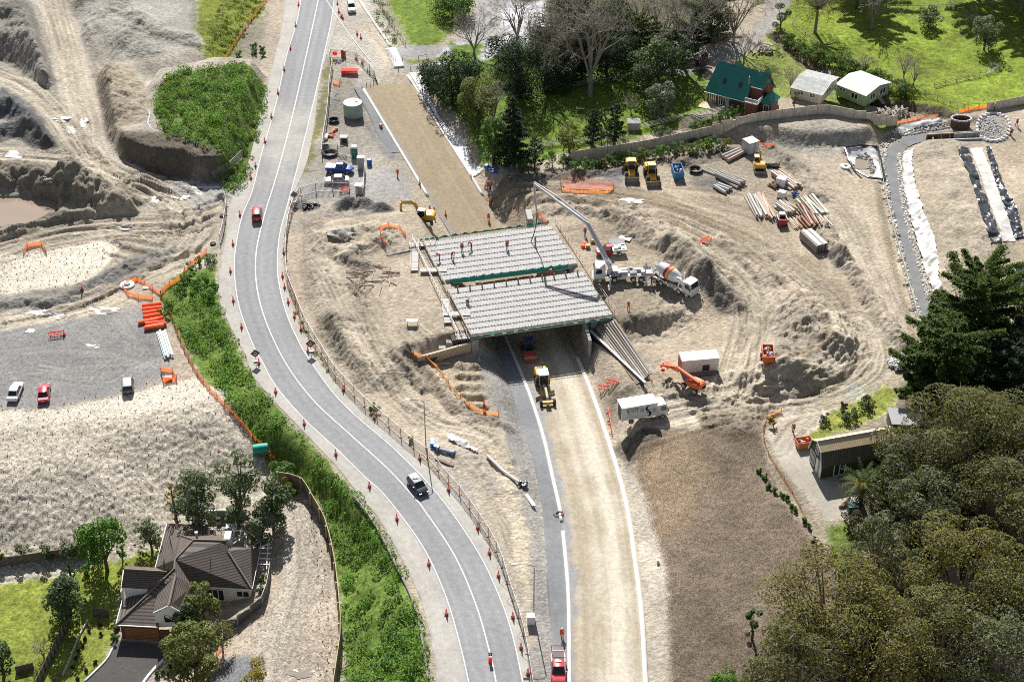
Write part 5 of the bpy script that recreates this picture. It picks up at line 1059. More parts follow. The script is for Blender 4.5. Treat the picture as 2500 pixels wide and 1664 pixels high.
def tree(kind, label, bx, by, topy, wpx, lm=None, cat='tree', group=None, dens=1.0, name=None, leaf=None, hmin=None, bark=None, dz=0.):
    g = G(bx, by); h = max(hgt(g, topy), hmin or 0); r = wpx/scl(g)/2; r *= .86 if kind in ('round', 'shrub') else 1; h *= .93 if kind == 'round' else 1
    nm = name or {'bare': 'bare_tree', 'conifer': 'conifer_tree', 'macro': 'cypress_tree', 'euc': 'eucalyptus_tree', 'round': 'leafy_tree', 'column': 'columnar_cypress', 'shrub': 'shrub', 'willow': 'willow_tree', 'pine': 'pine_tree'}[kind]
    o = root(nm, label, cat, g-Vector((0, 0, .15)), random.uniform(0, 6), group); o['cat0'] = kind; del o['cat0']
    if kind == 'bare':
        sg = []; tips = []; tr = h*.016+.04
        fork = random.uniform(.12, .24)*h
        sg.append((Vector((0, 0, 0)), Vector((0, 0, fork)), tr*1.25, tr))
        nb = 7
        for k in range(nb):
            a = k*6.283/nb+random.uniform(-.4, .4); sp_ = random.uniform(.35, 1.0)*r/(h*.7); v = Vector((math.cos(a)*sp_, math.sin(a)*sp_, 1)).normalized()
            branch(sg, Vector((0, 0, fork*random.uniform(.7, 1.0))), v, h*.34, tr*.62, 5 if h > 8 else 4, .43, 2, .0, tips=tips, lf=.70)
        big = [s for s in sg if s[2] > .05]; fine = [s for s in sg if s[2] <= .05]; fine = [(a, b, max(c, .020), max(d, .014)) for a, b, c, d in fine]
        trunkmesh(o, big, bark or BKG); tw = trunkmesh(o, fine, BKT, 'twigs', 3); 
        if lm: Pt = np.array(tips); Pt = Pt[rng.integers(0, len(Pt), len(Pt)*3)]+rng.normal(0, .3, (len(Pt)*3, 3)); leafmesh('crown', Pt, np.tile([0, 0, 1.], (len(Pt), 1)), .12, lm, o)
        return o
    if kind in ('round', 'shrub', 'euc'):
        low = {'round': .06, 'shrub': .04, 'euc': .12}[kind]; zc = h*(low+1)/2; rz = h*(1-low)/2
        k = int({'round': 34, 'shrub': 13, 'euc': 44}[kind]*max(.6, min(1.6, r/4))); d = sph(k, .35); q = rng.uniform(.5, .92, k)[:, None]
        az = rng.uniform(0, 6.28, k); dz_ = rng.uniform(-.92, 1, k); rad_ = (1-np.abs(dz_)**(3.5 if kind != 'euc' else 2.2))**.5*rng.uniform(.35, 1, k)**.5; C = np.stack([np.cos(az)*rad_*r*.95, np.sin(az)*rad_*r*.95, dz_*rz*.92], 1); C[:, 2] += zc; C[:, :2] *= (1+.12*rng.normal(0, 1, (k, 1))); R = (rng.uniform(.34, .48, k) if kind == 'round' else rng.uniform(.28, .42, k))*r*(1.0 if kind != 'euc' else .74)
        core = np.array([[0, 0, zc]])
        if kind != 'euc': C = np.vstack([C, core]); R = np.append(R, r*.55)
        sz = leaf or (.20 if kind != 'shrub' else .14); n = int(min(26000, max(300, dens*(10.5 if kind != 'shrub' else 6.5)*r*r*(1+h/(2*r))*.55/(sz*sz))))
        Pt, Nr = clump_leaves(C, R, n, .72 if kind == 'euc' else .85, .8 if kind == 'euc' else .65); leafmesh('crown', Pt, Nr, sz, lm, o, aspect=.45 if kind == 'euc' else .6, jit=.55)
        sg = [(Vector((0, 0, 0)), Vector((0, 0, zc*.6)), h*.03+.04, h*.022+.03)]
        for c in C[:int(k*(1.0 if kind == 'euc' else .5))]:
            c = Vector(c); m_ = Vector((c.x*.35, c.y*.35, zc*.55+c.z*.15)); sg += [(Vector((0, 0, zc*.4)), m_, h*.014+.03, h*.010+.02), (m_, c, h*.010+.02, .03)]
            if kind == 'euc':
                for _ in range(3): sg.append((c, c+Vector(sph(1)[0])*r*.28, .04, .02))
        trunkmesh(o, sg, bark or (BKG if kind == 'euc' else BK)); return o
    if kind in ('conifer', 'macro', 'pine', 'column'):
        sg = [(Vector((0, 0, 0)), Vector((0, 0, h*.95)), h*.022+.08, .04)]; Pts = []; Ns = []
        nb = int({'conifer': 55, 'macro': 44, 'pine': 45, 'column': 26}[kind]*max(.6, min(1.8, h/11)))
        for k in range(nb):
            f = (k+.5)/nb; z0 = h*({'macro': .18, 'pine': .15}.get(kind, .06)+f*(.80 if kind == 'macro' else .86)); a = k*2.4+random.uniform(-.4, .4)
            if kind == 'macro': L = r*random.uniform(.45, 1.2)*(1-.45*f**4)*(.85+.3*math.cos(a-1+f*3)); rise = random.uniform(.05, .5)
            elif kind == 'pine': L = r*random.uniform(.6, 1.1)*(1-f)**.6+.2; rise = random.uniform(.3, .7)
            elif kind == 'column': L = r*random.uniform(.8, 1.1)*math.sin(math.pi*(f*.86+.12))**.7; rise = 1.2
            else: L = r*random.uniform(.75, 1.12)*(1-f)**.8+.15; rise = random.uniform(-.12, .2)
            e = Vector((math.cos(a), math.sin(a), 0)); p0 = Vector((0, 0, z0)); p1 = p0+e*L+Vector((0, 0, L*rise))
            if kind != 'column': sg.append((p0, p1, .05+.02*L*.5, .02))
            m_ = int(max(16, dens*{'macro': 125, 'pine': 46, 'column': 40, 'conifer': 60}[kind]*L)); t = rng.uniform(.12, 1.05, m_)**.7; s_ = (1-.55*t)*L*.30
            lat = rng.normal(0, .55, m_)*s_; pp = np.array(p0)[None]*(1-t[:, None])+np.array(p1)[None]*t[:, None]; side = np.array([-e.y, e.x, 0]); lat = lat*(.62 if kind == 'macro' else 1)
            pp = pp+side*lat[:, None]+np.array([0, 0, 1])*((rng.normal(0, .13, m_)-np.abs(lat)*.25)*1.0)[:, None]
            Pts.append(pp); Ns.append(np.tile(np.array([e.x*.35, e.y*.35, .9]), (m_, 1)))
        sz = leaf or {'macro': .24, 'pine': .20, 'conifer': .22, 'column': .15}[kind]
        leafmesh('crown', np.vstack(Pts), np.vstack(Ns), sz, lm, o, aspect=.42, jit=.45); trunkmesh(o, sg, bark or BK); return o
    if kind == 'willow':
        Pts = []; sg = [(Vector((0, 0, 0)), Vector((0, 0, h*.6)), .4, .3)]
        for k in range(90):
            a = random.uniform(0, 6.28); q = r*random.uniform(.3, 1)**.6; p = Vector((math.cos(a)*q, math.sin(a)*q, h*(1-.35*(q/r)**2))); L = h*random.uniform(.25, .6)
            sg.append((Vector((0, 0, h*.5)), p, .10, .03)); m_ = 45; t = rng.uniform(0, 1, m_); Pts.append(np.array(p)[None]+np.stack([rng.normal(0, .25, m_), rng.normal(0, .25, m_), -t*L], 1))
        Pt = np.vstack(Pts); leafmesh('crown', Pt, np.tile([0, .2, .6], (len(Pt), 1)), .17, lm, o, aspect=.35); trunkmesh(o, sg, BKG); return o
T = tree
# ---- beyond the road: upper middle
T('round', 'dark bushy conifer at the roadside end of the white geotextile', 1105, 245, 125, 130, LD, dens=1.3)
T('round', 'dark conifer left of the olive trees behind the white geotextile', 1060, 215, 145, 90, LD)
T('round', 'olive green leafy tree between the dark conifers by the geotextile', 1168, 300, 185, 105, LO, dens=1.0)
T('bare', 'bare greyish twiggy tree beside the olive green tree', 1205, 310, 190, 90)
T('conifer', 'tall dark spruce at the corner above the blue pipes', 1252, 398, 222, 115, LD, dens=1.4)
T('round', 'mid green tree left of the tall dark spruce', 1205, 400, 280, 70, LG); T('pine', 'small dark pine right of the tall dark spruce', 1305, 415, 332, 52, LD)
T('bare', 'oval pinkish bare tree standing by the driveway at the top', 1158, 135, 5, 125)
T('bare', 'large bare tree with spreading pale branches left of centre at the top', 1332, 220, -10, 170, dens=1); T('bare', 'huge bare tree over the shaded rail fence', 1440, 235, -70, 210); T('bare', 'pale bare tree with low hooked branches beside the huge bare tree', 1390, 212, 70, 150)
T('bare', 'big bare tree with thick trunk left of the green roofed house', 1668, 165, -80, 230); T('bare', 'bare tree leaning over the gravel drive above the green roofed house', 1790, 110, -60, 150, LO); T('bare', 'bare tree at the top edge above the dark evergreens', 1560, 100, -70, 150); T('bare', 'grey bare tree overhanging the pale parking area', 1262, 110, -60, 130)
T('bare', 'tangled bare shrub beside the gravel drive', 1815, 160, 75, 90, name='bare_shrub'); T('bare', 'small leafless tree beside the silver tree', 1540, 275, 222, 52)
T('round', 'dark cypress at the left end of the shaded rail fence', 1272, 235, 90, 125, LD, dens=1.3); T('round', 'dark evergreen behind the huge bare tree', 1420, 190, 50, 140, LD); T('macro', 'dark evergreen behind the glossy rounded tree', 1560, 150, 40, 120, LM); T('macro', 'dark evergreen above the green roofed house', 1690, 130, 50, 110, LD); T('round', 'dark evergreen at the top edge between the bare trees', 1490, 120, 0, 130, LD); T('round', 'dark leafy tree at the top edge above the paddock', 1105, 35, -30, 110, LG)
T('round', 'low dark evergreen along the shaded rail fence', 1350, 215, 140, 120, LD); T('macro', 'dark evergreen near the top right of the bare trees', 1730, 60, -30, 130, LM); T('round', 'dark evergreen under the bare branches at the upper centre', 1335, 120, 40, 110, LD)
T('round', 'rounded glossy dark green tree left of the green roofed house', 1598, 225, 98, 125, LR, dens=1.2, leaf=.26)
T('shrub', 'dark red leaved shrub beside the green roofed house', 1712, 172, 132, 55, leafm('leaf_purple', (.05, .022, .03)), cat='shrub')
T('round', 'silver leaved tree in front of the garden rail fence', 1614, 288, 198, 74, LSV, dens=1.1); T('pine', 'dark young pine on the left of the pair behind the timber fence', 1447, 362, 268, 68, LD, dens=1.5); T('pine', 'dark young pine on the right of the pair behind the timber fence', 1500, 358, 250, 62, LD, dens=1.5); T('round', 'small olive tree with thin trunk at the left end of the timber fence', 1390, 372, 285, 65, LO, dens=.7)
T('shrub', 'cabbage tree like tuft on the strip of lawn by the timber fence', 1610, 345, 305, 26, LSV, cat='shrub'); T('shrub', 'small sparse tree beside the pale tuft on the lawn strip', 1634, 342, 308, 28, LGR, cat='shrub', dens=.6)
for i, (x, y, t_, w_) in enumerate([(1348,405,370,48),(1375,408,378,42),(1290,420,385,46)]): T('shrub', ['light green shrub at the left foot of the timber fence', 'dark green shrub at the foot of the timber fence', 'green shrub below the tall dark spruce'][i], x, y, t_, w_, [LB, LG, LG][i], cat='shrub')
HB = 'shrubs banked along the foot of the timber fence'
for i in range(16): T('shrub', 'green shrub in the bank along the foot of the long timber fence', 1405+i*24, 416-i*3.7, 391-i*3.9, 46, [LG, LB, LG, LO][i % 4], cat='shrub', group=HB)
for i in range(9): T('shrub', 'shrub on the shady strip between the garden fence and the timber fence', 1690+i*17-(i % 2)*4, 318-i*6, 297-i*6, 30, [LG, LB][i % 2], cat='shrub', group='shrubs behind the timber fence')
# ---- upper right paddock
T('willow', 'yellow green weeping willow at the top of the paddock', 1990, 80, -40, 130, LW); T('bare', 'bare tree with thick pale trunk at the top of the paddock', 2128, 70, -90, 130); T('bare', 'bare pale tree at the top right corner', 2490, 30, -80, 110); T('round', 'grey green rounded tree alone in the upper paddock', 2266, 66, 10, 56, LGR, dens=1.2); T('round', 'light glossy tree in the shade at the right of the paddock', 2402, 122, 38, 72, LGR, dens=1.2)
T('macro', 'unseen tall tree added outside the top right to shade the paddock', 2450, -30, -370, 250, LD); T('macro', 'unseen tall tree added beyond the top edge to shade the paddock', 2355, -35, -390, 200, LD); T('macro', 'unseen tall tree added beyond the top right corner for its shade', 2540, -20, -380, 240, LD); T('macro', 'dark tree beyond the top edge behind the willow', 2060, -40, -250, 200, LD); T('macro', 'unseen tree added outside the right edge to shade the paddock gate', 2590, 90, -150, 220, LD); T('macro', 'dark tree beside the willow at the top edge', 2090, 20, -150, 120, LM); T('round', 'broad dark evergreen above the fence of the upper shaded garden', 1480, 180, 40, 150, LD); T('round', 'dark evergreen filling the hollow below the pale bare tree', 1385, 190, 75, 120, LD); T('round', 'dark evergreen at the left end of the evergreen belt', 1235, 180, 85, 100, LD); T('round', 'dark evergreen at the top edge left of the huge bare tree', 1400, 60, -40, 130, LD); T('round', 'dark evergreen near the drive at the right end of the evergreen belt', 1735, 95, -10, 110, LD); T('round', 'dark evergreen over the drive left of the chalet', 1640, 185, 70, 110, LD); T('bare', 'pale bare tree behind the glossy rounded tree', 1610, 130, -50, 170); T('bare', 'bare tree between the pair of large bare trees', 1385, 150, -60, 160); T('bare', 'bare tree filling the top edge left of the chalet trees', 1510, 60, -120, 170); T('macro', 'dark evergreen at the far right top edge', 2560, -10, -140, 200, LM)  # off-frame trees at the right are unseen, added and sized to shade the paddock
T('shrub', 'grey leaved tree overhanging the end of the gravel drive', 1905, 70, 12, 55, LGR, cat='tree')
for i in range(13): T('shrub', 'dark green bush in the hedge along the creek', 1925+i*24+(i % 3)*4, 120+i*10, 88+i*10, 62, [LG, LM, LG, LO][i % 4], cat='shrub', group='bushes along the creek')
for i, (x, y, t_, w_) in enumerate([(2110,185,125,40),(2205,195,125,55),(2230,210,150,45),(1930,230,165,40),(2365,55,20,40)]): T('bare', ['bare grey bush at the creek by the pale green shed', 'bare tall bush on the creek bank', 'bare bush leaning over the creek wire fence', 'thin leafless tree beside the white shed', 'bare bush in the paddock shade at the upper right'][i], x, y, t_, w_, name='bare_shrub', cat='shrub')
T('shrub', 'climbing shrub at the corner of the white shed', 1938, 258, 218, 26, LO, cat='shrub')
# ---- right edge: big conifers and eucalyptus
T('macro', 'tall spreading green cypress with dark trunk beside the channel', 2350, 905, 640, 270, LM, dens=1.25, hmin=15); T('macro', 'broad dark cypress hanging over the yard behind the barn', 2290, 985, 800, 250, LM, dens=1.3); T('pine', 'tall green pine at the right edge', 2470, 910, 705, 170, LM, dens=1.6); T('macro', 'dark cypress at the right edge below the pine', 2445, 1000, 830, 230, LD, dens=1.2); T('macro', 'low dark cypress in front of the broad dark one', 2235, 985, 860, 120, LM, dens=1.2)
E = lambda lb, x, y, t_, w_, m, d=1.0: T('euc', lb, x, y, t_-8, w_*1.22, m, dens=d*.85)
E('big eucalyptus with bronze crown right of the barn', 2310, 1190, 1000, 260, LE, 1.2); E('eucalyptus behind the barn end with dense bronze top', 2400, 1150, 985, 200, LE); E('eucalyptus at the right edge with grey green crown', 2475, 1240, 1050, 170, LE3); E('grey green eucalyptus above the palm', 2230, 1230, 1080, 160, LE3); E('eucalyptus with exposed white branches at centre right', 2400, 1330, 1150, 200, LE); E('grey eucalyptus between barn and lower crowns', 2260, 1330, 1180, 170, LE3); E('eucalyptus with rounded crown at right edge', 2480, 1420, 1230, 170, LE); E('large golden brown eucalyptus in the lower right', 2330, 1530, 1350, 270, LE2, 1.2); E('eucalyptus crown at far lower right', 2470, 1590, 1400, 170, LE3); E('large yellowish eucalyptus spreading over the bark mulch edge', 2010, 1600, 1400, 260, LE2, 1.2); E('yellowish eucalyptus at the bottom edge', 2110, 1700, 1480, 250, LE2, 1.1); E('eucalyptus at the bottom edge left of the dark conifer', 1930, 1745, 1540, 190, LE); E('brown green eucalyptus behind the bottom conifer', 2280, 1690, 1500, 220, LE); E('eucalyptus in the bottom right corner', 2430, 1740, 1540, 220, LE3); E('slender grey eucalyptus beside the lower grass patch', 2130, 1420, 1270, 110, LE3, .7); E('small eucalyptus crown over the dark gap', 2190, 1480, 1360, 100, LE3, .7)
T('conifer', 'dark green conifer at the bottom edge among eucalyptus', 2225, 1720, 1580, 120, LD, dens=1.5); T('column', 'narrow dark cypress between the eucalyptus crowns', 2142, 1465, 1400, 28, LD); T('shrub', 'dark leafy bush at the left edge of the yellowish eucalyptus', 1836, 1560, 1485, 48, LR, cat='shrub', dens=1.2); T('shrub', 'bright green shrub cut by the bottom edge on the mulch', 1775, 1685, 1645, 110, LB, cat='shrub'); T('shrub', 'brown bush beside the paved yard', 2072, 1290, 1250, 66, LBR, cat='shrub'); T('shrub', 'dark bush with white flowers under the eucalyptus', 2190, 1265, 1215, 60, LR, cat='shrub')
FB = 'flowering bushes above the barn'
for i, (x, y, w_) in enumerate([(2011,1030,32),(2062,1028,46),(2082,1020,40),(2110,1002,44),(2120,985,38)]): T('shrub', 'dark flowering bush on the grass above the barn', x, y, y-22, w_, LR, cat='shrub', group=FB)
T('shrub', 'yellow flowering bush beside the track at the orange net', 1888, 1040, 1018, 28, LGD, cat='shrub'); T('shrub', 'purple brown shrub on the pale soil above the barn', 2058, 1000, 980, 24, leafm('leaf_purple', ()), cat='shrub')
for x, y in [(1853,1150),(1867,1165),(1875,1187),(1890,1198),(1910,1208),(1920,1217),(1932,1235),(1943,1245),(1962,1270),(1977,1285),(1986,1318)]: T('shrub', 'small round green plant along the orange net edging the bark mulch', x, y+3, y-9, 16, LB, cat='plant', group='plants edging the bark mulch', name='garden_plant')
# ---- garden, lower left
T('round', 'large rounded pohutukawa like tree with pale tips behind the house', 487, 1285, 1150, 118, LGR, dens=1.5); T('column', 'golden conifer at the edge of the mulch slope', 433, 1285, 1170, 40, LGD); T('round', 'grey green feathery tree behind the garden terrace', 590, 1270, 1090, 105, LGR, dens=1.1); T('round', 'dark green rounded tree above the pergola', 668, 1290, 1178, 92, LR, dens=1.5); T('round', 'dense rounded tree beside the pergola', 640, 1325, 1225, 84, LGR, dens=1.6); T('round', 'bright green tree beside the mulch slope fence', 262, 1390, 1268, 112, LB, dens=1.4); T('round', 'grey bushy shrub tree at the corner of the house', 372, 1345, 1262, 68, LGR, dens=1.1); T('round', 'golden green fern like tree over the house courtyard', 498, 1510, 1425, 85, LO, dens=1.1); T('round', 'round dark glossy tree in front of the courtyard', 462, 1545, 1468, 72, LR, dens=1.5); T('round', 'large round light green tree beside the driveway', 482, 1655, 1515, 125, LO, dens=1.8); T('round', 'dark glossy tree on the left lawn', 165, 1520, 1410, 110, LR, dens=1.5); T('column', 'slim dark cypress in front of the dark tree on the left lawn', 153, 1500, 1412, 22, LD, dens=1.6); T('column', 'slim dark cypress behind the dark tree on the left lawn', 180, 1432, 1365, 18, LD, dens=1.6); T('round', 'dark tree at the left edge of the lawn', 10, 1650, 1552, 60, LR, dens=1.4); T('shrub', 'golden yellow shrub at the bottom edge', 622, 1680, 1632, 105, LGD, cat='shrub'); T('bare', 'small bare pinkish tree by the low lawn wall', 108, 1606, 1560, 45); T('shrub', 'dark green bushes by the mulch end fence above the pergola', 690, 1180, 1130, 90, LG, cat='shrub'); T('shrub', 'yellow green bush near the retaining wall corner', 705, 1205, 1165, 50, LY, cat='shrub'); T('bare', 'twiggy bush right of the large light green tree', 545, 1590, 1520, 45, LO, name='bare_shrub', cat='shrub')
for i, (x, y, w_, m_) in enumerate([(60,1350,40,LGR),(115,1355,44,LR),(165,1345,60,LGR),(205,1332,50,LO),(240,1370,40,LB),(215,1395,40,LB),(5,1370,28,LY),(300,1360,30,LG),(345,1375,40,LO)]): T('shrub', ['grey shrub against the slatted garden fence', 'dark shrub against the slatted garden fence', 'large pale shrub against the slatted garden fence', 'olive shrub at the right end of the garden fence', 'bright shrub under the bright green tree', 'bright leafy plant beside the slim cypress', 'lime shrub at the left frame edge', 'green shrub on the brick garden path', 'olive bush on the lawn beside the house'][i], x, y+10, y-28, w_, m_, cat='shrub')
for i, (x, y, w_, m_) in enumerate([(640,1415,26,LGR),(635,1445,24,LGR),(560,1440,24,LG),(285,1535,24,LGR),(280,1560,24,LG),(400,1640,14,LGR),(385,1650,14,LG),(420,1632,12,leafm('leaf_purple', ())),(410,1648,14,LY)]): T('shrub', ['white flowering shrub along the courtyard fence', 'pale shrub low along the courtyard fence', 'small dark tree in the house courtyard', 'pale climbing shrub beside the garage', 'dark shrub at the garage corner', 'small grey bush on the driveway bed', 'small green bush on the driveway bed', 'small purple bush on the driveway bed', 'small lime bush on the driveway bed'][i], x, y, y-16, w_, m_, cat='shrub')
for x, y in [(245,1525),(247,1550),(218,1540),(208,1560),(203,1577),(193,1592),(185,1608),(178,1628),(233,1617),(212,1637),(190,1658)]: T('shrub', 'tiny brownish sapling in a row on the lawn beside the driveway', x, y, y-9, 9, LBR, cat='plant', group='saplings on the lawn', name='sapling')
# ---- planted hedge strips
def cover(name, label, poly, per, hgt_, rad, lm, seed, zp=0., leaf=.16, nl=46, kind='stuff', gap=0.0):
    r = np.random.default_rng(seed); W = W2(poly, zp); lo = W.min(0); hi = W.max(0); n = int((hi-lo).prod()*per); X = r.uniform(lo[0], hi[0], n); Y = r.uniform(lo[1], hi[1], n); k = inpoly(W, X, Y) & (fbm(X, Y, .13, 2, seed) > gap-.6); X, Y = X[k], Y[k]
    n = len(X); R = rad*r.uniform(.65, 1.25, n)*(1+.25*fbm(X, Y, .12, 2, 3)); Hh = hgt_*R/rad; Z = np.array([Hf(x, y) for x, y in zip(X, Y)])
    ii = np.repeat(np.arange(n), nl); d = sph(len(ii), .7); d[:, 2] = np.abs(d[:, 2])
    Pt = np.stack([X[ii]+d[:, 0]*R[ii], Y[ii]+d[:, 1]*R[ii], Z[ii]+d[:, 2]*Hh[ii]*r.uniform(.75, 1.1, len(ii))], 1)
    o = leafmesh(name, Pt, d, leaf, lm); tag(o, label, None, None, 'stuff'); return o
HM = mat('hedge_leaf', (.125, .26, .05), .6, .4, .35, isl=.5, transl=.4, spec=.3); HM2 = mat('hedge_leaf_olive', (.14, .21, .05), .6, .4, .35, isl=.5, transl=.4, spec=.3)
cover('shrub_planting', 'dense green native shrub planting along the left side of the road', [(532,735),(560,810),(600,890),(640,955),(735,1058),(810,1135),(868,1210),(915,1275),(970,1372),(1012,1460),(1034,1545),(1050,1664),(1060,1750),(842,1750),(842,1664),(845,1540),(832,1400),(815,1290),(772,1190),(722,1140),(650,1078),(565,985),(490,890),(445,800),(400,735),(425,690),(455,650),(500,690)], .42, 1.25, 1.05, HM, 21, gap=.2, nl=66)
cover('shrub_planting', 'dense green native shrub planting on the bank above the dark cut face', PATCH, .42, 1.3, 1.05, HM, 22, zp=4.2, nl=64)
cover('shrub_planting', 'paler shrubs mixed into the planting above the dark cut face', PATCH, .3, 1.0, .7, HM2, 42, zp=4.2)
cover('undergrowth', 'dense olive undergrowth filling the gaps between the eucalyptus', [(2120,1180),(2280,1010),(2520,960),(2600,1800),(1850,1800),(1840,1640),(1990,1500),(2090,1440),(2150,1330)], .16, 2.6, 2.2, LE3, 43, leaf=.30, nl=90)
cover('undergrowth', 'dark undergrowth below the big cypresses', [(2190,960),(2290,860),(2520,840),(2520,1000),(2300,1020)], .16, 2.2, 2.0, LM, 44, leaf=.28, nl=80)
cover('weed_cover', 'low yellow green weeds beside the orange net at the top left', [(470,60),(500,0),(530,-30),(650,-40),(640,30),(580,120),(520,160),(485,160),(480,110)], .55, .4, .6, LY, 23, leaf=.14, nl=26, gap=.45)
cover('weed_cover', 'groundcover toned dark for the shaded gaps beneath the planted shrubs', HEDGE, .5, .22, .6, LG, 24, leaf=.12, nl=20, gap=.3)  # darker leaf colour stands for the shade between the shrubs
cover('weed_cover', 'rough grass on the roadside bank below the upper paddock', [(905,0),(940,0),(985,105),(950,112),(915,50)], .6, .4, .6, LG, 25, leaf=.14, nl=22)
cover('weed_cover', 'weeds along the fence of the curved road', [(718,690),(728,760),(770,850),(830,930),(826,945),(760,860),(715,760)], .6, .3, .5, LB, 26, leaf=.12, nl=22, gap=.5)
cover('weed_cover', 'rough growth under the eucalyptus beside the lower grass', [(2060,1300),(2140,1290),(2170,1350),(2120,1430),(2060,1390)], .7, .5, .7, LB, 27, leaf=.15, nl=30, gap=.4)
cover('weed_cover', 'weeds on the slope below the timber fence', [(1700,335),(1760,312),(1740,340),(1600,395),(1480,412),(1420,412)], .6, .35, .6, LY, 28, leaf=.14, nl=22, gap=.3)
cover('weed_cover', 'rough growth in the creek between paddock and sheds', [(1900,100),(2000,170),(2150,240),(2280,275),(2200,300),(2080,250),(1960,190),(1890,130)], .5, .5, .7, LO, 29, leaf=.16, nl=26, gap=.35)
SB = 'separate round shrubs at the upper end of the planted strip'
for i, (x, y, w_) in enumerate([(514,628,36),(487,640,24),(466,655,28),(463,675,30),(447,685,30),(500,680,30),(481,690,36),(520,695,34),(516,720,38),(440,705,36),(498,706,30),(410,740,30),(400,760,36),(470,715,30)]):
    T('shrub', 'round bright green shrub at the upper end of the planted roadside strip', x, y+8, y-14, w_, HM, cat='shrub', group=SB, dens=1.1)
T('shrub', 'lone green bush at the foot of the road fence', 913, 1005, 985, 30, LG, cat='shrub'); T('shrub', 'yellow weed clump at the fence below the lone bush', 1004, 1080, 1064, 18, LY, cat='shrub')
for x, y in [(620,112),(620,128),(640,120),(642,132),(584,132)]: T('shrub', 'small green shrub on the bare bank beside the road', x, y+5, y-9, 18, LG, cat='shrub', group='small shrubs on the upper road bank')
# seedlings in the mulch (too many to count: one sheet of tufts per field)
def seedlings(label, poly, zp, step, seed, s_=.20):
    W = W2(poly, zp); lo = W.min(0); hi = W.max(0); r = np.random.default_rng(seed); xs, yy = np.meshgrid(np.arange(lo[0], hi[0], step), np.arange(lo[1], hi[1], step)); X = xs.ravel()+r.normal(0, step*.18, xs.size); Y = yy.ravel()+r.normal(0, step*.18, xs.size); k = inpoly(W, X, Y); X, Y = X[k], Y[k]; Z = np.array([Hf(a, b) for a, b in zip(X, Y)])
    A = np.repeat(np.stack([X, Y, Z], 1), 4, 0); B = A+r.normal(0, .10, A.shape)+np.array([0, 0, .13]); V, F = segs(A, B, .045, .02, 3); o = link('seedlings', npmesh('seedlings', V, F), leafm('leaf_seedling', (.10, .10, .05))); tag(o, label, None, None, 'stuff')
seedlings('rows of tiny seedlings in the white stone field', FIELD, 0, 1.5, 31); seedlings('rows of tiny seedlings in the pale mulch slope', [(-300,1062),(0,1010),(120,1008),(330,968),(410,938),(470,936),(540,985),(560,1160),(430,1200),(400,1255),(110,1330),(-300,1390)], -2, 1.7, 32); seedlings('rows of dark seedlings in the mulch along the retaining wall', [(770,1250),(800,1420),(812,1560),(805,1664),(760,1664),(778,1560),(775,1420),(745,1260)], -3, 1.0, 33)
# ---- palm
def palm(label, bx, by, hh, rr):
    o = root('palm_tree', label, 'palm', G(bx, by), 0); q = MB(); q.lathe([(.55, 0), (.42, hh*.5), (.5, hh)], 10); q.obj('trunk', BK, o)
    for k in range(46):
        a = k*2.399; el = random.uniform(-.5, 1.25); e = Vector((math.cos(a), math.sin(a), 0)); pts = []; p = Vector((0, 0, hh)); v = e*math.cos(el)+Vector((0, 0, math.sin(el)))
        for i in range(9): pts.append(p.copy()); p += v*rr/8; v = (v+Vector((0, 0, -.16))).normalized()
        V = []; F = []
        for i in range(8):
            a_, b_ = pts[i], pts[i+1]; sd_ = (b_-a_).cross(Vector((0, 0, 1))).normalized(); w_ = .55*math.sin(math.pi*(i+.7)/8.7)
            for sg_ in (-1, 1):
                for u_ in (0, .5):
                    c0 = a_.lerp(b_, u_); c1 = a_.lerp(b_, u_+.28); tp = c0+sd_*sg_*w_+(b_-a_)*.7-Vector((0, 0, w_*.25)); n_ = len(V); V += [c0, c1, tp]; F.append((n_, n_+1, n_+2))
        m_ = MB(); m_.add(V, F); m_.path(pts, .03, 3); m_.obj('frond', leafm('leaf_palm', (.10, .13, .04), .25, .3), o)
    for a in (0, 2.5, 4.5): MB().lathe([(.05, 0), (.35, .2), (.3, .8), (.05, 1.1)], 7, (math.cos(a)*.7, math.sin(a)*.7, hh-.3)).obj('fruit_stalk', mat('palm_fruit', (.55, .30, .03), .7, .3, 5), o)
palm('feather palm with orange fruit in front of the barn', 2098, 1228, 3.6, 4.0)
# ================================================================ buildings
def banded(name, col, dark, step, axis='Z', rough=.7, var=.15, dirt=0., frac=.35):
    """tile courses / corrugation: dark lines at a fixed pitch along one object axis"""
    if name in MATS: return MATS[name]
    m = mat(name, col, rough, var, 1.2, dirt=dirt); nt = m.node_tree; L = nt.links.new; b = nt.nodes['Principled BSDF']; c = b.inputs['Base Color'].links[0].from_socket
    tc = nd(nt, 'ShaderNodeTexCoord'); sx = nd(nt, 'ShaderNodeSeparateXYZ'); L(tc.outputs['Object'], sx.inputs[0])
    d = nd(nt, 'ShaderNodeMath', operation='DIVIDE'); L(sx.outputs[axis], d.inputs[0]); d.inputs[1].default_value = step
    f = nd(nt, 'ShaderNodeMath', operation='FRACT'); L(d.outputs[0], f.inputs[0]); g = nd(nt, 'ShaderNodeMath', operation='LESS_THAN'); L(f.outputs[0], g.inputs[0]); g.inputs[1].default_value = frac
    mx = nd(nt, 'ShaderNodeMix', data_type='RGBA'); L(g.outputs[0], mx.inputs[0]); L(c, mx.inputs[6]); mx.inputs[7].default_value = (*dark, 1); L(mx.outputs[2], b.inputs['Base Color'])
    bp = nd(nt, 'ShaderNodeBump'); bp.inputs['Distance'].default_value = .03; L(f.outputs[0], bp.inputs['Height']); L(bp.outputs[0], b.inputs['Normal']); return m
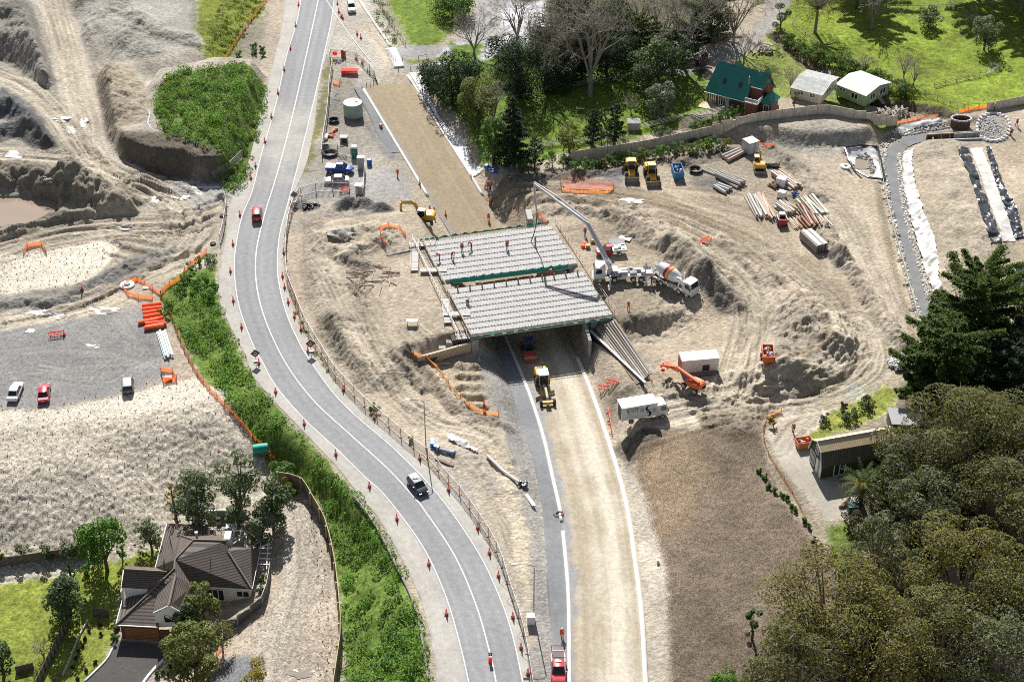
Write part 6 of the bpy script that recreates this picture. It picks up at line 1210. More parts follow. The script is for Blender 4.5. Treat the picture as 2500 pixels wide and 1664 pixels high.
def slab(faces, th=.14):
    """polygons with thickness (given as world points relative to a root)"""
    q = MB()
    for f in faces:
        n = len(f); lo = [p-Vector((0, 0, th)) for p in f]; q.add(list(f)+lo, [tuple(range(n)), tuple(range(2*n-1, n-1, -1))]+[(i, n+i, n+(i+1) % n, (i+1) % n) for i in range(n)])
    return q
def vwall(a, b, z0, z1a, z1b=None, th=.18):
    z1b = z1a if z1b is None else z1b; d = Vector((b.x-a.x, b.y-a.y, 0)).normalized(); n = Vector((-d.y, d.x, 0))*th; q = MB()
    V = [Vector((a.x, a.y, z0)), Vector((b.x, b.y, z0)), Vector((b.x, b.y, z1b)), Vector((a.x, a.y, z1a))]; q.add(V+[v+n for v in V], [(0, 1, 2, 3), (7, 6, 5, 4), (0, 4, 5, 1), (1, 5, 6, 2), (2, 6, 7, 3), (3, 7, 4, 0)]); return q
def window(par, a, b, z0, z1, t0, t1, out=.06, frame=None, bars=1, nm='window'):
    """framed window on the vertical wall a-b (local points), pane as a child"""
    d = Vector((b.x-a.x, b.y-a.y, 0)); L = d.length; d.normalize(); n = Vector((d.y, -d.x, 0)); p = a+d*(L*t0)+n*out; q_ = a+d*(L*t1)+n*out
    p.z = q_.z = z0; f = MB(); w_ = .07; up = Vector((0, 0, z1-z0))
    for s_, e_ in ((p, q_), (p+up, q_+up), (p, p+up), (q_, q_+up))+tuple((p.lerp(q_, (k+1)/(bars+1)), p.lerp(q_, (k+1)/(bars+1))+up) for k in range(bars)): f.tube(s_, e_, w_, n=4)
    fo = f.obj(nm, frame or mat('white_trim', (.78, .78, .76), .6), par); MB().quad(p-n*.03, q_-n*.03, q_+up-n*.03, p+up-n*.03).obj('pane', GLASS, fo)
TRIM = mat('white_trim', (.78, .78, .76), .6); WALLW = mat('white_wall', (.74, .74, .72), .8, .06, 1, dirt=.1); BRICK = banded('red_brick', (.22, .085, .055), (.13, .06, .04), .09, 'Z', .85)
# ---- brown roofed house (positions read in the lower left zoom)
hz = lambda x, y, z: P(x/3.364, 1198+y/3.364, z)
ho = root('brown_roof_house', 'white house with brown tiled hip roofs and a timber garage door', 'house', Vector((*hz(1500, 900, -5).xy, -5.0)))
h_ = lambda x, y, z: hz(x, y, z)-ho.location
TILE = banded('brown_tiles', (.135, .105, .088), (.045, .036, .032), .16, 'Z', .75, .2, dirt=.18, frac=.42)
fr = [[(1590,400,.9),(1855,408,.9),(1875,500,.2),(2070,808,-2.2),(1570,778,-2.2),(1438,562,.5)],
 [(1858,492,.35),(2062,470,.0),(2137,478,-2.2),(2070,808,-2.2)],
 [(1372,262,-2.2),(1502,294,-.9),(1488,366,-.3),(1590,400,.9),(1438,562,.5),(1428,650,-.4),(1275,627,-2.2)],
 [(1502,294,-.9),(1712,284,-2.2),(1700,352,-2.2),(1488,366,-.3)], [(1372,262,-2.2),(1712,284,-2.2),(1502,294,-.9)],
 [(1488,366,-.3),(1920,362,-1.0),(1855,408,.9),(1590,400,.9)], [(1858,492,.35),(1900,462,-.4),(2062,460,-.6),(2062,470,.0)],
 [(1020,640,1.3),(1368,662,1.0),(1215,808,-.5),(995,792,-.5)], [(1030,612,.6),(1275,627,.4),(1368,662,1.0),(1020,640,1.3)],
 [(1430,640,.4),(1448,690,.2),(1292,860,-1.0),(1300,1116,-2.4),(950,1098,-2.4)], [(950,1098,-2.4),(1005,892,-2.4),(1215,808,-1.3),(1430,640,.4)],
 [(1442,690,1.2),(1386,938,1.2),(1258,998,-.3),(1292,855,-.3)], [(1438,562,1.3),(1575,775,-.4),(1475,985,-.3),(1386,938,1.2),(1442,690,1.2)]]
slab([[h_(*p) for p in f] for f in fr]).obj('roof', TILE, ho)
RC_ = mat('ridge_tiles', (.20, .16, .12), .8, .2, 3); q = MB()
for l in ([(950,1098,-2.35),(1430,640,.45),(1438,562,.55),(1590,400,.95),(1855,408,.95)],[(1386,938,1.25),(1442,690,1.25)],[(1875,500,.25),(2070,808,-2.15)],[(1020,640,1.35),(1368,662,1.05)],[(1502,294,-.85),(1488,366,-.25),(1590,400,.95)]): q.path([h_(*p) for p in l], .13, 5)
q.obj('ridge', RC_, ho)
for l in ([(950,1100,-2.42),(1300,1118,-2.42)],[(1570,780,-2.25),(2070,810,-2.25),(2137,480,-2.25)],[(995,794,-.55),(1215,810,-.55)],[(1372,264,-2.25),(1275,629,-2.25)],[(950,1100,-2.42),(1005,894,-2.42)],[(1258,1000,-.35),(1386,940,1.15),(1475,987,-.35)]): q = MB(); q.path([h_(*p) for p in l], .08, 4); q.obj('gutter', TRIM, ho)
def hw_(a, b, z0, z1, m, nm='wall', z1b=None): return vwall(h_(*a), h_(*b), z0+5-0*1-5+0, z1, z1b).obj(nm, m, ho)
Z0 = -.2   # local floor
wl = lambda a, b, za, zb=None, m=WALLW, z0=Z0, nm='wall': vwall(h_(*a), h_(*b), z0, za, zb).obj(nm, m, ho)
wl((985,1100,-2.5), (1300,1116,-2.5), 2.5, m=BRICK); wl((1020,800,-.7), (1205,812,-.7), 4.3); wl((1015,900,-2.5), (1020,640,-.7), 4.2); wl((1590,775,-2.3), (2055,806,-2.3), 2.6); wl((2055,806,-2.3), (2120,485,-2.3), 2.6); wl((1280,625,-2.3), (1380,268,-2.3), 2.6); wl((1380,268,-2.3), (1700,290,-2.3), 2.6)
gf = [h_(1268,1002,-.4), h_(1470,988,-.4), h_(1386,942,1.1)]; q = MB(); V = [Vector((gf[0].x, gf[0].y, 1.9)), Vector((gf[1].x, gf[1].y, 1.9)), Vector((gf[1].x, gf[1].y, 4.55)), Vector((gf[2].x, gf[2].y, 6.0)), Vector((gf[0].x, gf[0].y, 4.55))]; bk = Vector((0, 3.2, 0)); q.add(V+[v+bk for v in V], [(0, 1, 2, 3, 4), (0, 5, 6, 1), (1, 6, 7, 2), (2, 7, 8, 3), (3, 8, 9, 4), (4, 9, 5, 0), (9, 8, 7, 6, 5)]); gw = q.obj('gable_wall', WALLW, ho)
window(ho, gf[0], gf[1], 2.9, 4.1, .38, .80, frame=mat('black_trim', (.03, .03, .03), .5)); c_ = gf[0].lerp(gf[1], .59); q = MB(); q.add([Vector((c_.x+.75*math.cos(t), c_.y-.10, 4.25+.75*math.sin(t))) for t in np.linspace(0, math.pi, 10)], [tuple(range(10))]); q.obj('arched_window', GLASS, ho)
a, b = h_(985, 1100, -2.5), h_(1300, 1116, -2.5); vwall(a.lerp(b, .10)+Vector((0, -.08, 0)), a.lerp(b, .98)+Vector((0, -.08, 0)), -.1, 2.15, th=.06).obj('garage_door', banded('garage_timber', (.30, .13, .045), (.20, .08, .03), .27, 'Z', .6), ho)
wl((1305,1120,-2.5), (1385,1122,-2.5), 2.0, m=BRICK); a, b = h_(1590,775,-2.3), h_(2055,806,-2.3); window(ho, a, b, 1.2, 2.3, .75, .97); window(ho, a, b, .2, 2.3, .22, .52, bars=2)
MB().lathe([(.16, 0), (.16, .9), (.26, .95), (.26, 1.1), (.05, 1.15)], 8, h_(1618, 385, .4)).obj('flue', STEEL, ho); q = MB(); q.tube(h_(1345, 560, -1.2), h_(1345, 560, -.2), .1); q.obj('vent_pipe', TRIM, ho); MB().box(h_(1725, 545, -.5), (.7, .5, .25)).obj('roof_vent', STEEL, ho); q = MB(); q.tube(h_(1725, 545, -.4), h_(1725, 545, 1.0), .05); q.obj('aerial_pole', STEEL, ho)
MB().box(h_(1770, 775, -2.9), (3.0, 1.2, .25)).obj('awning', mat('awning_blue', (.05, .10, .16), .6), ho); MB().box(h_(1880, 435, -1.0), (.9, 1.6, 1.7)).obj('chimney', WALLW, ho)
# pergola, courtyard furniture
pg = root('pergola', 'white timber pergola frame behind the brown roofed house', 'pergola', hz(1880, 330, -5)); p_ = lambda x, y, z: hz(x, y, z)-pg.location
for a, b in (((1710,312,-2.4),(2035,328,-2.4)),((1905,440,-2.4),(2030,350,-2.4)),((1760,290,-2.3),(1760,355,-2.3)),((1820,295,-2.3),(1815,360,-2.3)),((1870,300,-2.3),(1865,365,-2.3)),((1925,305,-2.3),(1920,370,-2.3)),((1985,305,-2.3),(1965,410,-2.3)),((2030,345,-2.3),(2015,460,-2.3))): q = MB(); q.tube(p_(*a), p_(*b), .09, n=4); q.obj('rafter', TRIM, pg)
for x, y in ((1712,312),(2033,330),(1905,440)): q = MB(); e = p_(x, y, -2.4); q.tube(e, Vector((e.x, e.y, 0)), .08, n=4); q.obj('post', TRIM, pg)
pg2 = root('pergola', 'small white pergola at the right corner of the brown roofed house', 'pergola', hz(2170, 520, -5)); p_ = lambda x, y, z: hz(x, y, z)-pg2.location
for a, b in (((2050,462,-2.3),(2170,395,-2.3)),((2120,470,-2.3),(2215,428,-2.3)),((2130,468,-2.3),(2232,468,-2.3)),((2120,510,-2.3),(2225,512,-2.3)),((2120,552,-2.3),(2215,555,-2.3)),((2115,598,-2.3),(2208,602,-2.3)),((2200,430,-2.4),(2190,640,-2.4)),((2140,400,-2.4),(2140,470,-2.4))): q = MB(); q.tube(p_(*a), p_(*b), .08, n=4); q.obj('rafter', TRIM, pg2)
for x, y in ((2200,435),(2190,638)): q = MB(); e = p_(x, y, -2.4); q.tube(e, Vector((e.x, e.y, 0)), .08, n=4); q.obj('post', TRIM, pg2)
tw = root('terrace_wall', 'white panelled terrace wall with planters behind the pergola', 'wall', hz(1830, 240, -5)); 
for k, m in enumerate((WALLW, CON2, WALLW, CON2)): MB().box(Vector((-1.6+1.35*k, .5, 0)), (1.3, .2, 1.5)).obj('panel', m, tw)
for k, (x, y) in enumerate(((1800,270),(1865,275),(1990,280))): o = root('planter_pot', 'white planter pot with a clipped plant on the shaded terrace', 'planter', hz(x, y, -5), 0, 'terrace planters'); MB().lathe([(.25, 0), (.35, .6), (.3, .6)], 8).obj('pot', TRIM, o); q = MB(); q.lathe([(.1, .6), (.4, .8), (.35, 1.1), (.05, 1.25)], 8); q.obj('plant', leafm('leaf_glossy', ()), o)
o = root('garden_table', 'white outdoor table with chairs on the shaded terrace', 'table', hz(1905, 320, -5)); MB().box((0, 0, .7), (1.6, .9, .06)).obj('table_top', TRIM, o); [MB().box((x, y, 0), (.08, .08, .7)).obj('leg', TRIM, o) for x in (-.7, .7) for y in (-.35, .35)]
# ---- generic gable building from photo points on front eave and ridge
def gable(name, label, A, B, C, D, he, hr, wallm, roofm, zg, back=True):
    g = zg; A, B = P(*A, g+he), P(*B, g+he); C, D = P(*C, g+hr), P(*D, g+hr)
    o = root(name, label, 'shed' if 'shed' in name else 'house', Vector((*((A+B)/2).xy, g))); yaw = math.atan2(B.y-A.y, B.x-A.x); o.rotation_euler.z = yaw
    R = Matrix.Rotation(-yaw, 3, 'Z'); l = lambda p: R @ (p-o.location)
    a, b, c, d = l(A), l(B), l(C), l(D); L = (b.x-a.x); dep = (c.y+d.y)/2; x0 = a.x; x1 = b.x; o['dep'] = dep; del o['dep']
    slab([[Vector((x0-.25, -.25, he-.05)), Vector((x1+.25, -.25, he-.05)), Vector((x1+.25, dep, hr)), Vector((x0-.25, dep, hr))], [Vector((x0-.25, dep, hr)), Vector((x1+.25, dep, hr)), Vector((x1+.25, 2*dep+.25, he-.05)), Vector((x0-.25, 2*dep+.25, he-.05))]], .10).obj('roof', roofm, o)
    pr = [(0, 0), (2*dep, 0), (2*dep, he-.15), (dep, hr-.14), (0, he-.15)]; MB().prism(pr, x0, x1, 'YZ').obj('wall', wallm, o)
    q = MB(); q.tube((x0-.25, -.27, he-.1), (x1+.25, -.27, he-.1), .07, n=4); q.tube((x1+.27, -.25, he-.08), (x1+.27, dep, hr), .06, n=4); q.tube((x1+.27, dep, hr), (x1+.27, 2*dep+.25, he-.08), .06, n=4); q.obj('bargeboard', TRIM, o)
    return o, x0, x1, dep
zs = G(1975, 250).z
sw, x0, x1, dp = gable('garden_shed', 'white weatherboard shed with mottled grey corrugated roof', (1933,212), (2006,230), (1951,182), (2027,200), 2.3, 3.1, banded('cream_weatherboard', (.62, .60, .54), (.50, .48, .43), .2, 'Z', .8), banded('mottled_roof', (.40, .42, .40), (.30, .32, .31), .22, 'X', .8, .35), zs)
for t0, t1 in ((.22, .42), (.62, .80)): window(sw, Vector((x0, 0, 0)), Vector((x1, 0, 0)), 1.1, 1.9, t0, t1)
window(sw, Vector((x1, 0, 0)), Vector((x1, 2*dp, 0)), 1.0, 1.8, .3, .6)
zs = G(2080, 268).z
sg_, x0, x1, dp = gable('garden_shed', 'pale green weatherboard shed on piles with white trimmed windows', (2044,204), (2114,232), (2069,179), (2144,206), 3.1, 3.9, banded('green_weatherboard', (.36, .46, .33), (.28, .37, .26), .2, 'Z', .8), banded('pale_green_roof', (.52, .57, .52), (.42, .46, .42), .22, 'X', .7, .2), zs)
for ch in sg_.children:
    if ch.name.startswith('wall'): ch.scale.z = .86; ch.location.z = .42
for t0, t1, z0 in ((.12, .32, 2.0), (.52, .75, 1.3)): window(sg_, Vector((x0, 0, 0)), Vector((x1, 0, 0)), z0, 2.5, t0, t1)
for t0, t1 in ((.2, .4), (.6, .85)): window(sg_, Vector((x1, 0, 0)), Vector((x1, 2*dp, 0)), 1.3, 2.6, t0, t1)
for x in (x0+.3, (x0+x1)/2, x1-.3):
    for y in (.2, 2*dp-.2): MB().box((x, y, -.2), (.2, .2, .75)).obj('pile', TIMD, sg_)
for k in range(5): MB().box((x1+.5+.28*k, dp*1.1, .95-.2*k), (.28, 1.0, .06)).obj('step', TIM, sg_)
# ---- chalet with green roof
zc = G(1800, 268).z; cl = root('green_roof_chalet', 'brick chalet with steep green corrugated roof and white balcony rail', 'house', Vector((*P(1790, 245, zc).xy, zc))); c3 = lambda x, y, h: P(1200+x/3.364, y/3.364, zc+h)
EL, ER, RL_, RR2 = c3(1760, 748, 2.6), c3(2085, 832, 2.6), c3(1838, 492, 7.6), c3(2278, 600, 7.6); yaw = math.atan2(ER.y-EL.y, ER.x-EL.x); cl.rotation_euler.z = yaw; R = Matrix.Rotation(-yaw, 3, 'Z'); l = lambda p: R @ (p-cl.location)
el, er, rl, rr = l(EL), l(ER), l(RL_), l(RR2); GR = banded('green_corrugated', (.018, .21, .175), (.012, .15, .125), .30, 'X', .55, .18, dirt=.10); xl, xr = el.x, max(rr.x, er.x+2.2); dp = rl.y-el.y if rl.y-el.y > 2.5 else 3.4; y0 = el.y
bx0 = er.x+.1; V3 = lambda *a: Vector(a)
sl = (7.6-2.6)/dp
slab([[V3(xl-.2, y0-.2, 2.5), V3(bx0, y0-.2, 2.5), V3(bx0, y0+dp, 7.6), V3(xl+.4, y0+dp, 7.6)], [V3(bx0, y0+2.1, 2.6+sl*2.1), V3(xr, y0+2.1, 2.6+sl*2.1), V3(xr+.2, y0+dp, 7.6), V3(bx0, y0+dp, 7.6)], [V3(xl+.4, y0+dp, 7.6), V3(xr+.2, y0+dp, 7.6), V3(xr+.2, y0+2*dp+.2, 2.5), V3(xl-.2, y0+2*dp+.2, 2.5)]], .14).obj('roof', GR, cl)
MB().prism([(y0+.3, -.3), (y0+2*dp-.3, -.3), (y0+2*dp-.3, 2.6), (y0+dp, 7.3), (y0+.3, 2.6)], xl+.3, bx0-.05, 'YZ').obj('wall', BRICK, cl); MB().prism([(y0+2.1, -.3), (y0+2*dp-.3, -.3), (y0+2*dp-.3, 2.6), (y0+dp, 7.2), (y0+2.1, 2.6+sl*1.8)], bx0, xr-.2, 'YZ').obj('gable_wall', BRICK, cl)
MB().box((bx0+(xr-bx0)/2, y0+.9, -.3), (xr-bx0-.2, 2.4, 2.9)).obj('lower_wall', BRICK, cl); MB().box((bx0+(xr-bx0)/2+.1, y0+.7, 2.62), (xr-bx0+.3, 2.9, .16)).obj('balcony_floor', mat('balcony_floor', (.12, .12, .13), .7), cl)
q = MB(); b0, b1 = V3(bx0+.05, y0-.7, 2.8), V3(xr+.2, y0-.7, 2.8); b2 = V3(xr+.2, y0+1.9, 2.8)
for a, b in ((b0, b1), (b1, b2)):
    q.tube(a+V3(0, 0, .95), b+V3(0, 0, .95), .06, n=4); q.tube(a+V3(0, 0, .1), b+V3(0, 0, .1), .06, n=4); n = int((b-a).length/.22)
    for k in range(n+1): p = a.lerp(b, k/n); q.tube(p, p+V3(0, 0, .95), .045, n=4)
q.obj('balustrade', TRIM, cl)
for a, b in ((bx0+.1, xr-.1),): MB().box(((a+b)/2, y0+2.02, 4.9), (b-a, .15, .12)).obj('fascia', TRIM, cl)
q = MB(); q.tube((xl-.2, y0-.25, 2.5), (bx0, y0-.25, 2.5), .07, n=4); q.tube((bx0, y0-.2, 2.5), (bx0, y0-.2, 0), .06, n=4); q.obj('gutter', TRIM, cl)
for t0, t1 in ((.06, .22), (.30, .48), (.52, .60)): window(cl, V3(xl+.3, y0+.3, 0), V3(bx0-.1, y0+.3, 0), .3, 2.2, t0, t1, bars=2)
MB().box((xl+(bx0-xl)*.72, y0+.25, .1), (2.4, .12, 2.1)).obj('porch_shade_panel', BLK, cl); MB().box((xl+(bx0-xl)*.45, y0-1.2, -.2), (bx0-xl, 2.6, .35)).obj('deck', TIM, cl)  # black panel stands in for the shaded porch
for x in (.32, .68): 
    zz = 2.6+sl*1.9; MB().box((xl+(bx0-xl)*x*1.1, y0+1.9, zz+.02), (.6, 1.1, .12), rx=math.atan(sl)).obj('skylight', GLASS, cl)
q = MB(); q.tube((bx0-.6, y0+2.2, 5.2), (bx0-.6, y0+2.2, 7.0), .13); q.obj('flue', STEEL, cl); q = MB(); q.tube((xr-1.4, y0+dp-.6, 6.6), (xr-1.4, y0+dp-.6, 8.0), .03); q.tube((xr-2.1, y0+dp-.6, 7.9), (xr-.7, y0+dp-.6, 7.9), .03); q.tube((xr-1.8, y0+dp-.9, 7.7), (xr-1.8, y0+dp-.3, 7.7), .03); q.obj('aerial', STEEL, cl)
# lower bay with its own green hip roof on the right, and two little gables behind
MB().box((xr+1.2, y0+3.2, -.3), (2.3, 3.6, 2.9)).obj('bay_wall', BRICK, cl); q = MB(); q.box((xr+1.2, y0+3.2, 2.55), (3.0, 4.4, 1.5), taper=(.1, .45)); q.obj('bay_roof', GR, cl); window(cl, V3(xr+.1, y0+1.38, 0), V3(xr+2.3, y0+1.38, 0), .6, 2.2, .35, .8)
for x in (.35, .92): MB().prism([(-.9, 5.2), (.9, 5.2), (0, 7.7)], y0+dp-.2, y0+dp+2.4).obj('dormer', GR, cl).location.x = xl+(xr-xl)*x
# ---- barn with gambrel roof
zb_ = G(2000, 1130).z; bn = root('gambrel_barn', 'dark green barn with tan corrugated gambrel roof and glazed front', 'barn', Vector((*P(2015, 1150, zb_).xy, zb_))); b3 = lambda x, y, h: P(1800+x/3.364, 800+y/3.364, zb_+h)
r0, r1 = b3(672, 932, 5.3), b3(1238, 832, 5.3); yaw = math.atan2(r1.y-r0.y, r1.x-r0.x); bn.rotation_euler.z = yaw; R = Matrix.Rotation(-yaw, 3, 'Z'); l = lambda p: R @ (p-bn.location); r0, r1 = l(r0), l(r1); L = r1.x-r0.x+1.2; x0 = r0.x; yr_ = r0.y; fb = l(b3(708, 1020, 4.5)).y; hw2 = max(1.5, min(2.4, yr_-fb)); 
BT = banded('tan_corrugated', (.62, .48, .29), (.48, .36, .21), .36, 'X', .65, .15, dirt=.2); BG = banded('dark_corrugated', (.12, .105, .085), (.07, .065, .055), .36, 'X', .8, .3)  # lower roof panels are coloured darker than the tan upper ones
yf = yr_-hw2; yk_ = yr_+hw2; W_ = .75
slab([[V3(x0-.3, yf, 4.5), V3(x0+L, yf, 4.5), V3(x0+L-1.4, yr_, 5.4), V3(x0-.3, yr_, 5.4)], [V3(x0-.3, yr_, 5.4), V3(x0+L-1.4, yr_, 5.4), V3(x0+L, yk_, 4.5), V3(x0-.3, yk_, 4.5)], [V3(x0+L-1.4, yr_, 5.4), V3(x0+L, yf, 4.5), V3(x0+L, yk_, 4.5)]], .1).obj('roof', BT, bn)
slab([[V3(x0-.3, yf-W_, 2.3), V3(x0+L+.5, yf-W_, 2.3), V3(x0+L, yf, 4.5), V3(x0-.3, yf, 4.5)], [V3(x0-.3, yk_, 4.5), V3(x0+L, yk_, 4.5), V3(x0+L+.5, yk_+W_, 2.3), V3(x0-.3, yk_+W_, 2.3)], [V3(x0+L, yf, 4.5), V3(x0+L+.5, yf-W_, 2.3), V3(x0+L+.5, yk_+W_, 2.3), V3(x0+L, yk_, 4.5)]], .1).obj('lower_roof', BG, bn)
GW = mat('barn_green', (.05, .075, .035), .7, .1); MB().prism([(yf-W_+.2, 0), (yk_+W_-.2, 0), (yk_+W_-.2, 2.4), (yk_-.05, 4.4), (yr_, 5.2), (yf+.05, 4.4), (yf-W_+.2, 2.4)], x0, x0+L, 'YZ').obj('wall', GW, bn)
q = MB(); q.path([(x0-.32, yf-W_, 2.3), (x0-.32, yf, 4.5), (x0-.32, yr_, 5.4), (x0-.32, yk_, 4.5), (x0-.32, yk_+W_, 2.3)], .10, 4); q.tube((x0-.3, yr_, 5.45), (x0+L-1.4, yr_, 5.45), .09, n=4); q.obj('bargeboard', TRIM, bn)
A_, B_ = V3(x0, yk_+W_-.2, 0), V3(x0, yf-W_+.2, 0); window(bn, A_, B_, .3, 2.5, .05, .42, bars=3); window(bn, A_, B_, .1, 2.5, .55, .90, bars=3, nm='glazed_door'); window(bn, A_, B_, 3.1, 4.5, .40, .60, bars=1)
q = MB(); q.box((x0-.12, (A_.y+B_.y)/2-.6, 0), (.1, .5, 2.6)); q.box((x0-.12, B_.y+.25, 0), (.1, .5, 2.6)); q.obj('pillar', TRIM, bn); window(bn, V3(x0, yf-W_+.2, 0), V3(x0+L, yf-W_+.2, 0), .1, 2.2, .16, .30, bars=1, nm='side_door')
le = root('lean_to_shed', 'dark lean-to with grey flat roof at the back end of the barn', 'shed', l(b3(1330, 760, 0)) * 0+G(2205, 1045)); MB().box((0, 0, 0), (4.5, 3.5, 2.2)).obj('wall', TIMD, le); MB().box((0, 0, 2.2), (4.9, 4.0, .12), ry=.05).obj('roof', mat('lean_to_roof', (.30, .30, .31), .7, .15), le)
# ---- fences
def gpts(px, dz=0.): return [G(x, y, dz) for x, y in px]
def along(W, step):
    out = [W[0]]; rem = step
    for a, b in zip(W, W[1:]):
        L = (b-a).length; t = rem
        while t <= L: out.append(a.lerp(b, t/L)); t += step
        rem = t-L
    return out
def fence(label, px, h, step, pm, boards=None, rails=None, rm=None, name='fence', cap=None, lean=0.):
    """boards: solid panel material; rails: list of relative heights"""
    W = along(gpts(px), step); o = root(name, label, 'fence', W[0]); Wl = [p-W[0] for p in W]
    for i, p in enumerate(Wl): q = MB(); q.tube(p-V3(0, 0, .2), p+V3(0, 0, h*1.03), .07, n=4); q.obj('post', pm, o)
    if boards:
        for i, (a, b) in enumerate(zip(Wl, Wl[1:])):
            z = max(a.z, b.z)*.5+min(a.z, b.z)*.5; d = (b-a); d.z = 0; n = V3(-d.y, d.x, 0).normalized()*.04; q = MB(); lo = min(a.z, b.z)-.3
            V = [V3(a.x, a.y, lo), V3(b.x, b.y, lo), V3(b.x, b.y, z+h), V3(a.x, a.y, z+h)]; q.add([v-n for v in V]+[v+n for v in V], [(0, 1, 2, 3), (7, 6, 5, 4), (0, 4, 5, 1), (1, 5, 6, 2), (2, 6, 7, 3), (3, 7, 4, 0)]); q.obj('board_panel', boards, o)
    for f in rails or []:
        q = MB()
        for a, b in zip(Wl, Wl[1:]): q.tube(a+V3(0, 0, h*f), b+V3(0, 0, h*f), .06, n=4)
        q.obj('rail', rm or pm, o)
    return o
PAL = banded('palisade_boards', (.66, .59, .48), (.50, .45, .36), .30, 'X', .85, .22, frac=.12); GRYT = mat('grey_timber', (.26, .245, .22), .85, .2, 3); LGT = mat('light_grey_timber', (.46, .44, .39), .85, .2, 3)
fence('long stepped timber fence between the houses and the site', [(1393,391),(1480,379),(1560,367),(1650,348),(1745,327),(1800,308),(1859,294),(1940,284),(2014,276),(2100,292),(2189,306)], 1.95, 2.5, GRYT, PAL, name='timber_fence')
fence('short timber fence at the right edge above the creek works', [(2409,271),(2455,262),(2520,250),(2600,236)], 1.9, 2.5, GRYT, PAL, name='timber_fence')
R4 = (.2, .45, .7, .95)
fence('lower timber rail fence behind the dark pines', [(1316,358),(1390,352),(1460,346),(1524,342),(1545,332)], 1.2, 2.6, LGT, rails=R4, name='rail_fence'); fence('timber rail fence running from the silver tree to the chalet deck', [(1560,316),(1646,296),(1720,282),(1802,266)], 1.2, 2.6, LGT, rails=R4, name='rail_fence'); fence('shaded timber rail fence under the bare trees', [(1240,237),(1330,223),(1430,208),(1536,193)], 1.2, 2.6, GRYT, rails=R4, name='rail_fence'); fence('wire fence with short posts along the upper roadside paddock', [(918,0),(945,45),(968,80),(992,115)], 1.0, 2.2, TIMD, rails=(.9,), name='post_fence'); fence('short dark post fence at the driveway entrance', [(1022,147),(1060,139)], 1.1, 2.0, TIMD, rails=(.85,), name='post_fence')
fence('dark paling row by the parking area', [(1198,130),(1240,120)], 1.0, .9, TIMD, rails=(.5,), name='post_fence'); fence('thin wire fence along the creek side of the paddock', [(1935,60),(1990,110),(2110,170),(2200,205),(2280,240),(2340,265),(2400,262)], 1.0, 3.2, GRYT, rails=(.9,), name='post_fence'); fence('dark hedge line fence across the paddock to the white gate', [(2280,213),(2350,195),(2405,183)], .9, 3.0, TIMD, rails=(.5, .9), name='post_fence'); fence('wire fence at the upper edge of the paddock', [(2110,25),(2230,25),(2350,20),(2480,15)], 1.2, 5, GRYT, rails=(.9,), name='post_fence')
for lb, a, b in (('white farm gate beside the paddock hedge line', (2406,182), (2432,175)), ('grey farm gate in the paddock shade', (2414,162), (2440,168)), ('green farm gate at the top of the paddock', (2318,12), (2328,30))):
    W = gpts([a, b]); o = root('farm_gate', lb, 'gate', W[0]); d = W[1]-W[0]; q = MB()
    for f in (.1, .35, .6, .85, 1.1): q.tube(V3(0, 0, f), d+V3(0, 0, f), .035, n=4)
    q.tube(V3(0, 0, .1), d+V3(0, 0, 1.1), .03, n=4); q.tube(V3(0, 0, 0), V3(0, 0, 1.3), .06); q.tube(d, d+V3(0, 0, 1.3), .06); q.obj('gate_frame', STEEL, o)
DKB = banded('dark_palings', (.20, .17, .14), (.06, .05, .045), .15, 'X', .85, .25)
for lb, px, h in (('dark slatted garden fence at the foot of the mulch slope', [(-60,1385),(0,1382),(70,1372),(140,1362),(215,1352)], 1.6), ('dark timber fence down the middle of the lawns', [(175,1505),(150,1560),(120,1620),(85,1690)], 1.5), ('short slatted fence between garage and lawn', [(228,1502),(285,1506)], 1.5), ('low timber wall along the near lawn', [(40,1640),(75,1632),(118,1622)], 1.1)): fence(lb, px, h, 2.2, TIMD, DKB, name='garden_fence')
fence('pale capped timber fence round the house courtyard', [(545,1540),(580,1528),(640,1480),(655,1440),(662,1390)], 1.7, 2.2, LGT, mat('fence_stain', (.13, .12, .105), .85, .2, 2), rails=(1.02,), name='garden_fence')
# retaining wall with pale post caps
rw = root('retaining_wall', 'tall dark timber retaining wall with pale capped posts beside the mulch path', 'wall', P(790, 1260, -3)); TW = [P(x, y, -.7) for x, y in [(680,1152),(715,1158),(740,1168),(762,1208),(790,1255),(806,1310),(818,1370),(826,1440),(831,1500),(830,1550),(822,1605),(813,1664),(806,1750)]]; Wl = along(TW, 1.9); 
q = MB(); bs_ = [p-rw.location for p in Wl]
for a, b in zip(bs_, bs_[1:]): 
    d = (b-a); d.z = 0; n = V3(-d.y, d.x, 0).normalized()*.05; V = [V3(a.x, a.y, -.6), V3(b.x, b.y, -.6), V3(b.x, b.y, b.z), V3(a.x, a.y, a.z)]; q.add([v-n for v in V]+[v+n for v in V], [(0, 1, 2, 3), (7, 6, 5, 4), (0, 4, 5, 1), (1, 5, 6, 2), (2, 6, 7, 3), (3, 7, 4, 0)])
q.obj('board_wall', TIMD, rw); q = MB(); q.path([p+V3(0, 0, .05) for p in bs_], .07, 4); q.obj('top_rail', mat('rail_cap', (.42, .34, .20), .8, .2), rw)
for p in bs_[::2]: MB().tube(p+V3(-.2, 0, -2.6), p+V3(-.2, 0, .12), .13, n=8).obj('post', mat('rail_cap', ()), rw)
strip('timber_edging', [(865,1215,0),(915,1283,0),(968,1385,0),(1010,1475,0),(1030,1560,0),(1046,1664,0)], None, None, .25, .45, GRYT, h=.7)
strip('timber_edging', [(215,1512,-5),(190,1560,-5),(170,1610,-5),(153,1648,-5)], None, None, .2, .25, LGT, h=.4)
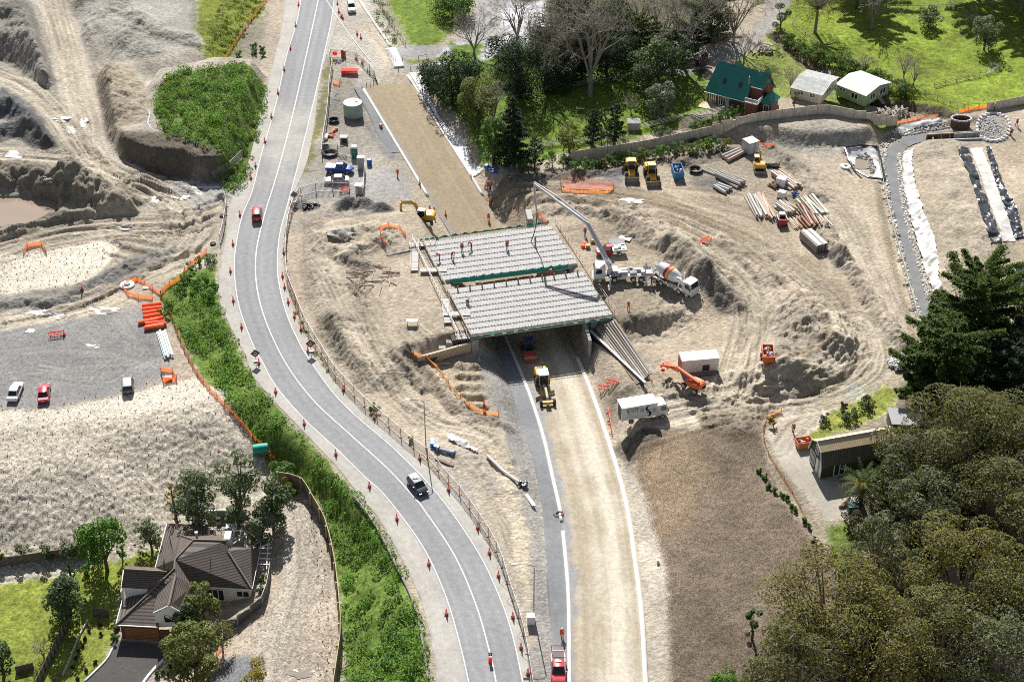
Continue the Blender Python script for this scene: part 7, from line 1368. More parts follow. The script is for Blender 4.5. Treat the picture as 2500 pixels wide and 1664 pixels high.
# ================================================================ site furniture
CONE = mat('cone_orange', (.85, .10, .03), .5, .06, transl=.5); NET = mat('orange_net', (.80, .16, .05), .8, .25, 3, alpha=.5, transl=.5); NET2 = mat('faded_net', (.66, .26, .14), .8, .25, 3, alpha=.42, transl=.5)
q = MB(); q.box((0, 0, 0), (.46, .46, .06)); nb_ = len(q.f); q.lathe([(.19, .06), (.03, .95), (.02, .97)], 10); cm = q.obj('traffic_cone', BLK).data; cm.materials.append(CONE); cm.materials.append(mat('cone_white', (.8, .8, .78), .5))
bpy.data.objects.remove(bpy.data.objects['traffic_cone'])
q2 = MB(); q2.box((0, 0, 0), (.46, .46, .06)); q2.lathe([(.19, .06), (.135, .33)], 10); q2.lathe([(.136, .33), (.095, .55)], 10); q2.lathe([(.095, .55), (.03, .95)], 10)
me = bpy.data.meshes.new('traffic_cone'); me.from_pydata(q2.v, [], q2.f); [me.materials.append(m) for m in (BLK, CONE, mat('cone_white', ()))]
for i, p in enumerate(me.polygons): p.material_index = 0 if i < 6 else (2 if 18 <= i < 30 else 1)
def cones(pts, label, group, sc=1.22, dz=.05):
    for x, y in pts:
        o = bpy.data.objects.new('traffic_cone', me); COL.objects.link(o); o.location = G(x, y, dz); o.scale = (sc,)*3; tag(o, label, 'cone', group)
cones([(729,14),(722,65),(709,120),(694,172),(679,229),(663,287),(647,348),(624,407),(613,437),(586,527),(569,598),(563,664),(570,736),(590,800),(673,958),(743,1036),(820,1110),(902,1188),(969,1268),(1047,1378),(1090,1500)], 'orange traffic cone on the left shoulder of the curved road', 'cones along the left shoulder')
cones([(710,502),(698,573),(693,618),(690,676),(695,703),(704,739),(719,775),(735,806),(838,953),(914,1022),(1025,1121),(1095,1197),(1166,1290),(1195,1351),(1217,1407),(1252,1507),(1272,1582),(1289,1645)], 'orange traffic cone on the right shoulder beside the wire fence panels', 'cones along the right shoulder')
cones([(824,11),(827,31),(833,42),(837,46),(872,85),(881,94),(869,145),(884,156)], 'orange traffic cone at the merge near the parked white utility', 'cones at the road merge')
for x, y, lb in ((1088,526,'orange cone alone at the bridge end of the brown road base'),(157,818,'orange cone beside the red barrier on the gravel yard'),(1182,990,'orange cone below the stepped earth cut'),(1372,1260,'orange cone beside the gap in the white kerb'),(1025,450,'red cone at the end of the white kerb'),(1150,436,'red cone at the foot of the white geotextile'),(632,888,'orange cone in front of the left speed sign'),(752,858,'orange cone in front of the right speed sign'),(200,705,'orange marker cone at the edge of the white stone field'),(1198,494,'orange cone beside the dirt heap near the bridge')): cones([(x, y)], lb, None)
gm = MB().lathe([(.16, 0), (.06, .1), (.06, .9), (.03, 1.0)], 8).obj('delineator_post', mat('delineator_green', (.02, .16, .11), .6)); gp = [(895,212),(904,210),(912,207),(920,206),(911,185),(916,192),(918,197),(921,204),(897,175),(902,182),(945,122),(950,130),(955,137),(960,145),(965,148),(973,172),(982,147),(1003,172)]
for i, (x, y) in enumerate(gp):
    o = gm if i == 0 else gm.copy()
    if i: COL.objects.link(o)
    o.location = G(x, y, .05); tag(o, 'dark green delineator post at the start of the brown road base', 'post', 'green delineator posts')
def net(label, px, h=1.0, m=NET, step=2.4, name='net_fence', pm=RUST, dz=0.):
    W = along(gpts(px, dz), step); 
    if (gpts(px)[-1]-W[-1]).length > .5: W.append(gpts(px)[-1])
    o = root(name, label, 'net fence', W[0]); b = [p-W[0] for p in W]; q = MB(); V = []; n = len(b)
    for i, (a, c) in enumerate(zip(b, b[1:])):
        for t in (0, .33, .66): p = a.lerp(c, t); sg = .22*math.sin(math.pi*t)+random.uniform(0, .12); lean = random.uniform(-.12, .12); V += [p+V3(lean, 0, .02), p+V3(lean*.4, .08, h*.5-sg*.5), p+V3(0, 0, h-sg)]
    p = b[-1]; V += [p, p+V3(0, .05, h*.5), p+V3(0, 0, h)]; k = len(V)//3
    q.add(V, [f for i in range(k-1) for f in ((3*i, 3*i+3, 3*i+4, 3*i+1), (3*i+1, 3*i+4, 3*i+5, 3*i+2))]); q.obj('netting', m, o)
    for p in b[::1 if n < 60 else 2]: q = MB(); q.tube(p, p+V3(random.uniform(-.06, .06), random.uniform(-.06, .06), h*1.15), .035, n=4); q.obj('stake', pm, o)
    return o
net('long orange net fence along the left edge of the planted strip', [(395,724),(420,775),(435,820),(452,858),(480,912),(512,952),(546,988),(580,1024),(612,1062),(642,1094),(674,1126)])
net('orange net fence round the upper end of the planted strip', [(505,616),(480,638),(455,658),(440,684),(402,705),(393,722)]); net('orange net loop round the white manhole lid', [(393,722),(360,700),(330,683),(312,692),(298,704),(306,716),(330,728),(378,730)]); net('sagging orange net on the weeds at the top left', [(652,0),(630,30),(606,62),(572,112),(548,148),(532,168)], m=NET2); net('short orange net at the left corner of the hedge patch', [(416,196),(403,222)], m=NET2); net('scrap of orange net at the left edge of the hedge patch', [(390,243),(395,262)], m=NET2)
net('orange net box round the white crate at the yard corner', [(393,906),(418,902),(432,928),(400,938),(393,906)]); net('low orange net pen at the top of the white stone field', [(58,620),(60,604),(104,598),(114,622)]); net('orange net loop round the sand left of the bridge', [(990,578),(975,560),(945,553),(928,558),(928,575),(940,595),(943,618)]); net('sagging orange net along the rim of the stepped cut', [(1010,866),(1030,870),(1068,900),(1100,945),(1135,988),(1172,1008),(1222,1016)], m=NET2, h=.9); net('orange net along the right hand retaining shutters', [(1508,788),(1530,832),(1562,884),(1592,938)], m=NET2, h=.9); net('orange net on the fence line right of the curve', [(703,678),(716,718),(730,755)]); net('fine orange string fence edging the bark mulch', [(1907,1005),(1875,1012),(1862,1052),(1867,1095),(1897,1145),(1945,1222),(1978,1296)], h=.7, m=NET2, step=3); net('bright orange net along the creek works', [(2190,302),(2240,292),(2290,284)], h=.7); net('bright orange net below the short timber fence', [(2340,276),(2375,268),(2408,264)], h=1.0); net('orange net heap beside the small grey container', [(1828,342),(1850,352),(1890,356)], h=.6); net('orange net round the tarp left of the loaders', [(1368,448),(1372,470),(1440,472),(1500,472),(1496,450)], h=.8, m=NET2); net('orange net behind the concrete wall at the far right corner of the deck', [(1310,520),(1322,535),(1338,552)], h=1.0); net('orange net at the compound corner below the barrier stack', [(814,205),(828,212),(833,200)], h=1.0, m=NET2); net('orange net beside the courtyard fence at the bottom', [(470,1662),(510,1625),(545,1580)], h=.8)
# barriers
BAR = mat('barrier_orange', (.85, .13, .04), .5, .08, transl=.4)
def barrier(label, a, b, h=1.0, m=BAR, lie=False):
    W = gpts([a, b]); d = W[1]-W[0]; L = d.length; o = root('plastic_barrier', label, 'barrier', (W[0]+W[1])/2, math.atan2(d.y, d.x)); 
    if lie: o.rotation_euler.x = -1.3; o.location.z += .15
    q = MB(); q.box((0, 0, h*.78), (L, .06, h*.22)); q.box((0, 0, .12), (L, .06, .12)); n = int(L/.22)
    for k in range(n+1): q.box((-L/2+L*k/n, 0, .15), (.07, .05, h*.7))
    q.obj('panel', m, o); [MB().box((x, 0, 0), (.12, .7, .10)).obj('foot', BLK, o) for x in (-L*.4, L*.4)]; return o
barrier('bright red plastic barrier standing on the gravel yard', (120,822), (152,818)); barrier('red and white striped barrier below the silver sedan', (828,470), (852,466)); barrier('orange barrier at the right edge of the cutting, upper one', (1484,944), (1508,934)); barrier('orange barrier lying flat on the haul track', (1712,594), (1738,590), lie=True); barrier('orange barrier behind the box truck, upper one', (1484,1005), (1488,1030)); barrier('orange barrier behind the box truck, lower one', (1488,1032), (1494,1062)); barrier('orange barrier at the right edge of the cutting, lower one', (1464,957), (1484,946))
bs = root('barrier_stack', 'stack of orange plastic barriers in the roadside compound', 'barrier stack', G(854, 180)); 
for k in range(5): q = MB(); [q.box((-1.7+.22*j, .3*k-.7, .1), (.07, .06, .85)) for j in range(16)]; q.box((0, .3*k-.7, .9), (3.6, .08, .18)); q.obj('panel', BAR, bs)
for i, (x, y) in enumerate([(372,757),(373,766),(375,775),(376,784),(379,793),(377,803),(362,788),(383,799),(371,749)]): q = MB(); L = 1.6; q.tube((-L, 0, .35), (L, .1, .38), .38, .33, n=9); o = q.obj('net_roll', mat('roll_orange', (.85, .12, .03), .7, .15, 4)); o.location = G(x, y, -.05+.05*(i % 3)); o.rotation_euler.z = .18+.05*(i % 4); tag(o, 'rolled bright orange netting in the pile beside the planted strip', 'net roll', 'pile of orange net rolls')
# temporary fence panels
def panel_proto(h=1.9):
    o = root('fence_panel', 'galvanised wire fence panel', 'fence panel', (0, 0, 0)); q = MB(); L = 1.0
    for a, b in (((0, 0, .1), (L, 0, .1)), ((0, 0, h), (L, 0, h)), ((0, 0, 0), (0, 0, h)), ((L, 0, 0), (L, 0, h))): q.tube(a, b, .028, n=4)
    q.obj('frame', STEEL, o); A = [(x*L/14, 0, .1) for x in range(1, 14)]+[(0, 0, z) for z in np.linspace(.3, h, 6)[:-1]]; B = [(x*L/14, 0, h) for x in range(1, 14)]+[(L, 0, z) for z in np.linspace(.3, h, 6)[:-1]]
    V, F = segs(A, B, .008, .011, 3); link('wire_infill', npmesh('wire_infill', V, F), STEEL, o); MB().box((0, 0, 0), (.16, .6, .12)).obj('foot', mat('foot_orange', (.50, .20, .06), .7), o); q = MB(); q.tube((.02, 0, 1.3), (.02, -.9, 0), .022, n=4); q.obj('brace', STEEL, o); return o
PP = panel_proto(); pk_ = list(PP.children); first = [True]
def panels(label, group, px, step=3.2):
    W = along(gpts(px), step)
    for a, b in zip(W, W[1:]):
        if first[0]: o = PP; first[0] = False
        else:
            o = PP.copy(); COL.objects.link(o)
            for c in pk_: d_ = c.copy(); d_.parent = o; COL.objects.link(d_)
        d = b-a; o.location = a; o.rotation_euler = (0, -math.atan2(d.z, math.hypot(d.x, d.y)), math.atan2(d.y, d.x)); tag(o, label, 'fence panel', group)
        for c in o.children:
            if c.name.startswith(('frame', 'wire')): c.scale = (d.length*.985, 1, 1)
panels('galvanised wire fence panel on blocks along the right side of the curve', 'temporary fence panels along the curved road', [(730,478),(716,505),(706,540),(700,580),(698,640),(702,690),(718,728),(737,778),(757,818),(777,848),(812,908),(852,953),(892,993),(952,1043),(1002,1088),(1048,1120),(1088,1170),(1128,1215),(1163,1265),(1203,1325),(1222,1365),(1242,1435),(1264,1500),(1282,1565),(1295,1645),(1305,1710)])
panels('wire fence panel enclosing the compound with the water tank', 'compound fence panels', [(805,140),(812,170),(806,205),(803,250),(798,300),(790,345),(786,388)]); panels('wire fence panel at the far corner of the compound', 'upper compound fence panels', [(808,140),(868,143),(884,158),(900,172),(915,192)]); panels('wire fence panel between the coils and the portable toilet', 'fence panels below the cable coils', [(786,372),(830,374),(856,382),(870,398)]); panels('wire fence panel across the site entrance left of the road', 'entrance fence panels on the left', [(592,388),(568,412),(536,436),(500,448)]); panels('wire fence panel beside the muddy entrance near the road edge', 'entrance fence panels by the shoulder', [(545,478),(554,500),(552,530),(545,570),(532,612)]); panels('wire fence panel behind the gravel parking of the silver sedan', 'fence panels below the silver sedan', [(735,478),(760,468),(800,466),(850,468),(888,480),(890,440),(892,405)])
# people -------------------------------------------------------------
def skinned(name, verts, edges, rad, m, parent, sub=1):
    me_ = bpy.data.meshes.new(name); me_.from_pydata(verts, edges, []); t = bpy.data.objects.new('t', me_); COL.objects.link(t); s_ = t.modifiers.new('s', 'SKIN'); u_ = t.modifiers.new('u', 'SUBSURF'); u_.levels = u_.render_levels = sub
    for i, v in enumerate(me_.skin_vertices[0].data): v.radius = (rad[i], rad[i]) if not isinstance(rad[i], tuple) else rad[i]; v.use_root = i == 0
    dg = bpy.context.evaluated_depsgraph_get(); m2 = bpy.data.meshes.new_from_object(t.evaluated_get(dg)); bpy.data.objects.remove(t); m2.name = name; m2.materials.clear(); m2.polygons.foreach_set('use_smooth', np.ones(len(m2.polygons), bool)); return link(name, m2, m, parent)
SKIN = mat('skin', (.42, .24, .16), .6); HV = mat('hivis_orange', (.9, .17, .03), .6, .08, transl=.4); NAVY = mat('navy_cloth', (.025, .04, .09), .8); HAT = mat('hat_white', (.8, .8, .8), .4); DENIM = mat('blue_denim', (.05, .10, .22), .8)
def body_pts(pose):
    """joint positions of a 1.76 m worker facing +X"""
    lean = {'stand': .0, 'bend': .75, 'walk': .08, 'crouch': .5}[pose]; hip = V3(0, 0, .93 if pose != 'crouch' else .5); up_ = V3(math.sin(lean), 0, math.cos(lean)); fw = V3(math.cos(lean), 0, -math.sin(lean)); S = hip+up_*.48; d = {'hip': hip, 'waist': hip+up_*.2, 'chest': hip+up_*.4, 'neck': S+up_*.08, 'head': S+up_*.20+fw*.03, 'crown': S+up_*.31+fw*.03, 'nose': S+up_*.21+fw*.13}
    for s_, n in ((1, 'l'), (-1, 'r')):
        y = V3(0, s_, 0); sw = .25*s_ if pose == 'walk' else (.06*s_); d[n+'sh'] = S+y*.19; 
        if pose == 'bend': d[n+'el'] = S+y*.24+V3(.12, 0, -.28); d[n+'wr'] = S+y*.12+V3(.28, 0, -.48)
        elif pose == 'crouch': d[n+'el'] = S+y*.24+V3(.15, 0, -.22); d[n+'wr'] = S+y*.14+V3(.36, 0, -.30)
        else: d[n+'el'] = S+y*.25+V3(-sw*.5, 0, -.29); d[n+'wr'] = S+y*.22+V3(.16-sw*.3, 0, -.50)
        d[n+'ha'] = d[n+'wr']+(d[n+'wr']-d[n+'el']).normalized()*.09; d[n+'hp'] = hip+y*.1+V3(0, 0, -.04)
        if pose == 'crouch': d[n+'kn'] = hip+y*.14+V3(.38, 0, -.02); d[n+'an'] = V3(.08+.1*s_, s_*.13, .08)
        else: d[n+'kn'] = V3(sw*.6+.03, s_*.11, .5); d[n+'an'] = V3(sw*1.1-.02, s_*.11, .08)
        d[n+'to'] = d[n+'an']+V3(.19, s_*.02, -.04)
    return d
def person_meshes(pose, top, bot):
    d = body_pts(pose); o = root('person', 'worker', 'person', (0, 0, 0)); V = []; E = []; R = []; ix = {}
    def add(k, p, r, par=None):
        ix[k] = len(V); V.append(tuple(p)); R.append(r)
        if par is not None: E.append((ix[par], ix[k]))
    add('hip', d['hip'], .12); add('waist', d['waist'], .115, 'hip'); add('chest', d['chest'], .14, 'waist'); add('neck', d['neck'], .055, 'chest'); add('head', d['head'], .095, 'neck'); add('crown', d['crown'], .07, 'head'); add('nose', d['nose'], .022, 'head')
    for n in 'lr':
        add(n+'sh', d[n+'sh'], .058, 'chest'); add(n+'el', d[n+'el'], .044, n+'sh'); add(n+'wr', d[n+'wr'], .03, n+'el'); add(n+'ha', d[n+'ha'], .038, n+'wr'); f = (d[n+'ha']-d[n+'wr']).normalized(); sd_ = f.cross(V3(0, 0, 1)).normalized() if abs(f.z) < .9 else V3(1, 0, 0)
        for k, (off, ln) in enumerate(((-.03, .075), (-.01, .09), (.01, .085), (.03, .065))): add(n+'f%d' % k, d[n+'ha']+sd_*off+f*ln*.6, .009, n+'ha'); add(n+'g%d' % k, d[n+'ha']+sd_*off*1.1+f*ln+V3(.01, 0, -.012), .007, n+'f%d' % k)
        add(n+'th', d[n+'wr']+sd_*.045+f*.06, .010, n+'wr'); add(n+'hp', d[n+'hp'], .085, 'hip'); add(n+'kn', d[n+'kn'], .058, n+'hp'); add(n+'an', d[n+'an'], .04, n+'kn'); add(n+'to', d[n+'to'], .04, n+'an')
    skinned('body', V, E, R, SKIN, o)
    J = ['hip', 'waist', 'chest', 'lsh', 'lel', 'rsh', 'rel']; JV = [d[k] for k in J]; JV += [d['lel'].lerp(d['lwr'], .85), d['rel'].lerp(d['rwr'], .85)]; skinned('jacket', [tuple(p) for p in JV], [(0, 1), (1, 2), (2, 3), (3, 4), (2, 5), (5, 6), (4, 7), (6, 8)], [.15, .145, .165, .075, .06, .075, .06, .048, .048], top, o)
    J = ['hip', 'lhp', 'lkn', 'lan', 'rhp', 'rkn', 'ran']; skinned('trousers', [tuple(d[k]) for k in J], [(0, 1), (1, 2), (2, 3), (0, 4), (4, 5), (5, 6)], [.135, .1, .075, .062, .1, .075, .062], bot, o)
    c = d['crown']; ax = (d['crown']-d['neck']).normalized(); q = MB(); prof = [(.155, -.05), (.145, -.03), (.125, .03), (.08, .085), (.01, .10)]; q.lathe(prof, 12); rot = ax.to_track_quat('Z', 'Y'); q.v = [tuple(c-ax*.03+rot @ Vector(p)) for p in q.v]; q.obj('hard_hat', HAT, o, smooth=True)
    for n in 'lr': MB().tube(d[n+'an']-V3(.05, 0, .02), d[n+'to'], .055, .05, n=6).obj('boot', BLK, o)
    return o
PR = {}
def person(label, px, py, yaw, pose='stand', top=HV, bot=NAVY, z=None):
    k = (pose, top.name, bot.name)
    if k not in PR: o = person_meshes(pose, top, bot); PR[k] = list(o.children)
    else:
        o = root('person', label, 'person', (0, 0, 0))
        for c in PR[k]: d_ = c.copy(); d_.parent = o; COL.objects.link(d_)
    o.location = P(px, py, z) if z is not None else G(px, py, .03); o.rotation_euler.z = math.radians(yaw); o.scale = (1.08,)*3; tag(o, label, 'person')
DZ = ZD+.02
person('person in full orange suit walking below the white kerb', 971, 432, -100, 'walk', HV, HV); person('person in orange on the left of the pair by the pipes', 1192, 462, -80, 'stand', HV, HV); person('person with dark trousers on the right of the pair by the pipes', 1198, 463, 190, 'stand'); person('person in orange leaning at the end of the right kerb', 1196, 502, 60, 'bend', HV, HV); person('person in orange on the brown road base near the bridge', 1193, 540, -90, 'stand', HV, HV); person('person beside the tracked excavator, right of the other', 1060, 524, 180, 'stand'); person('person half hidden behind the tracked excavator', 1050, 521, 200, 'stand', HV, HV)
person('person bending on the far deck, leftmost', 1073, 634, 200, 'bend', z=DZ); person('person bending on the far deck, second from the left', 1104, 629, -60, 'bend', z=DZ); person('person standing on the far deck with legs apart', 1128, 613, -80, 'stand', z=DZ); person('person holding a tool on the far deck beside the standing one', 1151, 607, 180, 'bend', z=DZ); person('person alone in the middle of the far deck', 1238, 607, -90, 'stand', z=DZ); person('person in blue trousers steering the pump hose', 1307, 598, 190, 'stand', HV, DENIM, z=DZ); person('person in blue trousers standing behind the pump boom', 1428, 575, -90, 'stand', HV, DENIM); person('person between the pump truck and the mixer truck', 1590, 690, 20, 'stand'); person('person crouching at the left end of the near deck', 1139, 740, 0, 'crouch', HAT, NAVY, z=DZ); person('person in orange behind the concrete wall right of the near deck', 1534, 758, 90, 'bend', HV, HV); person('person in orange down in the gap between the decks', 1341, 672, -60, 'bend', HV, HV, z=.9); person('person in orange walking on the track by the barn', 1936, 1055, -110, 'walk'); person('person in orange beside the red pickup on the asphalt path', 1372, 1556, -90, 'walk', HV, HV); person('person beside the short timber fence at the creek works', 2426, 272, -30, 'stand', HV, DENIM); person('person striding on the right edge beside the stone pool', 2481, 308, -70, 'walk'); person('person at the lower edge of the stone pool', 2468, 332, -120, 'stand', HV, DENIM)
# lamp posts, signs
def lamp(label, px, py, topy, ax):
    g = G(px, py); h = hgt(g, topy); o = root('street_lamp', label, 'street lamp', g); q = MB(); q.tube((0, 0, 0), (0, 0, h*.95), .10, .07); q.obj('pole', STEEL, o); q = MB(); q.path([(0, 0, h*.95), (ax*.15, 0, h*.985), (ax*.5, 0, h), (ax, 0, h*1.0)], .05); q.obj('arm', STEEL, o); MB().box((ax*1.12, 0, h*.995), (.8, .3, .16), taper=(.8, .7)).obj('lamp_head', mat('lamp_grey', (.72, .72, .70), .5), o)
lamp('tall grey street lamp beside the curved road and the sandy track', 1040, 1093, 976, -2.1); lamp('tall grey street lamp beside the white cabinet', 1303, 1502, 1377, -2.3)
def sign(label, px, py, yaw, back=False, txt='50', h=1.5, s_=.62):
    o = root('road_sign', label, 'sign', G(px, py, .05), yaw); q = MB(); q.tube((-.5, 0, 0), (0, .1, h*.6), .035, n=4); q.tube((.5, 0, 0), (0, .1, h*.6), .035, n=4); q.tube((0, .9, 0), (0, .1, h*.7), .035, n=4); q.tube((0, .1, h*.4), (0, .1, h+.2), .035, n=4); q.obj('stand', mat('stand_white', (.7, .7, .7)), o)
    R45 = lambda r, y: [(r*math.cos(t), y, h+.35+r*math.sin(t)) for t in (0, math.pi/2, math.pi, 1.5*math.pi)]
    q = MB(); q.loft([R45(s_*1.25, .06), R45(s_*1.25, .03)]); q.obj('board', mat('sign_back', (.20, .20, .21), .6) if back else mat('sign_black', (.03, .015, .015), .5), o)
    if not back:
        q = MB(); q.lathe([(s_*.70, 0.0), (s_*.70, .012)], 24, (0, 0, 0), 'Y'); d_ = q.obj('red_ring', mat('sign_red', (.45, .02, .03), .5), o); d_.location = (0, .015, h+.35); q = MB(); q.lathe([(s_*.54, 0), (s_*.54, .008)], 24, (0, 0, 0), 'Y'); d2 = q.obj('white_disc', TRIM, o); d2.location = (0, .004, h+.35); text(txt, .62, (0, -.004, h+.35), SIDE, INK, o, bold=.02)
    q = MB(); q.box((.0, .3, .05), (.7, .4, .18)); q.obj('sandbag', TRIM, o)
sign('diamond speed sign reading 50 on the left shoulder', 626, 886, .25); sign('diamond speed sign reading 50 on the right shoulder', 760, 862, .1); sign('grey back of a diamond road sign at the fence corner', 720, 497, .3, back=True)
o = root('keep_left_sign', 'small dark sign standing behind a red marker on the centre line', 'sign', G(1197, 1612, .06)); MB().box((0, 0, .9), (.45, .06, .6)).obj('board', mat('sign_black', ()), o); MB().box((0, -.12, 0), (.5, .4, .7), taper=(.6, .6)).obj('red_base', CONE, o); MB().box((0, -.04, 1.1), (.2, .06, .25)).obj('symbol', TRIM, o)
# compound things ------------------------------------------------------
def thing1(name, label, cat, px, py, build, m, yaw=0., dz=0., group=None, smooth=False, bevel=0., z=None):
    q = MB(); build(q); o = q.obj(name, m, smooth=smooth, bevel=bevel); o.location = P(px, py, z) if z is not None else G(px, py, dz); o.rotation_euler.z = yaw; return tag(o, label, cat, group)
TG = mat('tank_green', (.34, .42, .34), .6, .06, 1); tk = root('water_tank', 'pale green cylindrical water tank in the roadside compound', 'tank', G(863, 281)); MB().lathe([(1.92, 0), (1.95, .1), (1.95, 2.75), (1.88, 2.85)], 36).obj('shell', TG, tk, smooth=True); MB().lathe([(1.94, 2.8), (1.85, 2.92), (.8, 3.15), (.01, 3.2)], 36).obj('lid', mat('tank_lid', (.62, .66, .60), .5, .06, 1), tk, smooth=True); MB().lathe([(.3, 0), (.3, .16), (.02, .18)], 12, (.75, -.2, 3.05)).obj('hatch', BLK, tk)
tl = root('portable_toilet', 'dark green portable toilet with white roof in the compound', 'toilet', G(866, 383)); MB().box((0, 0, 0), (1.15, 1.15, 2.1)).obj('cabin', mat('toilet_green', (.02, .12, .09), .5), tl, bevel=.04); MB().box((0, 0, 2.1), (1.25, 1.25, .35), taper=(.75, .75)).obj('roof', TRIM, tl, bevel=.05); MB().box((0, -.6, .1), (.8, .04, 1.8)).obj('door', mat('toilet_door', (.03, .15, .12), .5), tl); MB().box((-.1, -.63, 1.3), (.3, .02, .12)).obj('label_plate', TRIM, tl)
for lb, x, y, h in (('grey steel cabinet beside the portable toilet', 882, 410, 2.4), ('grey steel cabinet at the end of the fence below the silver sedan', 877, 472, 1.9)): o = root('steel_cabinet', lb, 'cabinet', G(x, y)); MB().box((0, 0, 0), (1.3, 1.0, h)).obj('body', GC, o, bevel=.02); MB().box((0, -.52, .1), (1.1, .03, h-.3)).obj('door', mat('cabinet_door', (.40, .42, .44), .5), o); MB().box((0, 0, h), (1.4, 1.1, .06)).obj('lid', GC, o)
o = root('wooden_crate', 'tan open fronted wooden box on the compound gravel', 'crate', G(840, 347)); MB().box((0, 0, 0), (1.5, 1.2, 1.3)).obj('shell', mat('crate_tan', (.50, .45, .35), .7), o); MB().box((.1, -.61, .1), (1.1, .03, 1.0)).obj('front_shade_panel', BLK, o)  # black front panel stands in for the shaded inside of the box
thing1('plastic_drum', 'bright blue plastic drum beside the steel cabinet', 'drum', 902, 402, lambda q: q.lathe([(.45, 0), (.5, .1), (.5, 1.1), (.42, 1.2)], 14), mat('drum_blue', (.02, .12, .55), .5), smooth=True)
def coil(q, R=.9, r=.09, n=5):
    for k in range(n):
        a = random.uniform(0, 6); pts = [(R*(.8+.07*k)*math.cos(a+t), R*(.8+.07*k)*math.sin(a+t), .08+.11*k) for t in np.linspace(0, 6.28, 17)]; q.path(pts, r, 5)
for lb, x, y, R in (('coil of black hose inside the compound fence', 815, 297, 1.0), ('upper black cable coil by the fence', 795, 362, .7), ('large tangled black cable coil by the fence', 806, 378, 1.3), ('coil of black hose at the foot of the wing wall', 1052, 876, 1.0), ('large coil of black pipe beside the culvert pipes', 1698, 418, 1.15)): thing1('hose_coil', lb, 'coil', x, y, lambda q: coil(q, R), BLK)
for k, (x, y) in enumerate([(803,335),(808,328),(816,322),(822,318),(812,336)]): thing1('safety_bollard', 'faded orange bollard lying in a heap by the compound fence', 'bollard', x, y, lambda q: (q.tube((0, 0, .2), (1.3, -.4, .3), .22, .12, n=8), q.tube((-.1, 0, .2), (.05, -.02, .2), .32, n=8)), mat('faded_orange', (.70, .22, .12), .7), 1+.5*k, group='heap of faded bollards')
thing1('foam_block', 'white plastic drum lying by the compound fence', 'drum', 796, 338, lambda q: q.tube((0, -.8, .3), (.1, .9, .3), .35, n=10), TRIM)
thing1('blue_hose', 'curved blue hose on the ground above the water tank', 'hose', 822, 240, lambda q: q.path([(.4, 2.2, .1), (-.3, 1.6, .1), (-.6, .6, .1), (-.5, -.3, .1), (.2, -1.0, .1), (1.0, -1.2, .1)], .07), mat('hose_blue', (.25, .42, .60), .6))
thing1('corrugated_hose', 'pale curved drainage hose on the bank beside the hedge patch', 'hose', 360, 300, lambda q: q.path([(-1.2, 5.5, .2), (-.3, 4.0, .15), (.0, 1.6, .1), (.2, -.6, .1), (1.0, -2.2, .0), (2.6, -3.6, -.1)], .14), mat('hose_pale', (.55, .57, .60), .6))
thing1('bottle_rack', 'red and white gas bottle stand at the top of the compound', 'rack', 836, 140, lambda q: (q.lathe([(.3, 0), (.32, 1.6), (.2, 1.9)], 10), q.lathe([(.25, 0), (.27, 1.3), (.2, 1.5)], 10, (.5, .2, 0))), mat('bottle_red', (.55, .10, .08), .5)); thing1('notice_board', 'bright orange board at the top of the compound', 'board', 818, 142, lambda q: (q.box((0, 0, .7), (.95, .05, .8)), q.box((0, 0, 0), (.06, .06, .8))), CONE)
thing1('tripod_pile', 'tangle of pale pipes at the top of the compound', 'pipes', 824, 152, lambda q: [q.tube((random.uniform(-1, 1), random.uniform(-.6, .6), .1), (random.uniform(-1, 1), random.uniform(-.6, .6), random.uniform(.2, .8)), .07, n=5) for _ in range(14)], STEEL); thing1('scrap_heap', 'black scrap heap at the corner of the fence', 'heap', 762, 505, lambda q: [q.box((random.uniform(-1.6, 1.6), random.uniform(-.7, .7), 0), (random.uniform(.4, .9), .4, random.uniform(.2, .6)), random.uniform(0, 3), (.5, .5)) for _ in range(22)], BLK)
thing1('pallet_frame', 'dark steel rack lying beside the cable coils', 'rack', 837, 384, lambda q: ([q.tube((-.8+.3*k, -.9, .15), (-.8+.3*k, .9, .15), .05, n=4) for k in range(6)], [q.tube((-.8, y, .2), (.8, y, .2), .06, n=4) for y in (-.9, 0, .9)]), GRYM)
# sheets of geotextile and plastic -------------------------------------
def cloth(name, label, cat, px, m, zo=.12, wr=.10, f=.9, res=.24, seed=1):
    W = np.array([(p.x, p.y) for p in gpts(px)]); lo = W.min(0); hi = W.max(0); xs = np.arange(lo[0], hi[0]+res, res); yy = np.arange(lo[1], hi[1]+res, res); X, Y = np.meshgrid(xs, yy); k = sdp(W, X, Y) > -res*.5
    Z = np.vectorize(Hf)(X, Y)+zo+wr*(fbm(X, Y, f, 3, seed)+.6*(1-np.abs(fbm(X*1.0, Y*.5, f*1.6, 2, seed+5))*1.4)); i = np.arange(X.size).reshape(X.shape); Q_ = np.stack([i[:-1, :-1], i[:-1, 1:], i[1:, 1:], i[1:, :-1]], -1).reshape(-1, 4); Q_ = Q_[k.ravel()[Q_].all(1)]; u, inv = np.unique(Q_, return_inverse=True); V = np.column_stack([X.ravel(), Y.ravel(), Z.ravel()])[u]
    o = link(name, npmesh(name, V, inv.reshape(-1, 4), True), m); return tag(o, label, cat)
GEO = mat('geotextile_white', (.66, .66, .65), .8, .08, .8, dirt=.14); POLY = mat('black_polythene', (.05, .055, .065), .22, .2, 1.5, bump=.06, bscale=1.6)
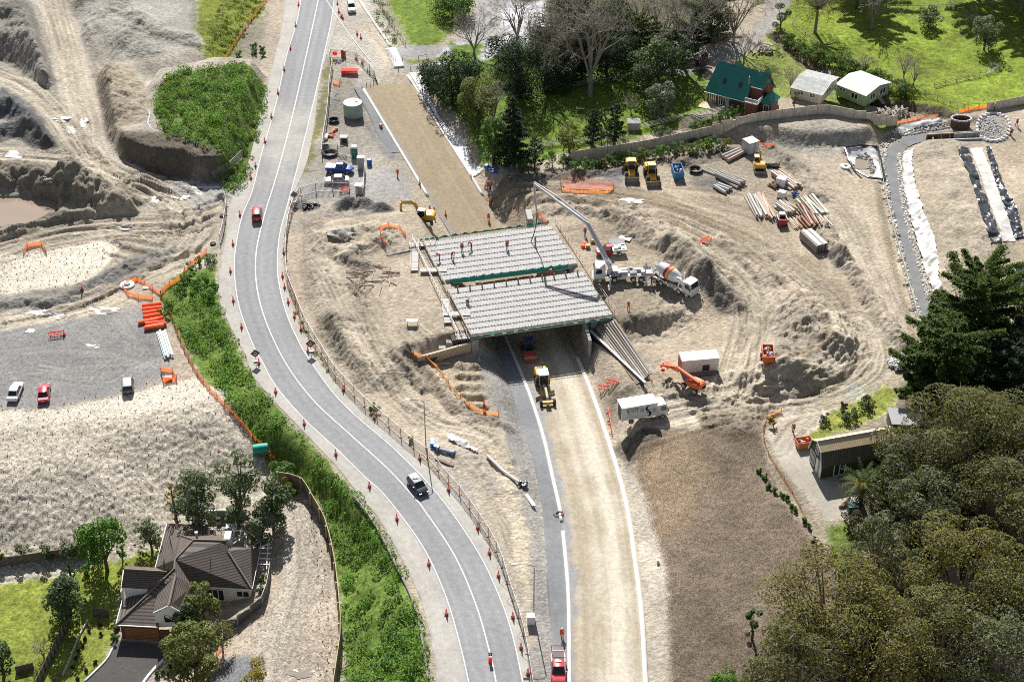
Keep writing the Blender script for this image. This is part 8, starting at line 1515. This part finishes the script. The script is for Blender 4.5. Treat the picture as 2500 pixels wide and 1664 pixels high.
cloth('geotextile_sheet', 'white geotextile sheet on the bank below the dark conifers', 'sheet', [(998,180),(1028,178),(1042,212),(1052,245),(1072,285),(1098,318),(1132,340),(1144,370),(1152,398),(1182,412),(1152,434),(1130,405),(1104,355),(1072,300),(1034,238)], GEO, .15, .10); cloth('geotextile_sheet', 'long white geotextile strip along the right bank of the channel', 'sheet', [(2205,372),(2230,365),(2225,400),(2235,455),(2255,520),(2280,580),(2292,640),(2290,680),(2330,760),(2345,820),(2310,810),(2285,740),(2262,670),(2240,600),(2218,520),(2202,440)], GEO, .22, .34, .8); cloth('geotextile_sheet', 'white geotextile lip round the small settling pond', 'sheet', [(2064,362),(2090,362),(2138,368),(2158,440),(2130,434),(2140,415),(2125,380),(2092,380),(2086,405),(2068,392)], GEO, .15, .12); cloth('geotextile_sheet', 'white geotextile strip along the far bank of the channel', 'sheet', [(2172,322),(2210,304),(2290,292),(2320,300),(2250,312),(2190,330)], GEO, .2, .15)
cloth('polythene_sheet', 'black polythene sheet down the left side of the concrete apron', 'sheet', [(2335,358),(2365,362),(2390,440),(2410,490),(2435,560),(2445,592),(2418,595),(2400,540),(2380,470)], POLY, .15, .22, .8); cloth('polythene_sheet', 'black polythene folds down the right side of the concrete apron', 'sheet', [(2405,360),(2418,362),(2450,450),(2485,520),(2500,580),(2478,585),(2460,530),(2435,460)], POLY, .18, .3, 1.2); cloth('polythene_sheet', 'black and white plastic sheets beside the pine at the right edge', 'sheet', [(2470,660),(2520,650),(2540,730),(2480,720)], POLY, .2, .25); cloth('concrete_apron', 'pale new concrete strip between black polythene sheets', 'concrete', [(2368,362),(2398,362),(2440,470),(2472,550),(2480,590),(2448,590),(2432,540),(2400,450)], mat('new_concrete', (.55, .54, .51), .85, .12, .5), .10, .02); cloth('tarpaulin', 'dull red tarpaulin spread left of the wheel loaders', 'tarpaulin', [(1374,450),(1490,452),(1496,466),(1378,467)], mat('tarp_red', (.42, .17, .11), .8, .15, 1), .1, .05)
cloth('geotextile_roll', 'crumpled white geotextile lying on the sand beside the sandy track', 'geotextile', [(1096,1062),(1106,1062),(1140,1082),(1168,1100),(1165,1106),(1140,1096),(1094,1074)], GEO, .25, .18, 1.4, .25); thing1('sleeve_pipe', 'white wrapped pipe with black end lying along the sandy bank', 'pipe', 1225, 1160, lambda q: q.path([(-2.2, 4.2, .3), (-1.0, 2.4, .35), (.2, .6, .35), (1.8, -1.2, .4), (2.5, -1.9, .4)], .22, 8), GEO); thing1('wrapped_bundle', 'black plastic bundle at the end of the white wrapped pipe', 'bundle', 1275, 1186, lambda q: [q.box((random.uniform(-.5, .5), random.uniform(-.6, .6), 0), (.8, .6, .5), random.uniform(0, 3), (.6, .5)) for _ in range(7)], POLY, bevel=.05); thing1('sleeve_pipe', 'short white pipe bundle further along the sandy bank', 'pipe', 1292, 1222, lambda q: [q.tube((-.6+.15*k, 1.3, .15), (.5+.2*k, -1.3, .2), .12, n=6) for k in range(3)], GEO)
cloth('sand_sheet', 'half buried grey sheeting on the sand left of the bridge', 'sheet', [(795,565),(840,562),(865,560),(868,575),(835,590),(800,580)], mat('dusty_sheet', (.42, .40, .36), .8, .15, 1), .5, .2, .9)
# pipes and timber ------------------------------------------------------
def bundle(name, label, cat, a, b, n, r, m, piece, rows=2, spread=.0, seed=0):
    """stack of pipes / timbers between two photo points, each piece a part"""
    n, r = (int(n*1.5), r*1.2) if name == 'timber_stack' else (n, r); rr = random.Random(seed); W = gpts([a, b]); d = W[1]-W[0]; L = d.length; o = root(name, label, cat, (W[0]+W[1])/2, math.atan2(d.y, d.x)); per = math.ceil(n/rows)
    for k in range(n):
        row, c = divmod(k, per); y = (c-(per-1)/2)*r*2.15+(r if row % 2 else 0); z = r+row*r*1.8; l1 = L/2*rr.uniform(.8, 1.05); sw = rr.uniform(-spread, spread); q = MB()
        mm = m[k % len(m)] if isinstance(m, list) else m
        q.tube((-l1, y+sw, z), (l1, y-sw, z), r, n=8 if 'pipe' in piece else 4); q.obj(piece, mm, o)
    return o
PB = mat('pipe_pale_blue', (.55, .68, .72), .5, .08, 1); bundle('pipe_bundle', 'bundle of long pale blue white pipes beside the planted strip', 'pipes', (392,812), (412,876), 8, .17, [PB, TRIM], 'pipe', 2)
bundle('pipe_pile', 'pile of blue red and green pipes beside the bridge approach', 'pipes', (1195,418), (1290,419), 14, .12, [mat('pipe_blue', (.03, .10, .42), .5), mat('pipe_blue', ()), mat('pipe_teal', (.03, .28, .26), .5), mat('pipe_red', (.35, .12, .08), .5)], 'pipe', 2, .9, 4); thing1('pipe_fitting', 'blue pipe fitting at the left end of the pipe pile', 'fitting', 1190, 412, lambda q: (q.lathe([(.5, 0), (.5, .9)], 10), q.tube((-.6, 0, .5), (.6, 0, .5), .3)), mat('fitting_blue', (.03, .13, .45), .5))
CP = mat('culvert_concrete', (.42, .40, .36), .85, .15, 1, dirt=.2); PT = mat('timber_pink', (.48, .33, .25), .8, .2, 2); PG = mat('timber_grey', (.40, .37, .33), .85, .2, 2); PWT = mat('timber_white', (.62, .60, .56), .8, .15, 2); CORR = mat('corrugated_steel', (.36, .36, .35), .6, .2, 6)
for lb, a, b, n, r, m, pc_, rows in (('grey culvert pipes below the small grey container', (1768,392), (1812,370), 3, .38, [PT, CP, CP], 'pipe', 1), ('long grey pipes beside the coil of black pipe', (1712,412), (1815,452), 3, .22, CP, 'pipe', 1), ('pile of grey concrete pipes right of the blue skip', (1755,428), (1812,455), 9, .26, CP, 'pipe', 2), ('short corrugated pipes below the concrete pipe pile', (1748,455), (1778,470), 3, .36, CORR, 'pipe', 1), ('stack of pink timber planks at the top of the timber yard', (1893,425), (1945,462), 6, .22, [PT, PWT], 'plank', 2), ('stack of pale planks at the left of the timber yard', (1837,480), (1862,535), 8, .2, [PG, PWT], 'plank', 2), ('brown planks right of the pale planks in the timber yard', (1852,478), (1884,540), 5, .2, PT, 'plank', 2), ('mint green topped timber stack in the timber yard', (1962,488), (2002,532), 7, .24, [mat('timber_mint', (.50, .68, .55), .7), mat('timber_mint', ()), PT], 'plank', 2), ('long dark brown timbers beside the mint green stack', (1958,500), (1998,555), 6, .2, [TIMD, PT], 'plank', 2), ('rusty red beams in the timber yard', (1962,535), (1985,562), 5, .24, mat('beam_red', (.30, .14, .10), .8), 'beam', 2), ('bundle of thin pale timbers beyond the red beams', (1995,530), (2020,555), 8, .12, [PT, PWT], 'plank', 2), ('crossed pale formwork timbers in the timber yard', (1900,500), (1935,525), 12, .16, [PWT, PG, TIM], 'plank', 3), ('lattice of cream timber frames behind the skid steer', (1928,535), (1952,560), 9, .10, TIM, 'plank', 2), ('scaffold bundle above the white crate', (1880,450), (1900,460), 8, .12, RUST, 'bar', 2)): bundle('timber_stack' if pc_ != 'pipe' else 'pipe_stack', lb, 'stack' if pc_ != 'pipe' else 'pipes', a, b, n, r, m, pc_, rows, .25, int(a[0]))
sb = root('steel_beam_stack', 'long stack of steel beams topped with white boards at the end of the timber yard', 'stack', G(1985, 598), ang((1960, 572), (2015, 622)))
for k in range(4): 
    for j in range(2): MB().box((0, -1.0+.65*k, .2+.75*j), (5.6, .42, .7)).obj('beam', mat('beam_rust_grey', (.25, .22, .20), .8, .2, 2), sb)
MB().box((0, -.4, 1.68), (5.4, .9, .06)).obj('board', PWT, sb); MB().box((0, .7, 1.68), (5.4, .8, .06)).obj('board', PWT, sb)
for lb, x, y, s_ in (('white plastic bulk container in the timber yard', 1907, 452, 1.5), ('white cube crate beside the bulk container', 1908, 482, 1.2)): o = root('bulk_container', lb, 'crate', G(x, y), -.5); MB().box((0, 0, .15), (1.2*s_, 1.0*s_, 1.0*s_)).obj('tank', TRIM, o, bevel=.04); MB().box((0, 0, 0), (1.25*s_, 1.05*s_, .15)).obj('pallet', TIM, o)
thing1('fittings_heap', 'blue pipe fittings heap in the timber yard', 'fittings', 1942, 475, lambda q: [q.tube((random.uniform(-.7, .7), random.uniform(-.5, .5), .2), (random.uniform(-.7, .7), random.uniform(-.5, .5), .5), .14, n=7) for _ in range(8)], mat('fitting_blue', ())); thing1('scrap_heap', 'black hose heap beside the yellow excavator with blade', 'heap', 1886, 408, lambda q: [q.tube((random.uniform(-1.4, 1.4), random.uniform(-.6, .6), .2), (random.uniform(-1.4, 1.4), random.uniform(-.6, .6), .5), .16, n=6) for _ in range(16)], BLK); thing1('plank', 'pale timber board on the haul track edge at the rubbish trailer', 'plank', 1890, 942, lambda q: q.box((0, 0, 0), (3.4, .2, .1)), TIM, .05); thing1('concrete_beam', 'upright pale concrete block beyond the far edge of the deck', 'beam', 1292, 535, lambda q: q.box((0, 0, 0), (1.0, 3.4, 1.1)), CON, .12); thing1('steel_plate', 'grey steel plate leaning behind the red flatbed utility', 'plate', 1505, 595, lambda q: q.box((0, 0, .1), (2.8, 1.4, .5), 0, (1, .9), .3), mat('plate_grey', (.36, .37, .37), .5, .15, 1)); thing1('plywood_sheet', 'pale plywood sheet lying on the sand behind the spoil heaps', 'sheet', 1526, 582, lambda q: q.box((0, 0, .05), (2.2, 1.2, .06), -.5), mat('ply_pale', (.50, .50, .48), .7)); thing1('plywood_sheet', 'light board lying inside the hollow of the stepped cut', 'sheet', 1083, 889, lambda q: q.box((0, 0, .1), (2.3, .5, .08), .15), TIM); thing1('trestle_table', 'white trestle table standing alone on the sand', 'table', 1007, 792, lambda q: (q.box((0, 0, .85), (1.9, .7, .07)), [q.box((x, y, 0), (.07, .07, .85)) for x in (-.85, .85) for y in (-.28, .28)]), TRIM)
thing1('generator', 'small yellow generator on the sand by the pump boom', 'generator', 1435, 605, lambda q: (q.box((0, 0, .15), (.8, .5, .5)), q.tube((-.45, -.3, .1), (-.45, .3, .1), .12)), YEL); thing1('pump_cage', 'yellow pump frame beside the generator', 'pump', 1448, 592, lambda q: [q.tube((x, y, 0), (x, y, .8), .05) for x in (-.4, .4) for y in (-.3, .3)]+[q.box((0, 0, .1), (.6, .4, .5))], mat('pump_orange', (.6, .3, .08), .6)); thing1('bucket', 'orange bucket heap beside the generator', 'bucket', 1423, 603, lambda q: (q.lathe([(.3, 0), (.36, .5)], 10), q.lathe([(.3, 0), (.36, .5)], 10, (.3, .9, 0))), CONE)
for k, (x, y) in enumerate([(1056,1080),(1056,1088),(1065,1095)]): thing1('pipe_collar', 'blue flanged pipe collar beside the street lamp', 'pipe collar', x, y, lambda q: q.lathe([(.42, 0), (.42, .1), (.33, .12), (.33, .6), (.42, .62), (.42, .72)], 14), mat('fitting_blue', ()), group='blue pipe collars')
thing1('flanged_pipe', 'short grey pipe with blue flanged ends near the street lamp', 'pipe', 1088, 1105, lambda q: (q.tube((-1.2, .5, .35), (1.2, -.5, .35), .24, n=10), q.tube((-1.3, .54, .35), (-1.0, .42, .35), .48, n=12), q.tube((1.0, -.42, .35), (1.3, -.54, .35), .48, n=12)), mat('pipe_greyblue', (.16, .22, .32), .5)); thing1('gate_valve', 'dark timber beam lying on the gravel below the flanged pipe', 'beam', 1085, 1130, lambda q: q.box((0, 0, 0), (3.2, .4, .3), -.55), TIMD)
wc = root('utility_cabinet', 'white utility cabinet beside the asphalt path', 'cabinet', G(1296, 1520)); MB().box((0, 0, 0), (1.0, .8, 1.4)).obj('body', WHT_P, wc, bevel=.03); MB().box((0, 0, 1.4), (1.1, .9, .08)).obj('lid', WHT_P, wc, bevel=.02); MB().box((0, -.41, .2), (.8, .03, 1.0)).obj('door', TRIM, wc)
o = root('manhole_ring', 'white concrete manhole lid with a grey cap inside the orange net', 'manhole', G(311, 698)); MB().lathe([(1.25, 0), (1.25, .35), (1.1, .42)], 24).obj('ring', mat('pale_concrete', (.62, .61, .58), .8), o, smooth=True); MB().lathe([(.5, .42), (.5, .62), (.05, .64)], 16).obj('cap', CON2, o)
o = root('manhole_ring', 'white round manhole cone beside the small settling pond', 'manhole', G(2064, 408)); MB().lathe([(1.0, 0), (1.0, .3), (.4, .45)], 24).obj('ring', mat('pale_concrete', ()), o, smooth=True); MB().lathe([(.35, .4), (.3, .6), (.05, .6)], 12).obj('cap', CON2, o)
thing1('sump_cover', 'grey square sump cover inside the orange net loop', 'sump cover', 357, 705, lambda q: q.box((0, 0, 0), (1.1, .9, .35), .05), mat('pale_concrete', ()), bevel=.03); thing1('pipe_crate', 'white and red crate inside the orange net box', 'crate', 412, 926, lambda q: q.box((0, 0, 0), (1.2, .7, .6)), mat('crate_red', (.70, .22, .14), .6)); tq = root('fuel_roll', 'teal tarpaulin covered drum at the end of the orange net fence', 'drum', G(637, 1104), .2); MB().lathe([(.5, -1.2), (.75, -1.1), (.8, 0), (.75, 1.1), (.5, 1.2)], 14, (0, 0, .75), 'X').obj('cover', mat('tarp_teal', (.005, .32, .24), .6, .1, 2), tq, smooth=True); MB().box((0, -.5, 0), (2.2, .4, .3)).obj('pallet', GRYM, tq)
for lb, x, y in (('grey concrete block beside the wing wall at the near left corner', 1080, 860), ('grey boxed pallet on the wing wall at the near left corner', 1098, 846)): thing1('concrete_block', lb, 'block', x, y, lambda q: q.box((0, 0, 0), (1.1, .9, 1.1)), CON2, bevel=.03)
jk = root('rebar_scrap', 'rusty reinforcing scrap and planks lying on the sand left of the bridge', 'scrap', G(905, 680)); 
for nm, m, n, L in (('bar', RUST, 26, 1.6), ('plank', PG, 10, 1.3)):
    for k in range(n): a = random.uniform(0, 6.3) if nm == 'bar' else random.choice((1.5, 1.6, .1)); c = V3(random.uniform(-3.2, 3.4), random.uniform(-4, 4), .1); e = V3(math.cos(a), math.sin(a), random.uniform(-.05, .1))*L; q = MB(); q.tube(c-e, c+e, .06 if nm == 'bar' else .08, n=4); q.obj(nm, m, jk)
# shutters and boarding under the right hand end
sh = root('shutter_bank', 'dark stepped timber shuttering below the right end of the bridge', 'shutters', P(1500, 850, -1)); 
s0, s1, s2, s3 = G(1452, 804, 1.2), G(1500, 795, .9), G(1588, 925, .8), G(1556, 938, .9)
for k in range(9): a = s0.lerp(s1, k/8)-sh.location; b = s3.lerp(s2, k/8)-sh.location; q = MB(); q.tube(a-V3(0, 0, 1.1-.16*k), b-V3(0, 0, .9-.14*k), .22, n=4); q.obj('board', [TIMD, PG, GRYT][k % 3], sh)
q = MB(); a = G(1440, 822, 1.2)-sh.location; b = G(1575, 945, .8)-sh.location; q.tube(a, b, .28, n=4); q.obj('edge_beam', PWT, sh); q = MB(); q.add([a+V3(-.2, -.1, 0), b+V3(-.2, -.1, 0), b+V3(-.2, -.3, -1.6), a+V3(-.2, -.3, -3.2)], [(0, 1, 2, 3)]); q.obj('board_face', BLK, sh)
sl = root('shutter_line', 'pale timber shutter boards along the edge of the dark asphalt below the bridge', 'shutters', P(1170, 920, -2)); q = MB(); a, b = P(1153, 842, -1.6)-sl.location, P(1200, 1003, -2.0)-sl.location; q.tube(a, b, .16, n=4); q.obj('board', PG, sl); q = MB(); q.tube(a+V3(.45, 0, .1), b+V3(.35, 0, .1), .12, n=4); q.obj('board', PWT, sl); 
for k in range(7): p = a.lerp(b, k/6); MB().tube(p-V3(0, 0, 1.6), p+V3(0, 0, .3), .06, n=4).obj('stake', RUST, sl)
# creek works: sheet piles, concrete box, stone
sp_ = root('sheet_pile_wall', 'rusty sheet pile pit with timber walings at the creek works', 'sheet piles', G(2320, 345)); RS = mat('pile_rust', (.13, .08, .06), .8, .3, 3); W1 = [P(x, y, .6)-sp_.location for x, y in ((2262,328),(2300,324),(2395,320))]; prof = []
for i in range(40): p = W1[0].lerp(W1[2], i/39); prof.append(p+V3(0, .18*(1 if (i//2) % 2 else -1), 0))
q = MB()
for a, b in zip(prof, prof[1:]): q.quad(a-V3(0, 0, 2.4), b-V3(0, 0, 2.4), b, a)
q.obj('piles', RS, sp_); q = MB(); q.tube(W1[0]+V3(0, -.4, .2), W1[2]+V3(0, -.4, .2), .12, n=4); q.obj('waling', TIM, sp_)
for k in range(5): p = W1[0].lerp(W1[2], .25+.16*k); MB().tube(p+V3(0, -.5, .3), p+V3(.2, -1.5, -1.6), .07, n=4).obj('strut', TIM, sp_)
cbx = root('concrete_headwall', 'pale new concrete headwall in front of the sheet piles', 'headwall', P(2335, 352, -1)); A_, B_ = P(2281, 356, -1.0)-cbx.location, P(2395, 352, -1.0)-cbx.location; vwall(A_, B_, -.6, 1.3, 1.3, .3).obj('front_wall', CON, cbx); vwall(A_+V3(-.2, 0, 0), A_+V3(.2, 2.4, 0), -.6, 1.0, 1.3, .3).obj('side_wall', CON, cbx); vwall(A_+V3(4.2, 2.0, 0), B_+V3(0, 2.0, 0), -.6, 1.6, 1.6, .3).obj('back_wall', CON2, cbx)
spc = root('sheet_pile_cell', 'round rusty sheet pile cell at the head of the channel', 'sheet piles', P(2345, 300, 0)); q = MB(); pts = [(1.9*math.cos(t)*(1+.05*(-1)**i), 1.3*math.sin(t)*(1+.05*(-1)**i)) for i, t in enumerate(np.linspace(0, 6.28, 33)[:-1])]
q.loft([[V3(x, y, -1.2) for x, y in pts], [V3(x, y, 1.0) for x, y in pts]], caps=False); q.obj('piles', RS, spc); q = MB(); q.path([V3(x*1.05, y*1.05, 1.05) for x, y in pts+pts[:1]], .18, 5); q.obj('rim', GEO, spc)
pr = root('sandbag_ring', 'white sandbag ring round the stone filled pool at the creek works', 'sandbags', P(2425, 312, -.2)); 
for k in range(26): t = 6.28*k/26; e = P(2425+40*math.cos(t), 312+34*math.sin(t), -.1)-pr.location; q = MB().box(e, (1.1, .6, .4), random.uniform(-.3, .3)+t+1.57, (.8, .7)); q.obj('sandbag', GEO, pr, bevel=.08)
def rocks(name, label, pts, s0, s1, m, seed):
    """loose stone, too many to count: one mesh of small irregular blocks"""
    r = np.random.default_rng(seed); V = []; F = []; base = np.array([(-1, -1, -1), (1, -1, -1), (1, 1, -1), (-1, 1, -1), (-.7, -.7, 1), (.7, -.7, 1), (.7, .7, 1), (-.7, .7, 1)], float); fc = np.array([(0, 1, 5, 4), (1, 2, 6, 5), (2, 3, 7, 6), (3, 0, 4, 7), (4, 5, 6, 7)]); Vs = []; Fs = []
    for i, p in enumerate(pts):
        a = r.uniform(0, 6.3); s_ = r.uniform(s0, s1)*np.array([1, r.uniform(.6, 1), r.uniform(.5, .8)]); b = (base+r.normal(0, .22, base.shape))*s_; c, s2 = math.cos(a), math.sin(a); b = np.stack([b[:, 0]*c-b[:, 1]*s2, b[:, 0]*s2+b[:, 1]*c, b[:, 2]], 1); Vs.append(b+np.array(p)); Fs.append(fc+8*i)
    o = link(name, npmesh(name, np.vstack(Vs), np.vstack(Fs)), m); return tag(o, label, None, None, 'stuff')
STN = mat('grey_stone', (.30, .29, .28), .85, .25, 2, isl=.45); STP = mat('pale_stone', (.50, .48, .42), .85, .2, 2, isl=.4)
def scatter(poly, n, seed, dz=.05):
    W = np.array([(p.x, p.y) for p in gpts(poly)]); r = np.random.default_rng(seed); lo, hi = W.min(0), W.max(0); out = []
    while len(out) < n:
        X = r.uniform(lo[0], hi[0], n*3); Y = r.uniform(lo[1], hi[1], n*3); k = inpoly(W, X, Y); out += [(x, y, Hf(x, y)+dz) for x, y in zip(X[k], Y[k])]
        if not k.any(): break
    return out[:n]
rocks('riprap', 'loose pale stones along the left bank of the channel', scatter([(2150,350),(2170,352),(2158,400),(2176,490),(2200,590),(2228,700),(2262,810),(2252,820),(2215,700),(2186,590),(2162,490),(2146,400)], 900, 51), .10, .28, STP, 1); rocks('riprap', 'loose pale stones along the right bank of the channel', scatter([(2190,372),(2200,378),(2204,440),(2222,530),(2245,620),(2275,720),(2305,820),(2292,822),(2260,720),(2230,620),(2206,530),(2192,440)], 700, 52), .10, .26, STP, 2)
rocks('rock_fill', 'grey crushed rock filling the ringed pool', [(p[0], p[1], -.25) for p in scatter([(2395,300),(2410,284),(2440,284),(2460,305),(2455,335),(2425,345),(2400,335)], 700, 53)], .12, .30, STN, 3); rocks('rock_fill', 'dark rocks at the bend of the channel', scatter([(2165,320),(2210,314),(2290,300),(2320,312),(2240,328),(2200,334),(2170,350)], 380, 54), .12, .3, STN, 4); rocks('rock_fill', 'grey rocks at the edge of the settling pond', scatter([(2085,382),(2115,372),(2132,390),(2136,418),(2126,424),(2118,395),(2098,388)], 160, 55), .10, .26, STN, 5); rocks('stone_heap', 'heap of grey white stones beside the broad dark cypress', [(x, y, z+.5*max(0, 1-((x-g0.x)**2+(y-g0.y)**2)/9)*1.4) for g0 in [G(2200, 890)] for x, y, z in scatter([(2168,880),(2200,868),(2235,880),(2228,900),(2190,908),(2170,898)], 420, 56)], .12, .3, mat('heap_stone', (.48, .47, .48), .85, .2, 2, isl=.4), 6)
lgp = root('log_pile', 'pile of cut grey logs behind the timber fence end', 'log pile', G(2182, 280)); 
for k in range(26): a = random.uniform(-.6, 1.2); c = V3(random.uniform(-3.2, 3.0), random.uniform(-1, 1), .2+.35*(k % 4)); e = V3(math.cos(a+1.2), math.sin(a+1.2), random.uniform(-.1, .2))*random.uniform(.5, 1.2); q = MB(); q.tube(c-e, c+e, random.uniform(.14, .26), n=8); q.obj('log', mat('log_grey', (.36, .32, .28), .9, .25, 3), lgp)
wdp = root('log_pile', 'heap of split firewood beside the gravel drive above the chalet', 'log pile', G(1862, 125)); 
for k in range(30): c = V3(random.uniform(-2.5, 2.5), random.uniform(-2.2, 2.2), .2+.3*(k % 3)); a = random.uniform(0, 3.1); e = V3(math.cos(a), math.sin(a), random.uniform(-.2, .3))*random.uniform(.4, .9); q = MB(); q.tube(c-e, c+e, random.uniform(.12, .22), n=6); q.obj('log', mat('log_grey', ()), wdp)
dl = root('clothes_line', 'rotary clothes line hung with washing behind the white shed', 'clothes line', G(2014, 195)); MB().tube((0, 0, 0), (0, 0, 1.9), .05).obj('pole', STEEL, dl)
for k in range(9): a = k*.7; MB().box((math.cos(a)*1.0, math.sin(a)*.8, .75), (.55, .04, 1.0), a+1.57).obj('garment', [TRIM, TRIM, NAVY, mat('cloth_purple', (.3, .12, .3), .8)][k % 4], dl)
fence('timber edging wall along the left bank of the channel', [(2147,402),(2160,470),(2180,560),(2206,650),(2228,730),(2252,818)], .75, 2.6, LGT, LGT, name='channel_wall')
for k, (x, y) in enumerate([(2163,487),(2176,531),(2187,578),(2200,637),(2214,697),(2228,757)]): thing1('wall_prop', 'short timber prop bracing the left side of the channel wall', 'prop', x, y, lambda q: (q.tube((-.7, 0, .15), (.8, .1, .45), .12, n=4)), TIMD, group='channel wall props')
thing1('black_silt_fence', 'black plastic rim round the settling pond', 'silt fence', 2062, 364, lambda q: q.path([V3(*(G(x, y, .35)-G(2062, 364)))  for x, y in ((2062,364),(2100,358),(2142,362),(2150,395),(2160,442),(2120,436),(2088,420),(2074,398),(2062,364))], .22, 5), POLY)
thing1('white_van', 'white vehicle half hidden behind the bare trees at the top', 'van', 1325, 85, lambda q: (q.box((0, 0, .3), (5.5, 2, 1.2)), q.box((.4, 0, 1.5), (4.0, 1.8, .8), taper=(.85, .85))), WHT_P, .05, bevel=.1); thing1('garden_bin', 'green wheelie bin with pale lid beside the palm', 'bin', 2080, 1248, lambda q: (q.box((0, 0, 0), (1.3, 1.2, 1.2), taper=(1.05, 1.05)), q.box((0, 0, 1.22), (1.4, 1.3, .1))), mat('bin_green', (.04, .10, .085), .6), bevel=.03); thing1('bin_lid', 'pale grey lid leaning on the green bin', 'lid', 2083, 1236, lambda q: q.box((0, 0, 1.3), (1.25, 1.1, .06), rx=.1), mat('lid_pale', (.6, .63, .66), .5)); thing1('timber_pile', 'dark posts piled beside the palm', 'posts', 2066, 1228, lambda q: [q.tube((-1.2+.15*k, -1.0, .2+.1*(k % 2)), (1.0+.15*k, 1.2, .4), .14, n=6) for k in range(5)], TIMD); thing1('chicken_coop', 'grey hutch at the rail fence on the lawn', 'hutch', 1546, 313, lambda q: (q.box((0, 0, 0), (2.4, 1.8, 1.5)), q.box((0, 0, 1.5), (2.7, 2.1, .12))), mat('hutch_grey', (.36, .36, .35), .8)); thing1('garden_bench', 'dark wooden table on the shaded lawn', 'table', 1417, 272, lambda q: (q.box((0, 0, .7), (1.7, .9, .08)), [q.box((x, 0, 0), (.1, .7, .7)) for x in (-.6, .6)]), TIMD); thing1('kerb_marker', 'small white square marker on the bark mulch edge', 'marker', 1606, 1372, lambda q: (q.box((0, 0, 0), (.35, .35, .5)), q.box((0, 0, .5), (.42, .42, .05))), TRIM); thing1('mound_rubber', 'black rubber heap at the gap in the white kerb', 'heap', 1364, 1258, lambda q: q.lathe([(.9, 0), (.75, .3), (.4, .4), (.3, .2)], 12), BLK)
for x, y, lb in ((543,528,'upper black tyre by the entrance fence'),(520,596,'lower black tyre by the entrance fence')): thing1('tyre', lb, 'tyre', x, y, lambda q: q.lathe([(.28, .05), (.5, .02), (.55, .15), (.5, .28), (.28, .25)], 14), TYRE, smooth=True)
for k, (x, y) in enumerate([(118,432),(128,500),(122,505),(130,510),(124,515)]): thing1('driftwood', 'pale stick at the corner of the muddy pond', 'stick', x, y+4, lambda q: [q.tube((random.uniform(-1, 1), random.uniform(-1, 1), .05), (random.uniform(-1, 1), random.uniform(-1, 1), .3), .05, n=4) for _ in range(6)], PWT, group='sticks at the pond corner')
